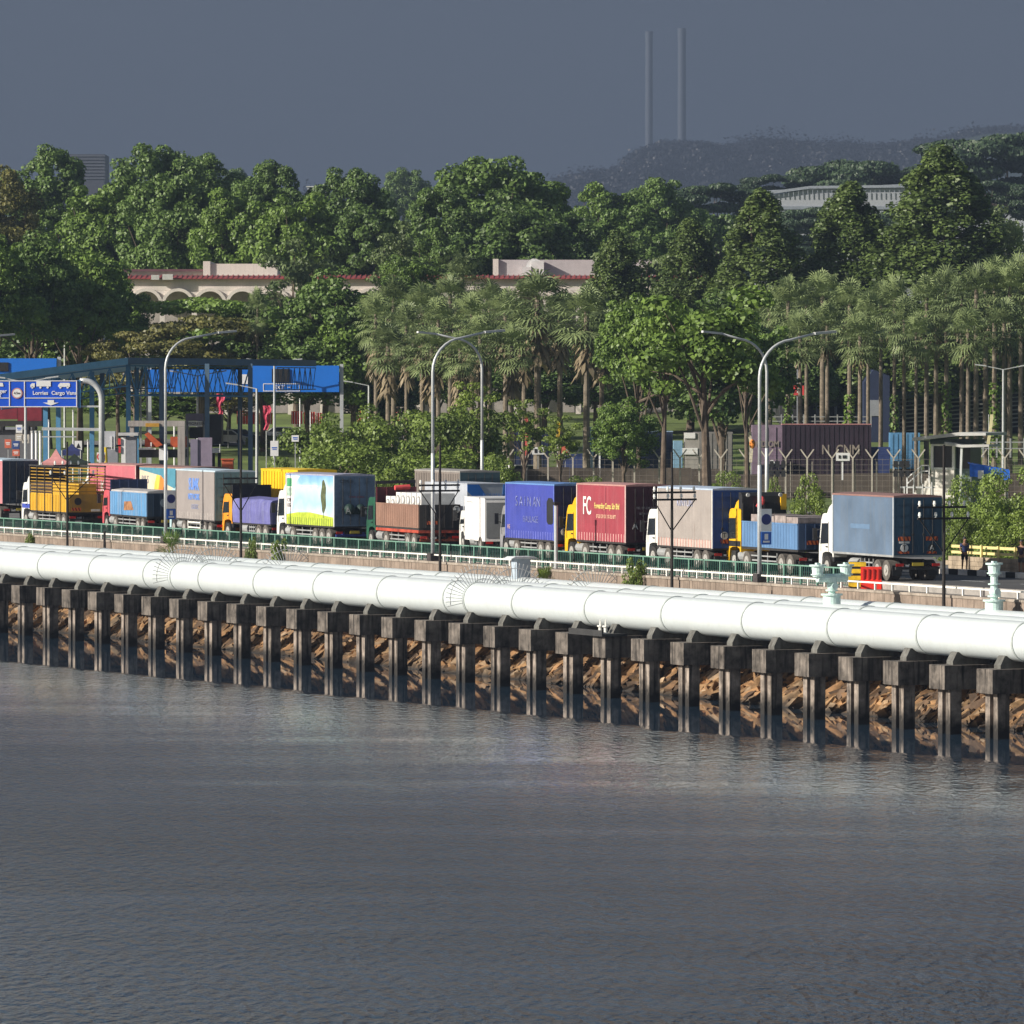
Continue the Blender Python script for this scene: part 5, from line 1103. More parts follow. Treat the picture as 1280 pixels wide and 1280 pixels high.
def person(px, D, z, rz, label, shirt, short, sc=1.0):
    p = WP(px, D, z); T = empty('person', p, rz, label, 'person', None, scale=(sc, sc, sc))
    J = [((0, 0, .93), .13, .10), ((0, 0, 1.15), .12, .09), ((0, 0, 1.38), .15, .09), ((0, 0, 1.49), .06, .06), ((0, -.015, 1.56), .075, .085), ((0, -.02, 1.66), .085, .10), ((0, 0, 1.75), .05, .06)]
    E = [(0, 1), (1, 2), (2, 3), (3, 4), (4, 5), (5, 6)]
    for sx in (-1, 1):
        k = len(J); J += [((sx * .19, 0, 1.40), .055), ((sx * .25, .03, 1.14), .042), ((sx * .19, -.12, .97), .032), ((sx * .13, -.18, .95), .028, .022)]; E += [(2, k), (k, k + 1), (k + 1, k + 2), (k + 2, k + 3)]
        for f, (dx, dy) in enumerate([(-.03, -.05), (-.01, -.06), (.01, -.058), (.03, -.045)]):
            q = len(J); J += [((sx * .12 + dx, -.20 + dy * .5, .94), .011), ((sx * .12 + dx, -.20 + dy, .915), .009)]; E += [(k + 3, q), (q, q + 1)]
        k = len(J); J += [((sx * .10, 0, .86), .09), ((sx * .12, -.02, .50), .058), ((sx * .13, .02, .10), .038), ((sx * .14, .02, .05), .04), ((sx * .15, -.13, .035), .036, .028)]; E += [(0, k), (k, k + 1), (k + 1, k + 2), (k + 2, k + 3), (k + 3, k + 4)]
    body = skin('body', J, E, M_skin, T)
    S = [((0, 0, .90), .15, .115), ((0, 0, 1.12), .145, .11), ((0, 0, 1.38), .165, .105), ((0, 0, 1.47), .075, .07)]; Ee = [(0, 1), (1, 2), (2, 3)]
    for sx in (-1, 1): k = len(S); S += [((sx * .2, 0, 1.40), .072), ((sx * .235, .02, 1.24), .062)]; Ee += [(2, k), (k, k + 1)]
    skin('shirt', S, Ee, shirt, T)
    S = [((0, 0, .92), .145, .115)]; Ee = []
    for sx in (-1, 1): k = len(S); S += [((sx * .10, 0, .82), .105), ((sx * .118, -.01, .55), .082)]; Ee += [(0, k), (k, k + 1)]
    skin('shorts', S, Ee, short, T)
    b = MB(); b.sph((0, .012, 1.70), .102, 12, 1.0); b.build('hair', M_blk, T, smooth_=True)
    b = MB(); b.sph((-.035, -.112, 1.68), .012, 6); b.sph((.035, -.112, 1.68), .012, 6); b.build('eyes', M_blk, T)
    b = MB(); b.prism([(-.018, -.105), (.018, -.105), (0, -.14)], 'z', 1.63, 1.665); b.box(-.03, .03, -.115, -.108, 1.60, 1.61); b.sph((-.09, 0, 1.66), .022, 6); b.sph((.09, 0, 1.66), .022, 6); b.build('nose_and_ears', M_skin, T)
person(1206, 154.3, .142, rad(20), 'standing man in a navy T-shirt and dark shorts on the pavement by the yellow railing', mat('navy_shirt', (.03, .045, .13), var=.2), mat('dark_shorts', (.03, .03, .035)), .96)
person(1277, 154.6, .142, rad(-40), 'person in a dark top at the far right edge beside the yellow railing', mat('plum_shirt', (.07, .05, .08), var=.2), mat('grey_shorts', (.08, .08, .09)), .95)
# ------------------------------------------------------------------ fence with Y-shaped tops
M_fp = mat('fence_post', (.46, .42, .36), rough=.8, var=.15, scale=2)
T = empty('boundary_wall', (0, 0, 0), 0, 'dull brown block wall running behind the Y-topped fence', 'wall'); mw_ = mat('old_wall', (.105, .085, .07), rough=.95, var=.35, scale=.35, streak=.8, dirt=(.09, .075, .065))
x = 636
b = MB()
while x < 1330:
    a, c = P(x, 0, 508), P(x + 38, 0, 508); b.box(a.x + .01, c.x - .01, 508, 508.3, -.01, zat(585 if x < 880 else 592, 508) + rng.uniform(-.08, .08)); x += 38
b.build('panels', mw_, T)
T = empty('security_fence', (0, 500, 0), 0, 'long wire fence with Y-shaped barbed tops behind the road', 'fence')
xs = []; x = 634; i = 0
while x < 1310:
    if not 1160 < x < 1215: xs.append(x)
    x += [24, 27, 31, 26][i % 4]; i += 1
for x in xs:
    X = xat(x, 500); zt = zat(573, 500); b = MB(); b.box(X - .06, X + .06, -.06, .06, 0, zt); b.bar((X, 0, zt), (X - .52, .05, zt + .72), .1); b.bar((X, 0, zt), (X + .52, -.05, zt + .72), .1); b.build('post', M_fp, T)
for x in [q for q in range(880, 1305, 27) if not 1150 < q < 1215]:
    b = MB(); X = xat(x, 500); b.box(X - .035, X + .035, .08, .15, 0, zat(577, 500)); b.build('post', M_fp, T)
b = MB(); X0, X1 = xat(634, 500), xat(1310, 500)
for z in np.arange(.25, zat(573, 500), .42): b.box(X0, X1, -.012, .012, z, z + .02)
for xx in np.arange(X0, X1, .55): b.box(xx, xx + .015, .014, .028, .1, zat(573, 500))
for dx in (-.5, .5):
    for q in (.3, .6, .95): b.bar((X0 + dx * q, 0, zat(573, 500) + .7 * q), (X1 + dx * q, 0, zat(573, 500) + .7 * q), .015)
b.build('wire_mesh', mat('fence_wire', (.25, .22, .19), rough=.7, var=.2), T)
def cam_thing(name, px, Y, z, label, cat, group=None): return empty(name, (xat(px, Y), Y, z), 0, label, cat, group)
def ubox(b, px0, px1, y0, y1, Y, dep, ox, oz=0, oy=0):
    """box spanning image columns/rows at distance Y, given in the local frame of a thing standing at column ox"""
    X = xat(ox, Y); b.box(xat(px0, Y) - X, xat(px1, Y) - X, oy, oy + dep, zat(y1, Y) - oz, zat(y0, Y) - oz); return b
for px, lab in ((972, 'cluster of black floodlights on a thin pole, left of the small bright bush top'), (1127, 'cluster of black floodlights on a thin pole, left of the guard booth stairs')):
    Y = 480; T = cam_thing('floodlight_mast', px, Y, 0, lab, 'floodlight', 'black floodlight clusters'); z = zat(586, Y)
    b = MB(); b.cyl((0, 0, 0), (0, 0, z), .05, 8); b.box(-.7, .7, -.04, .04, z - .3, z - .22); b.box(-.7, .7, -.04, .04, z + .25, z + .32); b.build('pole', M_pole, T)
    for q in range(3):
        for h in (-.6, .1): b = MB(); b.prism([(-.2, h), (.18, h + .08), (.22, h + .42), (-.16, h + .5)], 'x', -.62 + q * .45, -.3 + q * .45); o = b.build('floodlight', M_blk, T); o.location = (0, -.1, z)
# guard booth
Y = 455; oz = 0; T = cam_thing('guard_booth', 1186, Y, 0, 'raised pale guard booth with dark windows and a slanting flat roof behind the bushes', 'booth'); T.rotation_euler = (0, 0, -rad(22))
Mb = mat('booth_cladding', (.72, .68, .62), rough=.7, var=.12, scale=2); 
b = MB(); 
for k in range(12): ubox(b, 1163.5, 1193, 586 + k * 4, 589.7 + k * 4, Y, .2, 1186)
ubox(b, 1163, 1193.2, 586, 634, Y, 3.0, 1186, oy=.05); b.build('clad_wall', Mb, T)
b = MB(); ubox(b, 1193.3, 1213, 586, 634, Y, 3.2, 1186, oy=.3); b.build('side_wall', mat('booth_teal', (.12, .17, .17), var=.2), T)
b = MB()
for x in (1162.5, 1190.5): ubox(b, x, x + 3.4, 557, 586, Y, .3, 1186, oy=-.05)
ubox(b, 1163, 1194, 555, 557.5, Y, .25, 1186); ubox(b, 1163, 1194, 584.5, 587, Y, .26, 1186, oy=-.02); b.build('window_frame', M_swhite, T)
b = MB(); ubox(b, 1165, 1192, 557, 585, Y, 2.6, 1186, oy=.1); ubox(b, 1194, 1212, 557, 585.8, Y, 2.6, 1186, oy=.35); b.build('glazing', mat('booth_glass', (.012, .014, .017), rough=.35, var=.1), T)
b = MB(); ubox(b, 1162, 1216, 549, 555, Y, 3.2, 1186, oy=-.1); b.build('dark_fascia', mat('slate_fascia', (.05, .07, .08)), T)
b = MB(); X = xat(1186, Y); z = lambda y: zat(y, Y)
b.prism([(xat(1145, Y) - X, z(551)), (xat(1145, Y) - X, z(547)), (xat(1206, Y) - X, z(540)), (xat(1241, Y) - X, z(540.5)), (xat(1241, Y) - X, z(544)), (xat(1206, Y) - X, z(544.5))], 'y', -1.2, 3.8); b.build('roof', mat('booth_roof', (.42, .42, .41), var=.1), T)
b = MB(); b.prism([(xat(1190, Y) - X, z(555)), (xat(1190, Y) - X, z(552)), (xat(1212, Y) - X, z(555.5)), (xat(1248, Y) - X, z(555)), (xat(1248, Y) - X, z(558)), (xat(1212, Y) - X, z(559))], 'y', -1.7, 1.0); b.build('lower_canopy', MATS['booth_roof'], T)
b = MB(); b.bar((xat(1211, Y) - X, -1.4, z(559)), (xat(1208, Y) - X, -1.4, 0), .16); b.build('canopy_post', M_lamp, T)
for k in range(8):
    b = MB(); ubox(b, 1140 + k * 3, 1163, 616 - k * 3.0, 619 - k * 3.0 , Y, 1.2, 1186, oy=-.2 + .002 * k); b.build('stair_step', Mb, T)
b = MB(); 
for dy in (0, 7): b.bar((xat(1133, Y) - X, -.3, z(598 + dy)), (xat(1152, Y) - X, -.3, z(582 + dy)), .07); b.bar((xat(1152, Y) - X, -.3, z(582 + dy)), (xat(1162, Y) - X, -.3, z(582 + dy)), .07)
for x, y in ((1133, 597), (1142, 590), (1152, 582), (1162, 582)): b.bar((xat(x, Y) - X, -.3, z(y)), (xat(x, Y) - X, -.3, z(y + 22)), .07)
b.build('stair_rail', M_swhite, T)
b = MB()
for x, y in ((1136, 612), (1148, 610), (1160, 609), (1172, 606)): ubox(b, x, x + 1.5, y - 4, 634, Y, .1, 1186, oy=-1.6)
ubox(b, 1131, 1176, 608, 610, Y, .1, 1186, oy=-1.49); b.build('porch_posts', M_steel, T)
T = cam_thing('tarpaulin_shelter', 1236, 440, 0, 'crumpled bright blue tarpaulin shelter right of the guard booth', 'shelter'); X = xat(1236, 440); z = lambda y: zat(y, 440)
b = MB(); n = 10; mm = 6
for i in range(n):
    for j in range(mm):
        xx = xat(1212 + 50 * i / (n - 1), 440) - X; yy = 2.4 * j / (mm - 1); zz = z(579 + 9 * i / (n - 1)) - .12 * math.sin(i * 1.7 + j) * .6 - .0 * j; b.v.append((xx, yy, zz))
for i in range(n): b.v.append((xat(1212 + 50 * i / (n - 1), 440) - X, -.25 + .06 * math.sin(i * 2.1), z(596 + (i > 6) * 3) + .1 * math.sin(i * 3)))
for i in range(n - 1):
    for j in range(mm - 1): b.f.append((i * mm + j, (i + 1) * mm + j, (i + 1) * mm + j + 1, i * mm + j + 1)); b.m.append(0)
    b.f.append((n * mm + i, n * mm + i + 1, (i + 1) * mm, i * mm)); b.m.append(0)
b.build('tarpaulin', mat('blue_tarp', (.02, .14, .62), rough=.5, var=.25, scale=1.5, bump=.3), T)
b = MB()
for x in (1213, 1228, 1259): ubox(b, x, x + 1.4, 590, 632, 440, .1, 1236, oy=.1)
b.build('poles', M_steel, T); b = MB(); ubox(b, 1222, 1229, 588, 598, 440, .1, 1236, oy=-.42); b.build('white_notice', M_swhite, T)
# ------------------------------------------------------------------ toll canopy
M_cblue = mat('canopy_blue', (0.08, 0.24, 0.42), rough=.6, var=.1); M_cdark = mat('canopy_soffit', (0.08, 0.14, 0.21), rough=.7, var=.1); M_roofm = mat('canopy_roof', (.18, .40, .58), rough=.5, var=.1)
Y = 470; z = lambda y, Y=470: zat(y, Y)
T = cam_thing('toll_canopy', 160, Y, 0, 'large blue steel canopy with lattice trusses over the toll lanes', 'canopy'); X0 = xat(160, Y)
A = (xat(160, Y) - X0, 0, z(447)); Bp = (xat(343, Y) - X0, 6, z(449)); Cp = (xat(-20, Y) - X0, -6, z(471)); 
dpt = 30; b = MB()
def slab(b, p, q, d, t):
    p, q = Vector(p), Vector(q); k = len(b.v)
    vs = [p, q, q + Vector((2, d, 0)), p + Vector((2, d, 0))]; vs += [v + Vector((0, 0, -t)) for v in vs]
    b.add(vs, [(0, 1, 2, 3), (7, 6, 5, 4), (0, 4, 5, 1), (1, 5, 6, 2), (2, 6, 7, 3), (3, 7, 4, 0)])
slab(b, Cp, A, dpt, .5); b.build('sloping_roof', M_roofm, T)
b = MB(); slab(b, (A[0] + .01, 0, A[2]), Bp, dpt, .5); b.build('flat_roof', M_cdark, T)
def truss(b, p, q, h, n, w=.13):
    p, q = Vector(p), Vector(q); dn = Vector((0, 0, -h)); b.bar(p, q, w); b.bar(p + dn, q + dn, w)
    for k in range(n):
        a = p.lerp(q, k / n); c = p.lerp(q, (k + 1) / n); m_ = p.lerp(q, (k + .5) / n); b.bar(a, m_ + dn, w * .6); b.bar(m_ + dn, c, w * .6); b.bar(a, a + dn, w * .6)
for dy, nm in ((.4, 0), (22, 1)):
    b = MB(); truss(b, (A[0], dy, A[2] - .6), (xat(312, Y + dy + 6) - X0, dy + 6, Bp[2] - .6), 2.2, 7, .1)
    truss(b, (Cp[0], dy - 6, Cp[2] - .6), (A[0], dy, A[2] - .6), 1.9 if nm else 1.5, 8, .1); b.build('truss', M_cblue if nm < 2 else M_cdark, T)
for k in range(2):
    b = MB(); t = k; p = Vector(A).lerp(Vector(Bp), t) - Vector((0, 0, .62)); truss(b, p + Vector((0, .6, 0)), p + Vector((2, 28, 0)), 1.7, 7, .08); b.build('cross_truss', M_cdark, T)
for px, dy, m_, top in ((57, 1, M_cblue, 472), (73, 1, M_cblue, 470), (115, 1, M_cblue, 462), (160.5, .9, M_cblue, 452), (171, 20, M_cblue, 452), (202, 1.5, M_cdark, 452), (259, 3, M_cdark, 452), (313, 5, M_cdark, 452), (128, 22, M_cdark, 458), (300, 26, M_cdark, 455)):
    yy = Y + dy; b = MB(); x = xat(px, yy) - X0; b.box(x - .17, x + .17, dy - .17, dy + .17, -.02, zat(top, yy) - .15); b.build('column', m_, T)
b = MB()
for px in (176, 184): x = xat(px, 492) - X0; b.bar((x, 22, 0), (x, 22, zat(470, 492)), .14)
for k in range(12): zz = 3.0 + k * .6; b.bar((xat(176, 492) - X0, 22, zz), (xat(184, 492) - X0, 22, zz), .08)
b.build('ladder', M_steel, T)
# ------------------------------------------------------------------ road sign gantry with lane signs
def board(b, px0, px1, y0, y1, Y, ox, t=.12, oy=0): return ubox(b, px0, px1, y0, y1, Y, t, ox, 0, oy)
Yg = 425; T = cam_thing('sign_gantry', 127, Yg, 0, 'curved grey gantry post holding the blue lane sign for lorries and cargo vans', 'gantry'); X = xat(127, Yg); zg = lambda y: zat(y, Yg)
b = MB(); pts = [(0, 0, 0), (0, 0, zg(500))]
for k in range(1, 9): t = rad(90 * k / 8); pts.append((xat(127 - 21 * (1 - math.cos(t)), Yg) - X, 0, zg(500 - 24 * math.sin(t))))
pts.append((xat(100, Yg) - X, 0, zg(476))); b.tube(pts, .19, 12); b.build('post', M_lamp, T, smooth_=True)
b = MB(); b.bar((xat(100, Yg) - X, 0, zg(508)), (-.1, 0, zg(508)), .12); b.bar((xat(52, Yg) - X, .3, zg(536)), (xat(127, Yg) - X, .3, zg(537)), .2); b.bar((xat(52, Yg) - X, .3, zg(546)), (xat(95, Yg) - X, .3, zg(546)), .08); b.build('arm', M_lamp, T)
b = MB(); board(b, -30, 97.5, 475.5, 509, Yg, 127, oy=-.3); sg = b.build('lane_sign', mat('lane_sign_blue', (.012, .09, .62), rough=.4, var=.04), T)
b = MB(); board(b, 97.6, 101, 475, 510, Yg, 127, oy=-.25); b.build('sign_edge', mat('sign_edge', (.05, .2, .42)), T)
b = MB()
for q in ((-30, 97, 475.6, 476.6), (-30, 97, 507.8, 508.9), (95.6, 96.8, 476.7, 507.7), (11.8, 13, 476.7, 507.7), (30.5, 31.7, 476.7, 507.7), (31.8, 95.5, 497, 498), (-30, 11.7, 497, 498)): board(b, *q, Yg, 127, t=.02, oy=-.34)
# down arrow
zz = zg; xx = lambda p: xat(p, Yg) - X
b.prism([(xx(60), zz(500)), (xx(68), zz(500)), (xx(68), zz(503.2)), (xx(74), zz(503.2)), (xx(64), zz(506.8)), (xx(54), zz(503.2)), (xx(60), zz(503.2))], 'y', -.34, -.32)
# lorry symbol and van symbol
b.prism([(xx(46), zz(475.9)), (xx(64), zz(475.9)), (xx(64), zz(483)), (xx(46), zz(483))], 'y', -.345, -.325); b.prism([(xx(38.5), zz(484)), (xx(38.5), zz(481)), (xx(40.5), zz(479)), (xx(44), zz(479)), (xx(44), zz(484))], 'y', -.34, -.32)
b.prism([(xx(73), zz(483.5)), (xx(73.5), zz(481)), (xx(76), zz(478.5)), (xx(87), zz(478.5)), (xx(88), zz(480)), (xx(88), zz(483.5))], 'y', -.34, -.32); b.prism([(xx(-6), zz(483)), (xx(-6), zz(478)), (xx(4), zz(478.5)), (xx(5), zz(483))], 'y', -.34, -.32)
for wx in (41, 51, 60, 76, 85): b.cyl((xx(wx), -.34, zz(484.3)), (xx(wx), -.32, zz(484.3)), .075, 10)
b.build('sign_lines', M_swhite, T)
text('sign_text', 'Lorries', .36, M_swhite, T, (xx(51), -.345, zz(491.3)), bold=.008); text('sign_text', 'Cargo Vans', .36, M_swhite, T, (xx(80.5), -.345, zz(491.3)), bold=.008); text('sign_text', 'Passenger', .36, M_swhite, T, (xx(-4.5), -.345, zz(489)), bold=.008); text('sign_text', 'Cars', .36, M_swhite, T, (xx(-4.5), -.345, zz(494)), bold=.008)
b = MB(); b.cyl((xx(22), -.33, zz(491.5)), (xx(22), -.345, zz(491.5)), .36, 24); b.build('limit_ring', mat('ring_red', (.55, .25, .22)), T); b = MB(); b.cyl((xx(22), -.346, zz(491.5)), (xx(22), -.355, zz(491.5)), .29, 24); b.build('limit_disc', M_swhite, T)
text('sign_text', '4.5m', .22, M_blk, T, (xx(22), -.36, zz(491.5)), bold=.005)
# big blue back signs
def blue_back(px0, px1, y0, y1, Y, label, post, extra=None):
    T = cam_thing('blue_sign', post, Y, gz(xat(post, Y), Y), label, 'road sign', 'large blue road signs'); oz = gz(xat(post, Y), Y)
    b = MB(); ubox(b, px0, px1, y0, y1, Y, .15, post, oz, -.2); b.build('board', M_bright, T)
    b = MB(); ubox(b, post - 2.2, post + 2.2, y0 - 2, 615, Y, .45, post, oz); b.build('post', M_lamp, T)
    b = MB()
    for yy in (y0 + 5, y1 - 4): ubox(b, px0 + 4, post, yy, yy + 1, Y, .1, post, oz, -.04)
    b.build('brackets', M_steel, T)
    return T, oz
T, oz = blue_back(316, 424, 457, 490, 522, 'big plain blue road sign with a small black display, right of the toll canopy', 427)
b = MB(); ubox(b, 340, 362, 461, 478, 522, .1, 427, oz, -.31); b.build('display', M_blk, T)
b = MB(); 
for q in ((329, 375, 479.3, 480.2), (329, 375, 488.3, 489.2), (329, 329.9, 480.3, 488.2), (374.1, 375, 480.3, 488.2)): ubox(b, *q, 522, .02, 427, oz, -.23)
b.build('white_frame', M_swhite, T); text('sign_text', 'EXIT  +', .42, M_swhite, T, (xat(353, 522) - xat(427, 522), -.235, zat(484.4, 522) - oz), bold=.01)
T, oz = blue_back(-20, 71, 448, 468, 520, 'blue road sign with a black display above the sloping end of the toll canopy', 74)
b = MB(); ubox(b, -4, 11, 453, 464, 520, .1, 74, oz, -.31); b.build('display', M_blk, T)
T, oz = blue_back(184, 314, 462, 490, 524, 'wide blue road sign seen through the toll canopy trusses', 187)
b = MB(); ubox(b, 298, 310, 468, 480, 524, .05, 187, oz, -.26); b.build('white_square', M_swhite, T)
# ------------------------------------------------------------------ second row of slim lamp posts
def slim(px, ytop, Y, label, double=True, h0=None):
    zb = gz(xat(px, Y), Y); T = cam_thing('lamp_post', px, Y, zb, label, 'lamp post', 'slim lamp posts around the toll plaza'); H = zat(ytop, Y) - zb
    b = MB(); b.cyl((0, 0, 0), (0, 0, H), .13, 8, r2=.08); b.build('pole', M_lamp, T)
    b = MB()
    for sx in ((-1, 1) if double else (-1,)): b.bar((0, 0, H), (sx * 1.5, 0, H + .3), .07); b.bar((sx * 1.4, 0, H + .3), (sx * 2.3, 0, H + .42), .22, .1)
    b.build('lamp_arms', M_lamp, T)
slim(32, 478, 440, 'slim lamp post standing in front of the lorry lane sign'); slim(81, 398, 600, 'slim dark lamp post against the trees above the blue sign', False); slim(247, 470, 500, 'slim double lamp post under the right half of the toll canopy'); slim(343, 455, 520, 'slim double lamp post crossing the big plain blue sign')
slim(461, 482, 560, 'slim lamp post left-armed right of the big plain blue sign', False); slim(1254, 462, 520, 'slim double lamp post near the right edge above the fence'); slim(321, 486, 470, 'thin post left of the big plain blue sign', False)
# ------------------------------------------------------------------ toll plaza furniture
M_cc = mat('booth_grey', (.26, .27, .30), rough=.7, var=.12); M_pg = mat('purple_grey', (.20, .18, .25), rough=.7, var=.08); M_ct = mat('portal_concrete', (.36, .33, .31), rough=.85, var=.15, scale=.8, streak=.4); M_or = mat('machine_red', (.48, .09, .03), rough=.6, var=.2)
G = 'toll plaza furniture'
def prop(name, cat, label, Y, ox, boxes, oy=0):
    T = cam_thing(name, ox, Y, 0, label, cat)
    for nm, m_, L_ in boxes:
        if nm in ('posts', 'wheels'):
            for k, q in enumerate(L_): b = MB(); ubox(b, q[0], q[1], q[2], min(q[3], 466 + 79474 / Y), Y, q[4] if len(q) > 4 else .6, ox, 0, q[5] if len(q) > 5 else 0); b.build(nm[:-1], m_, T)
            continue
        b = MB()
        for k, q in enumerate(L_): ubox(b, q[0], q[1], q[2], min(q[3], 466 + 79474 / Y * 1.0), Y, q[4] if len(q) > 4 else .6, ox, 0, (q[5] if len(q) > 5 else 0) + .003 * k)
        b.build(nm, m_, T)
    return T
prop('toll_booth', 'booth', 'narrow tall grey booth with a red and white striped edge behind the red lorry', 450, 158, [('body', M_cc, [(157.5, 170, 546, 640, 1.4)]), ('roof', mat('booth_top', (.5, .5, .5)), [(148, 173, 541, 544.5, 2.0, -.3)]), ('white_side', M_swhite, [(151.5, 157, 545, 640, 1.2)]), ('red_sign', mat('sign_red', (.6, .05, .05)), [(147.5, 151, 548, 556, .1, -.1), (148, 151, 558, 566, .1, -.1)]), ('window', M_blk, [(150, 156.5, 544.6, 546, .3, -.05)])])
prop('control_cabinet', 'cabinet', 'pale grey control cabinet left of the narrow booth', 445, 138, [('upper_box', mat('pale_box', (.45, .46, .5), var=.1), [(130, 144, 539, 559, 1.0)]), ('body', M_cc, [(131, 147, 559.5, 640, 1.0, .1)]), ('conduit', M_swhite, [(139, 140, 545, 562, .1, -.12), (142.5, 143.6, 545, 562, .1, -.12)])])
prop('portal_frame', 'frame', 'square concrete portal frame over the toll lane right of the narrow booth', 455, 198, [('beam', M_ct, [(160, 231, 526, 533, 1.0)]), ('leg', M_ct, [(222, 231, 533.2, 640, 1.0)]), ('left_leg', M_ct, [(162, 167, 533.2, 640, .9, .1)]), ('yellow_band', mat('ochre_band', (.45, .24, .03)), [(182, 199, 529, 533.5, .1, -.11)])])
T = prop('road_machine', 'machine', 'orange-red machine with a raised boom seen through the portal frame', 470, 192, [('body', M_or, [(181, 199, 548, 559, 2.0), (213, 232, 546, 559, 2.0)]), ('base', M_chas, [(174, 232, 562, 572, 2.0)]), ('white_panels', M_swhite, [(173, 195, 560, 562, .5, -.2), (188, 190, 553, 558, .3, -.3), (199, 210, 560, 575, .5, -.3)])])
b = MB(); b.prism([(xat(181, 470) - xat(192, 470), zat(543, 470)), (xat(186, 470) - xat(192, 470), zat(540, 470)), (xat(204, 470) - xat(192, 470), zat(556, 470)), (xat(196, 470) - xat(192, 470), zat(559, 470))], 'y', -.6, -.1); b.build('boom', M_or, T)
T = prop('purple_panels', 'panel', 'two blank purple-grey panels standing behind the dull grey curtain lorry', 440, 252, [('panel', M_pg, [(238, 247, 549, 640, .3)]), ('panel', mat('purple_grey2', (.24, .20, .27)), [(247.5, 265, 547, 640, .3, .1)])])
prop('inspection_gate', 'gate', 'grey inspection gate with a white name board behind the purple-grey panels', 480, 245, [('lintel', M_pg, [(232, 254, 517, 526, 1.5)]), ('name_board', M_swhite, [(235.5, 253, 526.3, 533, .1, -.05)]), ('leg', M_cc, [(232, 235, 526.2, 640, 1.2, .1), (254, 256, 526.2, 640, 1.2, .1)]), ('dark_opening', M_blk, [(236, 253, 534, 548, .4, .5)])])
text('lettering', 'IMIGRESEN', .3, M_blk, bpy.data.objects['inspection_gate'], (xat(245, 480) - xat(245, 480), -.06, zat(529.6, 480)))
prop('dark_truck_rear', 'lorry', 'dark lorry seen end-on between the purple-grey panels and the canopy column', 475, 268, [('body', M_blk, [(262, 277, 518, 555, 3.0)]), ('white_bumper', M_swhite, [(264, 274, 560, 566, .3, -.1)]), ('wheels', M_tyre, [(265, 268, 566, 590, 1.0), (272, 275.5, 566, 590, 1.0)])])
prop('orange_skip', 'skip', 'small orange-red skip behind the violet lorry', 430, 284, [('body', mat('skip_orange', (.45, .10, .04), var=.2), [(277, 291, 575, 640, 1.5)]), ('rim', M_or, [(276, 292, 573.5, 575, 1.7, -.1)])])
prop('stop_sign', 'sign', 'round red stop sign on a white plate beside the tall yellow bollard', 432, 126, [('plate', M_swhite, [(121, 131.5, 565.5, 577, .06)]), ('post', M_steel, [(125.5, 127, 577.2, 640, .08)])])
T = bpy.data.objects['stop_sign']; b = MB(); b.cyl((0, -.02, zat(571, 432)), (0, -.05, zat(571, 432)), .27, 24); o = b.build('red_disc', mat('sign_red', (.6, .05, .05)), T); text('lettering', 'STOP', .16, M_swhite, o, (0, -.06, zat(571, 432)), bold=.004)
T = cam_thing('yellow_bollard', 132, 435, 0, 'tall tapering yellow bollard right of the stop sign', 'bollard'); b = MB(); b.cyl((0, 0, 0), (0, 0, zat(559, 435)), .32, 12, r2=.1); b.build('cone', mat('bollard_yellow', (.75, .55, .02)), T)
for i, (px, yt, Yp, w_, lab) in enumerate([(40.5, 541, 440, 3.6, 'leftmost of three fat white bollard posts left of the sloping canopy columns'), (45.5, 541, 442, 3.6, 'middle of three fat white bollard posts'), (50.5, 541, 444, 3.6, 'rightmost of three fat white bollard posts'), (61, 527, 450, 1.8, 'thin white pole between the two blue canopy columns at the left'), (91.5, 515, 450, 1.8, 'pinkish thin pole left of the third blue canopy column'), (110, 552, 440, 2, 'short white post near the navy parasol'), (218, 530, 500, 2.4, 'thin white pole seen inside the portal frame'), (299, 500, 500, 1.6, 'thin white pole right of the canopy, beside the grass'), (388, 515, 560, 1.4, 'thin pole in front of the red barriers'), (375, 500, 560, 1.6, 'thin pole left of the red barriers')]):
    zb = gz(xat(px, Yp), Yp); T = cam_thing('white_post', px, Yp, zb, lab, 'post', 'white posts around the toll plaza'); r_ = w_ / 2 * Yp / F; b = MB(); b.cyl((0, 0, 0), (0, 0, zat(yt, Yp) - zb), r_, 12); b.build('shaft', M_swhite, T)
    b = MB(); b.cyl((0, 0, zat(yt, Yp) - zb), (0, 0, zat(yt, Yp) - zb + .15), r_ * 1.25, 12); b.build('cap', M_steel, T)
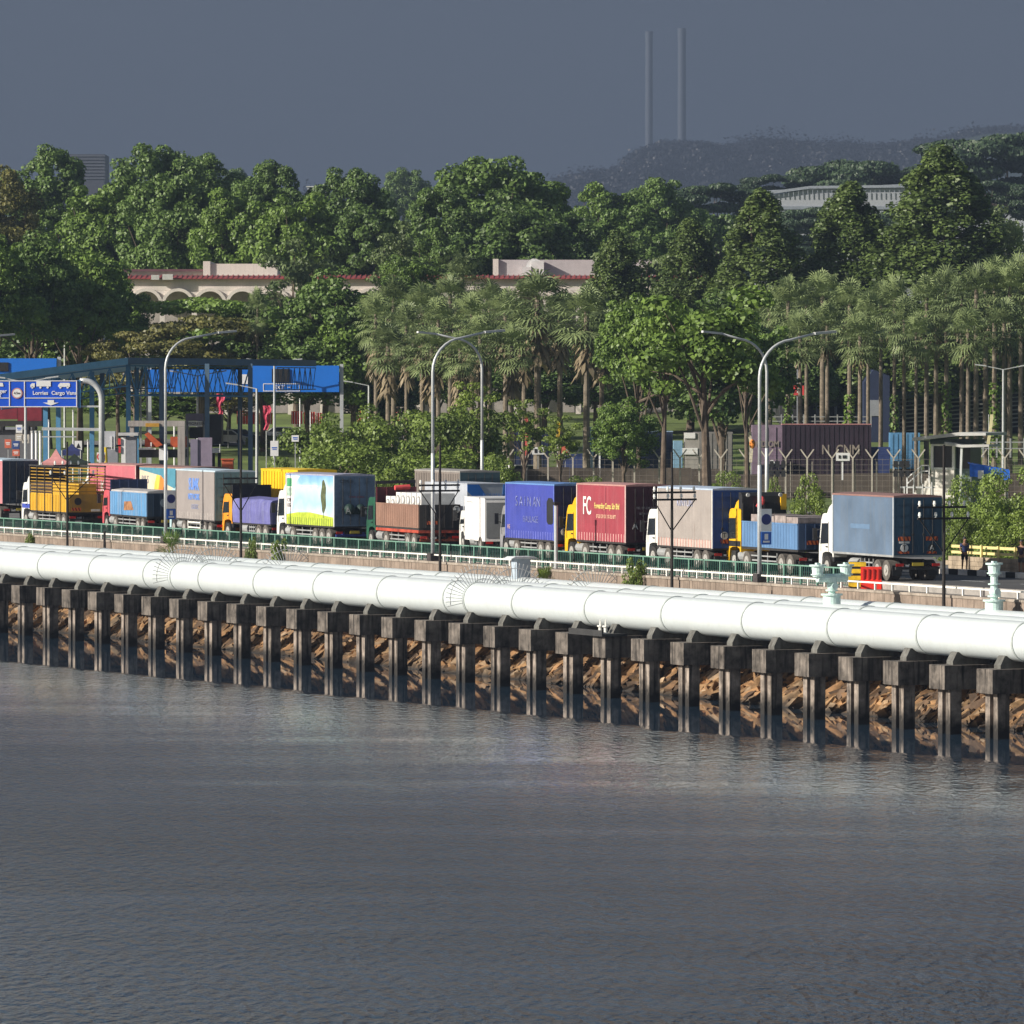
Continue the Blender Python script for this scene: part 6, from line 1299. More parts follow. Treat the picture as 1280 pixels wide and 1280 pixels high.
for px, y0, y1, wd, m_, lab in [(24, 531, 541, 8, M_swhite, 'white notice with a blue bar above the white bollards'), (24, 542, 551, 9, mat('beige_sign', (.5, .46, .4)), 'beige notice board left of the white bollards'), (32, 543, 554, 9, mat('beige_sign', (.5, .46, .4)), 'beige notice with a triangle left of the white bollards'), (10, 549, 560, 8, mat('sign_redorange', (.6, .14, .08)), 'small red notice at the far left above the navy container lorry'), (20, 551, 561, 9, mat('navy_notice', (.03, .07, .25)), 'small navy notice beside the red notice'), (20, 562, 570, 9, mat('sign_redorange', (.6, .14, .08)), 'red panel under the navy notice'), (98, 551, 563, 9, M_swhite, 'white notice with a warning triangle above the navy parasol'), (343, 551, 570, 10, M_swhite, 'white sign with truck symbols left of the hedge'), (369, 544, 552, 9, M_swhite, 'small white notice with a blue symbol at the left end of the hedge'), (285, 492, 500, 9, M_blue, 'small blue sign on a white pole under the wide blue road sign')]:
    Yp = 445 if y0 > 520 else 600; zb = gz(xat(px, Yp), Yp); T = cam_thing('notice_board', px, Yp, zb, lab, 'sign', 'small notice boards around the toll plaza'); b = MB(); ubox(b, px - wd / 2, px + wd / 2, y0, y1, Yp, .06, px, zb, -.1); b.build('board', m_, T)
    b = MB(); ubox(b, px - .6, px + .6, y0 + 1, 639 if Yp < 500 else 560, Yp, .07, px, zb); b.build('post', M_steel, T)
    b = MB(); c = M_blue if 'blue' in lab or 'truck' in lab else M_blk; yy = (y0 + y1) / 2
    if 'triangle' in lab: X = 0; b.prism([(-.16, zat(yy + 3, Yp) - zb), (.16, zat(yy + 3, Yp) - zb), (0, zat(yy - 3, Yp) - zb)], 'y', -.115, -.101); b.build('triangle', M_blk, T)
    else: ubox(b, px - wd * .33, px + wd * .33, yy - 1.6, yy - .2, Yp, .012, px, zb, -.113); ubox(b, px - wd * .25, px + wd * .3, yy + .8, yy + 1.7, Yp, .012, px, zb, -.113); b.build('symbols', c if m_ is M_swhite else M_swhite, T)
# tents
def tent(px, Y, y_eave, y_top, half, m_, label):
    T = cam_thing('pavilion_tent', px, Y, 0, label, 'tent', 'small tents behind the stake-sided lorry'); b = MB(); ze, zt = zat(y_eave, Y), zat(y_top, Y); h = half * Y / F
    b.add([(-h, -h, ze), (h, -h, ze), (h, h, ze), (-h, h, ze), (0, 0, zt), (-h, -h, ze - .35), (h, -h, ze - .35), (h, h, ze - .35), (-h, h, ze - .35), (-h * .4, -h * .4, ze + (zt - ze) * .35), (h * .4, -h * .4, ze + (zt - ze) * .35), (h * .4, h * .4, ze + (zt - ze) * .35), (-h * .4, h * .4, ze + (zt - ze) * .35)],
          [(0, 1, 10, 9), (1, 2, 11, 10), (2, 3, 12, 11), (3, 0, 9, 12), (9, 10, 4), (10, 11, 4), (11, 12, 4), (12, 9, 4), (0, 5, 6, 1), (1, 6, 7, 2), (2, 7, 8, 3), (3, 8, 5, 0)]); b.build('canopy', m_, T, fix=False)
    for sx in (-1, 1):
        for sy in (-1, 1): b = MB(); b.cyl((sx * h * .97, sy * h * .97, 0), (sx * h * .97, sy * h * .97, ze), .05, 8); b.build('leg', M_steel, T)
tent(70, 428, 578, 561, 17, mat('pink_tent', (.62, .28, .27), var=.1), 'faded pink pointed tent behind the stake-sided lorry'); tent(90, 436, 563, 554, 12, mat('navy_tent', (.03, .04, .14)), 'navy parasol-like tent above the black awning'); tent(93, 431, 578, 567, 19, mat('black_tent', (.02, .03, .02)), 'black awning tent between the pink tent and the rose-pink lorry')
prop('grey_guardhouse', 'booth', 'low dark grey building behind the lane sign posts at the far left', 520, 25, [('wall', mat('dull_wall', (.14, .14, .15)), [(-30, 40, 537, 640, 4)]), ('roof', M_cc, [(-32, 42, 534.5, 537, 5, -.4)])])
T = prop('maroon_lorry', 'lorry', 'long maroon curtain-sided lorry far left under the lane sign', 500, 25, [('curtain_side', mat('maroon_curtain', (.20, .02, .035), var=.2), [(22, 52, 509, 526, 2.4), (-30, 21.5, 509, 524, 2.4)]), ('chassis', M_chas, [(-30, 52, 526.2, 533, 2.0)]), ('wheels', M_tyre, [(-20, -16, 533, 538, 2), (0, 4, 533, 538, 2), (32, 36, 533, 538, 2), (40, 44, 533, 538, 2)])])
# background lots: red barriers, cars, banner poles
Yb = 640
for i, (a, c) in enumerate([(296, 310), (311, 322), (324, 340), (364, 378), (380, 394), (395, 410), (447, 464), (492, 500)]):
    m_ = (a + c) / 2; zb = gz(xat(m_, Yb), Yb); T = cam_thing('site_hoarding', m_, Yb, zb, 'red hoarding panel beyond the grass, %s' % ['leftmost of all', 'second from the left', 'third from the left, beside the flag pole', 'first right of the thin poles', 'second right of the thin poles', 'under the right end of the big blue sign', 'just right of the far white gantry post', 'small one in front of the shaggy palms'][i], 'hoarding', 'red hoarding panels beyond the grass')
    b = MB(); ubox(b, a, c, 514 + (i % 3), 530, Yb, .3, m_, zb); b.build('panel', mat('hoarding_red', (.62, .05, .02), var=.15), T); b = MB()
    for q in np.arange(a + 1, c, 3.2): ubox(b, q, q + .5, 515, 531, Yb, .08, m_, zb, -.09)
    b.build('battens', M_swhite, T)
for i, (px, yt, lab, m_) in enumerate([(275, 492, 'red and white rolled flag hanging beside the small blue sign', mat('flag_red', (.5, .04, .09), var=.4, scale=1.5)), (333, 507, 'crumpled red flag on a pole left of the big plain blue sign', mat('flag_red2', (.5, .04, .09), var=.4, scale=1.5))]):
    Yp = 560; zb = gz(xat(px, Yp), Yp); T = cam_thing('flag', px, Yp, zb, lab, 'flag', 'red flags by the toll plaza'); b = MB(); b.cyl((0, 0, 0), (0, 0, zat(yt, Yp) - zb), .05, 8); b.build('pole', M_steel, T)
    b = MB(); zt = zat(yt, Yp) - zb; rows = 9
    for r_ in range(rows):
        for k in range(5): b.v.append(((k - 2) * .16 * (1 + .3 * math.sin(r_)) * (1 - .07 * r_) + .1 * math.sin(r_ * 1.3), .06 * math.cos(k * 2 + r_), zt - r_ * .27))
    for r_ in range(rows - 1):
        for k in range(4): a = r_ * 5 + k; b.f.append((a, a + 1, a + 6, a + 5)); b.m.append(0)
    o = b.build('cloth', m_, T); o.location = (0, -.1, 0)
def small_car(px, Y, label, m_, rz=0.0, L=4.3):
    zb = gz(xat(px, Y), Y); T = empty('parked_car', (xat(px, Y), Y, zb), rz, label, 'car', 'cars parked beyond the toll plaza'); b = MB()
    b.prism([(-L / 2, .3), (L / 2, .3), (L / 2, .75), (L / 2 - .9, .92), (L / 2 - 1.6, 1.42), (-L / 2 + 1.0, 1.45), (-L / 2 + .3, .95), (-L / 2, .85)], 'y', -.85, .85); b.build('body', m_, T)
    b = MB(); b.prism([(L / 2 - 1.05, .95), (L / 2 - 1.65, 1.36), (-L / 2 + 1.05, 1.38), (-L / 2 + .5, .97)], 'y', -.86, .86); b.build('windows', M_win, T)
    for x in (-L / 2 + .8, L / 2 - .8):
        for y in (-.86, .86): b = MB(); b.cyl((x, y - .1, .31), (x, y + .1, .31), .31, 14); b.build('wheel', M_tyre, T)
small_car(283, 615, 'silver car on the road beyond the toll canopy', mat('car_silver', (.45, .45, .46), rough=.3)); small_car(300, 618, 'dark blue car beside the red hoardings', mat('car_blue', (.03, .05, .12), rough=.3)); small_car(356, 625, 'white car above the grass behind the thin poles', mat('car_white', (.7, .7, .7), rough=.3)); small_car(655, 560, 'white car behind the fence under the shaggy palms', mat('car_white', (.7, .7, .7)), .4)
q = MB(); q.add([(xat(255, 600), 600, 2.9), (xat(450, 590), 590, 2.75), (xat(470, 640), 640, 4.0), (xat(240, 640), 640, 4.0)], [(0, 1, 2, 3)]); 
g2 = MB(); nx_, ny_ = 24, 6
for i in range(nx_):
    for j in range(ny_): Yq = 612 + 26 * j / (ny_ - 1); Xq = xat(90 + 425 * i / (nx_ - 1), Yq); g2.v.append((Xq, Yq, gz(Xq, Yq) + .06))
for i in range(nx_ - 1):
    for j in range(ny_ - 1): a = i * ny_ + j; g2.f.append((a, a + ny_, a + ny_ + 1, a + 1)); g2.m.append(0)
tag(g2.build('upper_road', M_path), kind='structure')
for i, px in enumerate((316, 338, 352, 389, 405)):
    Yp = 600; zb = gz(xat(px, Yp), Yp); tm, me, ww, H = TPL['shrub']; T = empty('garden_shrub', (xat(px, Yp), Yp, zb), i, ['round shrub on the grass beside the canopy column', 'round shrub on the grass under the crumpled red flag', 'small round shrub in the middle of the grass', 'round shrub on the grass above the hedge', 'round shrub on the grass left of the far gantry post'][i], 'shrub', 'garden shrubs on the grass slope'); c = bpy.data.objects.new('foliage', me); COL.objects.link(c); c.parent = T
# ------------------------------------------------------------------ vehicles behind the fence
def trailer(name, px0, px1, yt, yb, Y, dep, m_side, label, front=None, roof=None, chassis=True):
    zb = gz(xat(px0, Y), Y); ox = (px0 + px1) / 2; T = cam_thing(name, ox, Y, zb, label, 'lorry', 'lorries parked behind the fence'); h0 = zb
    b = MB(); x0, x1 = xat(px0, Y) - xat(ox, Y), xat(px1, Y) - xat(ox, Y); b.box(x0, x1, 0, dep, 1.1, zat(yt, Y) - zb); b.build('container', m_side, T)
    b = MB()
    for x in np.arange(x0 + .1, x1 - .1, .42): b.box(x, x + .16, -.035, -.001, 1.2, zat(yt, Y) - zb - .12)
    b.build('side_ribs', m_side, T)
    b = MB(); b.box(x0 + .3, x1 - .3, .6, dep - .6, .7, 1.098); b.build('chassis', M_chas, T)
    for x in (x0 + 1.0, x0 + 2.1, x1 - 2.2, x1 - 1.0):
        b = MB(); b.cyl((x, -.02, .5), (x, .3, .5), .5, 16); b.build('wheel', M_tyre, T)
    if roof: b = MB(); b.box(x0 - .02, x1 + .02, -.04, dep + .02, zat(yt, Y) - zb + .003, zat(yt, Y) - zb + .08); b.build('roof', roof, T)
    return T, x0, x1, zb
M_nav = mat('navy_tarp', (.014, .024, .062), rough=.6, var=.2, scale=.7)
T, x0, x1, zb = trailer('parked_lorry', 742, 841, 540, 600, 545, 2.5, M_nav, 'long navy container lorry behind the fence between the palm trunks', roof=mat('paleblue_cap', (.28, .38, .52)))
b = MB(); b.box(x0 - .9, x0 - .01, 0, 2.5, 1.2, zat(534, 545) - zb); b.build('pale_front', mat('paleblue_front', (.25, .36, .5)), T); b = MB(); b.prism([(x0 - 2.9, .6), (x0 - .95, .6), (x0 - .95, 3.1), (x0 - 2.3, 3.0), (x0 - 2.85, 1.8)], 'y', .1, 2.4); b.build('cab', mat('navy_cab', (.03, .05, .16)), T)
T, x0, x1, zb = trailer('parked_lorry', 640, 686, 538, 600, 560, 2.5, M_nav, 'dark navy lorry body behind the fence under the shaggy palms'); 
T, x0, x1, zb = trailer('parked_lorry', 868, 916, 540, 600, 540, 2.5, mat('grey_tarp', (.20, .19, .18), var=.15), 'grey tarpaulined lorry behind the mossy roadside tree')
M_pur = mat('purple_shaded_side', (.028, .017, .030), rough=.6, var=.2, scale=.6);  # long side painted near black for the shade on it
T, x0, x1, zb = trailer('container_lorry', 978, 1089, 531, 600, 545, 2.5, M_pur, 'long dark purple container lorry with pale letters behind the fence', roof=mat('pink_cap', (.38, .18, .18)))
text('lettering', 'N  CNM', 1.15, mat('pale_gold', (.26, .22, .19)), T, (1.2, -.05, 3.4), sx=.8, bold=.02)
b = MB(); b.box(x0 - 2.6, x0 - .01, .1, 2.4, 1.1, zat(531, 545) - zb - .02)
for q in (.5, 1.25, 2.0): b.box(x0 - 2.6 + q, x0 - 2.6 + q + .06, .04, .099, 1.15, zat(534, 545) - zb)
b.build('door_end', mat('purple_lit_end', (.22, .16, .22), var=.15), T); text('lettering', 'ND OM', .75, MATS['pale_gold'], T, (x0 - 1.3, .03, 3.9), sx=.8, bold=.02)  # end painted paler than the side, as its sunlit face
b = MB(); b.cyl((x0 - .9, .09, 2.3), (x0 - .9, .0, 2.3), .24, 18); b.build('white_disc', M_swhite, T)
T, x0, x1, zb = trailer('parked_lorry', 1113, 1150, 541, 600, 560, 2.5, mat('lightblue_cont', (.10, .26, .46), var=.15), 'light blue truck behind the ivy-wrapped palm trunk'); b = MB(); b.box(x0 - 1.7, x0 - .05, .2, 2.3, .6, 3.0); b.build('cab', mat('navy_cab', (.03, .05, .16)), T)
prop('name_hut', 'hut', 'small grey hut with a white name board behind the roadside trees', 535, 866, [('wall', mat('hut_wall', (.33, .31, .29)), [(856, 874, 541, 640, 3)]), ('name_board', M_swhite, [(855.5, 869, 541, 548, .1, -.11), (853, 872, 560, 568, .1, -.15)]), ('blue_door', mat('hut_blue', (.2, .35, .5)), [(842, 853, 551, 640, 2)])])
for i, (px, y0, y1, lean, c1, lab) in enumerate([(697, 526, 551, 0, (.75, .48, .03), 'tall yellow feather banner behind the fence by the lone palm'), (939, 540, 578, 4, (.72, .66, .5), 'curved white and yellow feather banner at the end of the purple container'), (657, 520, 580, 0, (.62, .12, .1), 'red and white feather banner among the shaggy palm trunks'), (1236, 518, 556, -3, (.75, .68, .4), 'cream feather banner near the right edge above the fence')]):
    Yp = 520; T = cam_thing('feather_banner', px, Yp, 0, lab, 'banner', 'feather banners behind the fence'); X = xat(px, Yp); b = MB(); w_ = 3.3 * Yp / F; pr = []
    for k in range(9): t = k / 8; pr.append((lean * (1 - t) ** 2 * Yp / F * -1 + w_ * (.35 + .65 * math.sin(math.pi * min(1, .25 + t * .8))), zat(y0 + (y1 - y0) * t, Yp)))
    pl = [(p[0] - w_ * 1.2, p[1]) for p in reversed(pr)]
    b.prism(pr + pl, 'y', -.03, .0); b.build('cloth', mat('banner_%d' % i if False else ['banner_yellow', 'banner_white', 'banner_red', 'banner_cream'][i], c1, var=.2, scale=.6), T)
    b = MB(); b.cyl((0, .05, 0), (0, .05, zat(y0, Yp)), .04, 8); b.build('pole', M_steel, T)
    if i == 1: b = MB(); b.sph((.1, -.04, zat(555, Yp)), .25, 10, 1.6); b.build('orange_print', mat('banner_orange', (.75, .25, .03)), T)
T = prop('traffic_signal', 'traffic light', 'traffic signal with a green light behind the fence left of the slim roadside tree', 515, 748, [('housing', M_blk, [(744.5, 751, 543, 564, .25)]), ('post', M_swhite, [(748.5, 750.5, 564, 640, .1)])]); b = MB(); X = 0; b.cyl((0, -.01, zat(560.5, 515)), (0, -.03, zat(560.5, 515)), .12, 14)
mg = bpy.data.materials.new('green_lamp'); mg.use_nodes = True; p_ = mg.node_tree.nodes['Principled BSDF']; p_.inputs['Base Color'].default_value = (.02, .3, .15, 1); p_.inputs['Emission Color'].default_value = (.02, .8, .4, 1); p_.inputs['Emission Strength'].default_value = .8; b.build('green_lamp', mg, T)
prop('red_notice', 'sign', 'small orange-red notice behind the fence left of the lone palm', 515, 706, [('board', mat('sign_redorange', (.6, .14, .08)), [(701.5, 711, 558, 566.5, .06, -.1)]), ('post', M_steel, [(706, 707, 566, 640, .06)])]); prop('white_notice', 'sign', 'white notice with dark symbols among the palm trunks behind the fence', 515, 672, [('board', M_swhite, [(665, 680, 559, 568, .06, -.1)]), ('symbols', M_blk, [(668, 671, 561, 566, .03, -.14), (674, 677, 561, 566, .03, -.14)]), ('post', M_steel, [(672, 673, 568, 640, .06)])])
prop('fence_sign', 'sign', 'white sign with dark symbols fixed at the fence in front of the purple container', 498, 1053, [('board', M_swhite, [(1045, 1062, 566, 576, .06, -.2)]), ('symbols', M_blk, [(1048, 1050.5, 569, 573, .03, -.24), (1053, 1058, 569, 573, .03, -.24)]), ('post', M_swhite, [(1052, 1054, 576, 600, .06, -.1)])])
# ------------------------------------------------------------------ buildings
# long white checkpoint building with arches
Yw = 680; zb = 5.0; T = cam_thing('arcaded_building', 450, Yw, zb, 'long white low building with round arches and a red tiled roof edge among the trees', 'building'); X = xat(450, Yw); z = lambda y: zat(y, Yw) - zb; x_ = lambda p: xat(p, Yw) - X
M_wh = mat('white_render', (.66, .60, .55), rough=.8, var=.06, scale=.5, streak=.25, dirt=(.4, .36, .33)); M_tile = mat('red_tiles', (.28, .055, .055), rough=.7, var=.2, scale=2)
b = MB(); b.box(x_(150), x_(880), 0, 22, z(363), z(349)); b.build('upper_wall', M_wh, T)
b = MB(); ar = 15.5
px = 183; first = True
while px < 880:
    # spandrel with a round arch cut out
    x0, x1 = x_(px - 20), x_(px + 20); R_ = (x1 - x0) * .42; zc = z(381); n = 14; top = z(363.2)
    pts = [(x0, -1), (x0, top), (x1, top), (x1, -1), (x_(px) + R_, -1), (x_(px) + R_, zc)]
    pts += [(x_(px) + R_ * math.cos(math.pi * k / n), zc + R_ * math.sin(math.pi * k / n)) for k in range(1, n)] + [(x_(px) - R_, zc), (x_(px) - R_, -1)]
    for k in range(n):
        a0, a1 = math.pi * k / n, math.pi * (k + 1) / n; p0 = (x_(px) + R_ * math.cos(a0), zc + R_ * math.sin(a0)); p1 = (x_(px) + R_ * math.cos(a1), zc + R_ * math.sin(a1))
        b.prism([p0, (p0[0], top), (p1[0], top), p1], 'y', 0, .5)
    b.box(x0, x_(px) - R_, 0, .5, -1, top); b.box(x_(px) + R_, x1, 0, .5, -1, top); px += 40
b.build('arcade', M_wh, T)
px = 183
b = MB()
while px < 880:
    n = 14; x0, x1 = x_(px - 20), x_(px + 20); R0 = (x1 - x0) * .42; R1 = R0 + .35; zc = z(381)
    for k in range(n):
        a0, a1 = math.pi * k / n, math.pi * (k + 1) / n; b.prism([(x_(px) + R0 * math.cos(a0), zc + R0 * math.sin(a0)), (x_(px) + R1 * math.cos(a0), zc + R1 * math.sin(a0)), (x_(px) + R1 * math.cos(a1), zc + R1 * math.sin(a1)), (x_(px) + R0 * math.cos(a1), zc + R0 * math.sin(a1))], 'y', -.35, -.002)
    px += 40
b.build('arch_mouldings', M_wh, T)
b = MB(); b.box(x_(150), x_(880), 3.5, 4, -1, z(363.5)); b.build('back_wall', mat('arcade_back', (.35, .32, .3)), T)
b = MB(); b.prism([(-.7, z(349)), (-.7, z(348)), (2.5, z(344)), (2.5, z(349) + .01)], 'x', x_(149), x_(880)); 
for q in np.arange(x_(150), x_(880), .55): b.bar((q, -.72, z(348)), (q, 2.4, z(344) + .06), .12, .08)
b.build('tiled_eave', M_tile, T)
b = MB(); b.box(x_(149), x_(252), 7, 16, z(349), z(337)); b.build('rear_wing', mat('rear_wing', (.34, .30, .28)), T); b = MB(); b.prism([(6.4, z(338)), (8, z(335)), (16, z(335)), (16.6, z(338))], 'x', x_(148), x_(252)); b.build('rear_roof', mat('brown_tiles', (.13, .05, .05), var=.2), T)
b = MB(); b.box(x_(253), x_(345), 4, 14, z(345.5), z(329)); b.box(x_(252), x_(261), 3.7, 14.3, z(346), z(326)); b.build('roof_block', M_wh, T)
b = MB(); b.box(x_(618), x_(820), 4, 14, z(345.5), z(324)); b.build('long_roof_block', mat('mauve_render', (.46, .42, .43), var=.06), T); b = MB(); b.box(x_(616), x_(623), 3.6, 14.3, z(346), z(323)); b.build('corner_pier', M_wh, T)
b = MB(); b.box(x_(653), x_(664), 2.6, 3.9, z(344), z(333)); b.cyl((x_(668), 2.8, z(333)), (x_(668), 3.7, z(333)), .9, 14); b.box(x_(664), x_(680), 2.7, 3.9, z(343), z(326)); b.build('rooftop_duct', mat('duct', (.66, .66, .66), var=.1), T)
b = MB(); b.box(x_(190), x_(200), -1.2, -.72, z(350), z(344)); b.box(x_(204), x_(217), -1.2, -.72, z(350), z(343)); b.build('air_conditioner', mat('ac_grey', (.5, .5, .48), var=.1), T)
# grey block on the skyline and pale slab
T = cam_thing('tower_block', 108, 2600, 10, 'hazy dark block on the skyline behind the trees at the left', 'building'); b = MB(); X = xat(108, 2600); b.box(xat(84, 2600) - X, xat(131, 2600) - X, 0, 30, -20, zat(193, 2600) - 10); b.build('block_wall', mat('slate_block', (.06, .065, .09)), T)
b = MB(); 
for k in range(8): b.box(xat(84, 2600) - X - .4, xat(131, 2600) - X + .4, -.4, -.01, zat(196 + 4 * k, 2600) - 10, zat(194.6 + 4 * k, 2600) - 10)
b.build('floor_bands', mat('slate_band', (.10, .11, .14)), T)
T = cam_thing('distant_slab', 398, 2200, 10, 'pale flat-roofed building just above the tree line left of centre', 'building'); b = MB(); X = xat(398, 2200); b.box(xat(384, 2200) - X, xat(410, 2200) - X, 0, 20, -20, zat(234, 2200) - 10); b.build('walls', mat('pale_slab', (.36, .38, .44)), T); b = MB(); b.box(xat(383, 2200) - X, xat(411, 2200) - X, -.5, 20.5, zat(234, 2200) - 9.99, zat(233, 2200) - 10); b.build('roof_edge', M_swhite, T)
Yh = 1180; zb = gz(0, Yh); T = cam_thing('far_hangar', 1050, Yh, zb, 'wide pale hangar-like building with a long roof walkway behind the cone-shaped trees', 'building'); X = xat(1050, Yh); z = lambda y: zat(y, Yh) - zb; x_ = lambda p: xat(p, Yh) - X
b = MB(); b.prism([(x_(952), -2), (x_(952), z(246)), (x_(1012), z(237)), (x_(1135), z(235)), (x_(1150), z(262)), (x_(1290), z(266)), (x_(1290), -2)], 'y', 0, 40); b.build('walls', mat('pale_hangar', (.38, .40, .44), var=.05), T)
b = MB(); b.bar((x_(950), -.5, z(243)), (x_(1012), -.5, z(234.5)), .5); b.bar((x_(1012), -.5, z(234.5)), (x_(1135), -.5, z(233)), .5); b.bar((x_(950), -.5, z(239.5)), (x_(1135), -.5, z(233 - 2)), .25)
for q in range(955, 1135, 6): b.box(x_(q), x_(q) + .1, -.6, -.5, z(246), z(238))
b.build('roof_walkway', mat('walkway_grey', (.3, .33, .38)), T)
b = MB()
for k in range(2): b.box(x_(960), x_(1140), -.3, -.01, z(262 + k * 14), z(258 + k * 14))
b.build('window_bands', mat('band_grey', (.25, .28, .33)), T)
# structures behind the right-hand palms
Yr = 660; zb = gz(0, Yr); T = cam_thing('checkpoint_hall', 1090, Yr, zb, 'white and grey checkpoint hall with red shop fascia seen between the palm trunks', 'building'); X = xat(1090, Yr); z = lambda y: zat(y, Yr) - zb; x_ = lambda p: xat(p, Yr) - X
b = MB(); b.box(x_(965), x_(1160), 0, 18, z(476), z(461)); b.build('white_fascia', mat('hall_white', (.52, .52, .55), var=.08), T)
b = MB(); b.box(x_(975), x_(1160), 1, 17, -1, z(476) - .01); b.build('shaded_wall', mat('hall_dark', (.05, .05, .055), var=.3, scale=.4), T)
b = MB()
for a, c in ((992, 1010), (1040, 1078), (1122, 1150)): b.box(x_(a), x_(c), -.15, -.01, z(472.5), z(466.5))
b.build('red_fascia', mat('fascia_red', (.55, .05, .04)), T)
b = MB(); b.box(x_(1000), x_(1160), -.6, .9, z(480.5), z(478)); b.build('white_awning', M_swhite, T)
b = MB()
for q in (998, 1020, 1043, 1070, 1098, 1130, 1152): b.box(x_(q), x_(q + 3), -.3, .4, -1, z(476))
b.build('column', M_cc, T)
b = MB()
for k in range(12): q = 1003 + k * 12.7; b.box(x_(q), x_(q + 5), .85, .99, z(498 + (k % 3)), z(491)); 
b.build('pale_windows', mat('hall_glass', (.30, .32, .36), var=.4, scale=.3), T)  # mottled pale grey panes
prop('red_sign_board', 'sign', 'small square red sign with white marks between the palm trunks', 600, 999, [('board', mat('sign_brightred', (.65, .06, .06)), [(992, 1005, 482, 494, .1, -.1)]), ('marks', M_swhite, [(996, 1001, 485, 486, .03, -.14), (996, 997, 486, 491, .03, -.14), (1000, 1001, 486, 491, .03, -.14)]), ('post', M_cc, [(996, 1002, 450, 560, .3)])])
T = cam_thing('covered_ramp', 1210, 640, gz(0, 640), 'long blue-grey roofed ramp with louvred sides rising to the right behind the palms', 'ramp'); zb = gz(0, 640); X = xat(1210, 640); z = lambda y: zat(y, 640) - zb; x_ = lambda p: xat(p, 640) - X
b = MB(); b.prism([(x_(1115), z(500)), (x_(1115), z(490)), (x_(1300), z(471)), (x_(1300), z(481.5))], 'y', -.5, 12); b.build('roof_band', mat('ramp_blue', (.10, .15, .19), var=.1), T)
b = MB()
for k in range(9):
    o_ = 4 + k * 5.2; b.prism([(x_(1118), z(500 + o_)), (x_(1118), z(498.2 + o_)), (x_(1300), z(484 + o_)), (x_(1300), z(485.8 + o_))], 'y', .2, .35)
b.build('louvres', mat('louvre', (.30, .30, .28), var=.3, scale=.5), T)
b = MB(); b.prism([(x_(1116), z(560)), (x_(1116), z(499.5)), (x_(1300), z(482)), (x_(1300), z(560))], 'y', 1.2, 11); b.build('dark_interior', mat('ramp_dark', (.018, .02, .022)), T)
b = MB()
for q in (1122, 1165, 1208, 1251, 1290): b.box(x_(q), x_(q + 3), -.1, .19, -1, z(497 - (q - 1115) * .1))
b.build('column', mat('ramp_column', (.12, .14, .16)), T)
T = cam_thing('navy_gable', 1098, 620, gz(0, 620), 'dark navy angular wall between the palms at the low end of the ramp', 'building'); zb = gz(0, 620); X = xat(1098, 620); b = MB(); b.prism([(xat(1080, 620) - X, -1), (xat(1080, 620) - X, zat(478, 620) - zb), (xat(1092, 620) - X, zat(462, 620) - zb), (xat(1112, 620) - X, zat(470, 620) - zb), (xat(1112, 620) - X, -1)], 'y', 0, 6); b.build('walls', mat('gable_navy', (.02, .03, .07)), T); b = MB(); b.box(xat(1086, 620) - X, xat(1100, 620) - X, -.1, -.01, zat(520, 620) - zb, zat(500, 620) - zb); b.build('grey_door', M_cc, T)
T = prop('white_railings', 'railing', 'pale pipe railing on the grass bank above the purple container', 575, 1030, [('rails', M_steel, [(960, 1090, 526, 527, .08), (960, 1090, 520.5, 521.5, .08)]), ('posts', M_steel, [(q, q + 1.4, 518, 534, .1, -.02) for q in range(962, 1090, 14)])])
T = prop('ramp_railing', 'railing', 'pale pipe railing right of the guard booth roof', 540, 1265, [('rails', M_steel, [(1225, 1310, 552, 553.4, .08), (1225, 1310, 560, 561.2, .08)]), ('posts', M_steel, [(q, q + 2, 548, 572, .1, -.02) for q in range(1228, 1310, 17)])])
# ------------------------------------------------------------------ far woods, stacks, haze
M_farw = leafmat('hazed_wood_leaf', (0.022, 0.028, 0.045), (0.024, 0.030, 0.048), trans=.5)  # distance haze is put into this leaf colour, dark and bluish
r_ = random.Random(5); pf = []
def ridge(px0, px1, ytop, Y, n, wob, sz):
    for i in range(n):
        px = r_.uniform(px0, px1); t = np.interp(px, [a for a, _ in ytop], [b_ for _, b_ in ytop]); s_ = sz * r_.uniform(.6, 1.5); h = zat(t + r_.uniform(0, wob), Y) - s_ * .9
        pf.append((xat(px, Y), Y + r_.uniform(-60, 60), h, s_, s_, s_ * .7))
        for q in range(2): pf.append((xat(px + r_.uniform(-5, 5), Y), Y, h * r_.uniform(.2, .85), s_ * 1.7, s_, s_ * 1.9))
ridge(690, 820, [(690, 222), (740, 210), (820, 196)], 5600, 70, 3, 20); ridge(800, 1170, [(800, 182), (830, 170), (900, 176), (960, 168), (1010, 172), (1100, 175), (1170, 166)], 5800, 260, 3, 23); ridge(1160, 1320, [(1160, 175), (1200, 160), (1240, 152), (1320, 150)], 6100, 140, 3, 26)
ridge(-40, 700, [(-40, 250), (700, 250)], 5400, 180, 4, 26)
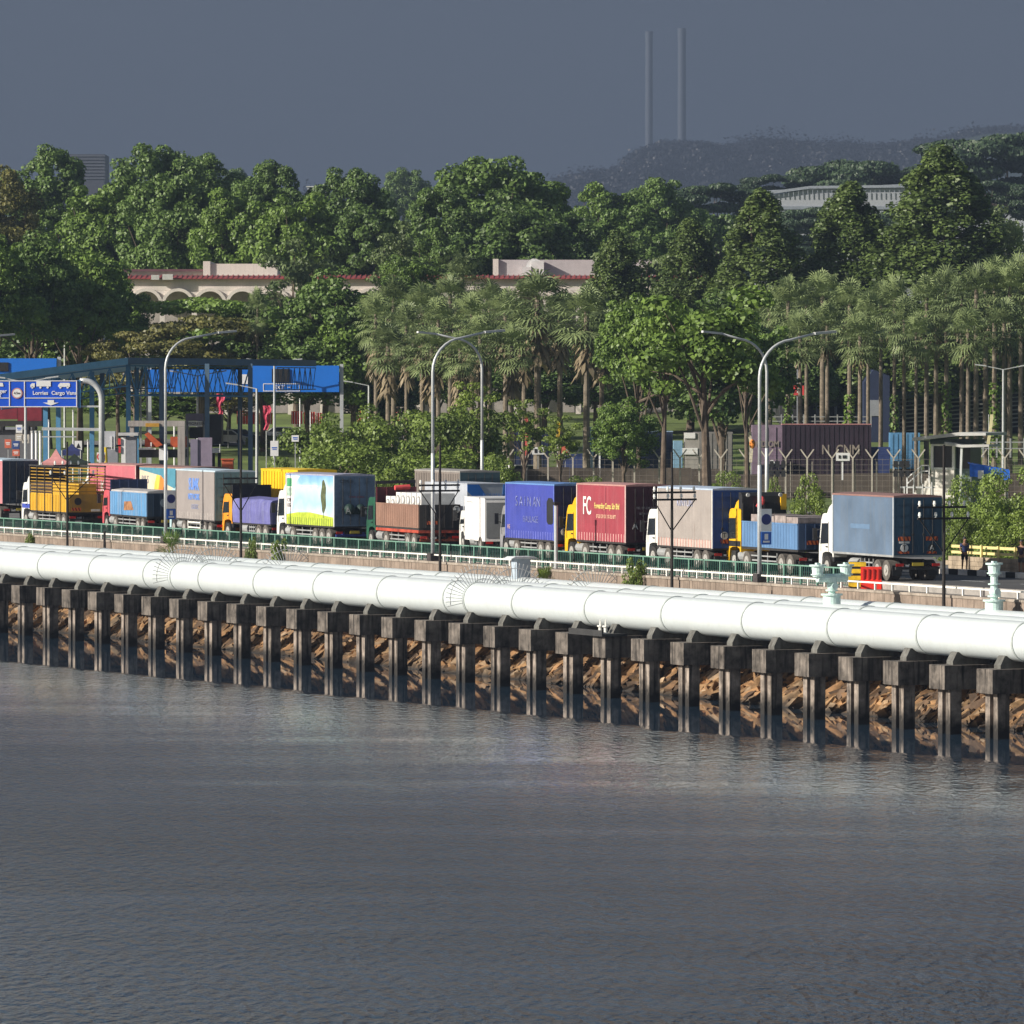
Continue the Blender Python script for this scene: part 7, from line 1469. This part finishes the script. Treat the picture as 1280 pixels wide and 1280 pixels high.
V = leaves(pf, 2.4, .3, 9, inner=.08); me = leafmesh('far_woods', V); me.materials.append(M_farw); o = bpy.data.objects.new('far_woods', me); COL.objects.link(o); tag(o, 'hazy far wooded ridge under the storm sky', 'woods', kind='stuff')
g3 = MB(); n3 = 40
for i in range(n3 + 1):
    px = 640 + 720 * i / n3; t = np.interp(px, [640, 690, 820, 900, 1170, 1240, 1360], [262, 236, 200, 186, 180, 164, 160]); Yy = 5760
    for zz, dy in ((-30, -350), (zat(t, Yy) * .6, -80), (zat(t, Yy), 60), (-30, 500)): g3.v.append((xat(px, Yy), Yy + dy, zz))
for i in range(n3):
    for k in range(3): a = i * 4 + k; g3.f.append((a, a + 4, a + 5, a + 1)); g3.m.append(0)
tag(g3.build('hill', mat('hill_green', (.03, .045, .035), var=.2, scale=.01)), kind='structure')
for px, yt, w_, lab in ((811, 40, 10, 'faint tall chimney stack in the haze, left one of the pair'), (852, 36, 11, 'faint tall chimney stack in the haze, right one of the pair')):
    Yc = 7000; T = cam_thing('chimney_stack', px, Yc, 0, lab, 'chimney', None); H = zat(yt, Yc); R_ = w_ / 2 * Yc / F; b = MB(); b.cyl((0, 0, -20), (0, 0, H * .97), R_ * 1.15, 20, r2=R_ * .92); b.build('shaft', mat('stack_haze_tone', (.070, .087, .128)), T); b = MB(); b.cyl((0, 0, H * .97), (0, 0, H), R_, 20); b.build('rim', mat('stack_rim_haze', (.065, .082, .12)), T)  # shaft and rim coloured near the sky tone, painting in the haze
b = MB(); b.box(-3200, 3200, -30, 7600, -25, 430)
me = b.build('haze', bpy.data.materials.new('haze_air'), None); hm = me.data.materials[0]; hm.use_nodes = True; t = hm.node_tree; t.nodes.clear(); oo = NN(t, 'ShaderNodeOutputMaterial'); vv = NN(t, 'ShaderNodeVolumePrincipled'); vv.inputs['Color'].default_value = (.175, .225, .325, 1); vv.inputs['Density'].default_value = HAZE_D; vv.inputs['Anisotropy'].default_value = 0.0
t.links.new(vv.outputs[0], oo.inputs['Volume']); me.display_type = 'WIRE'; tag(me, kind='stuff')
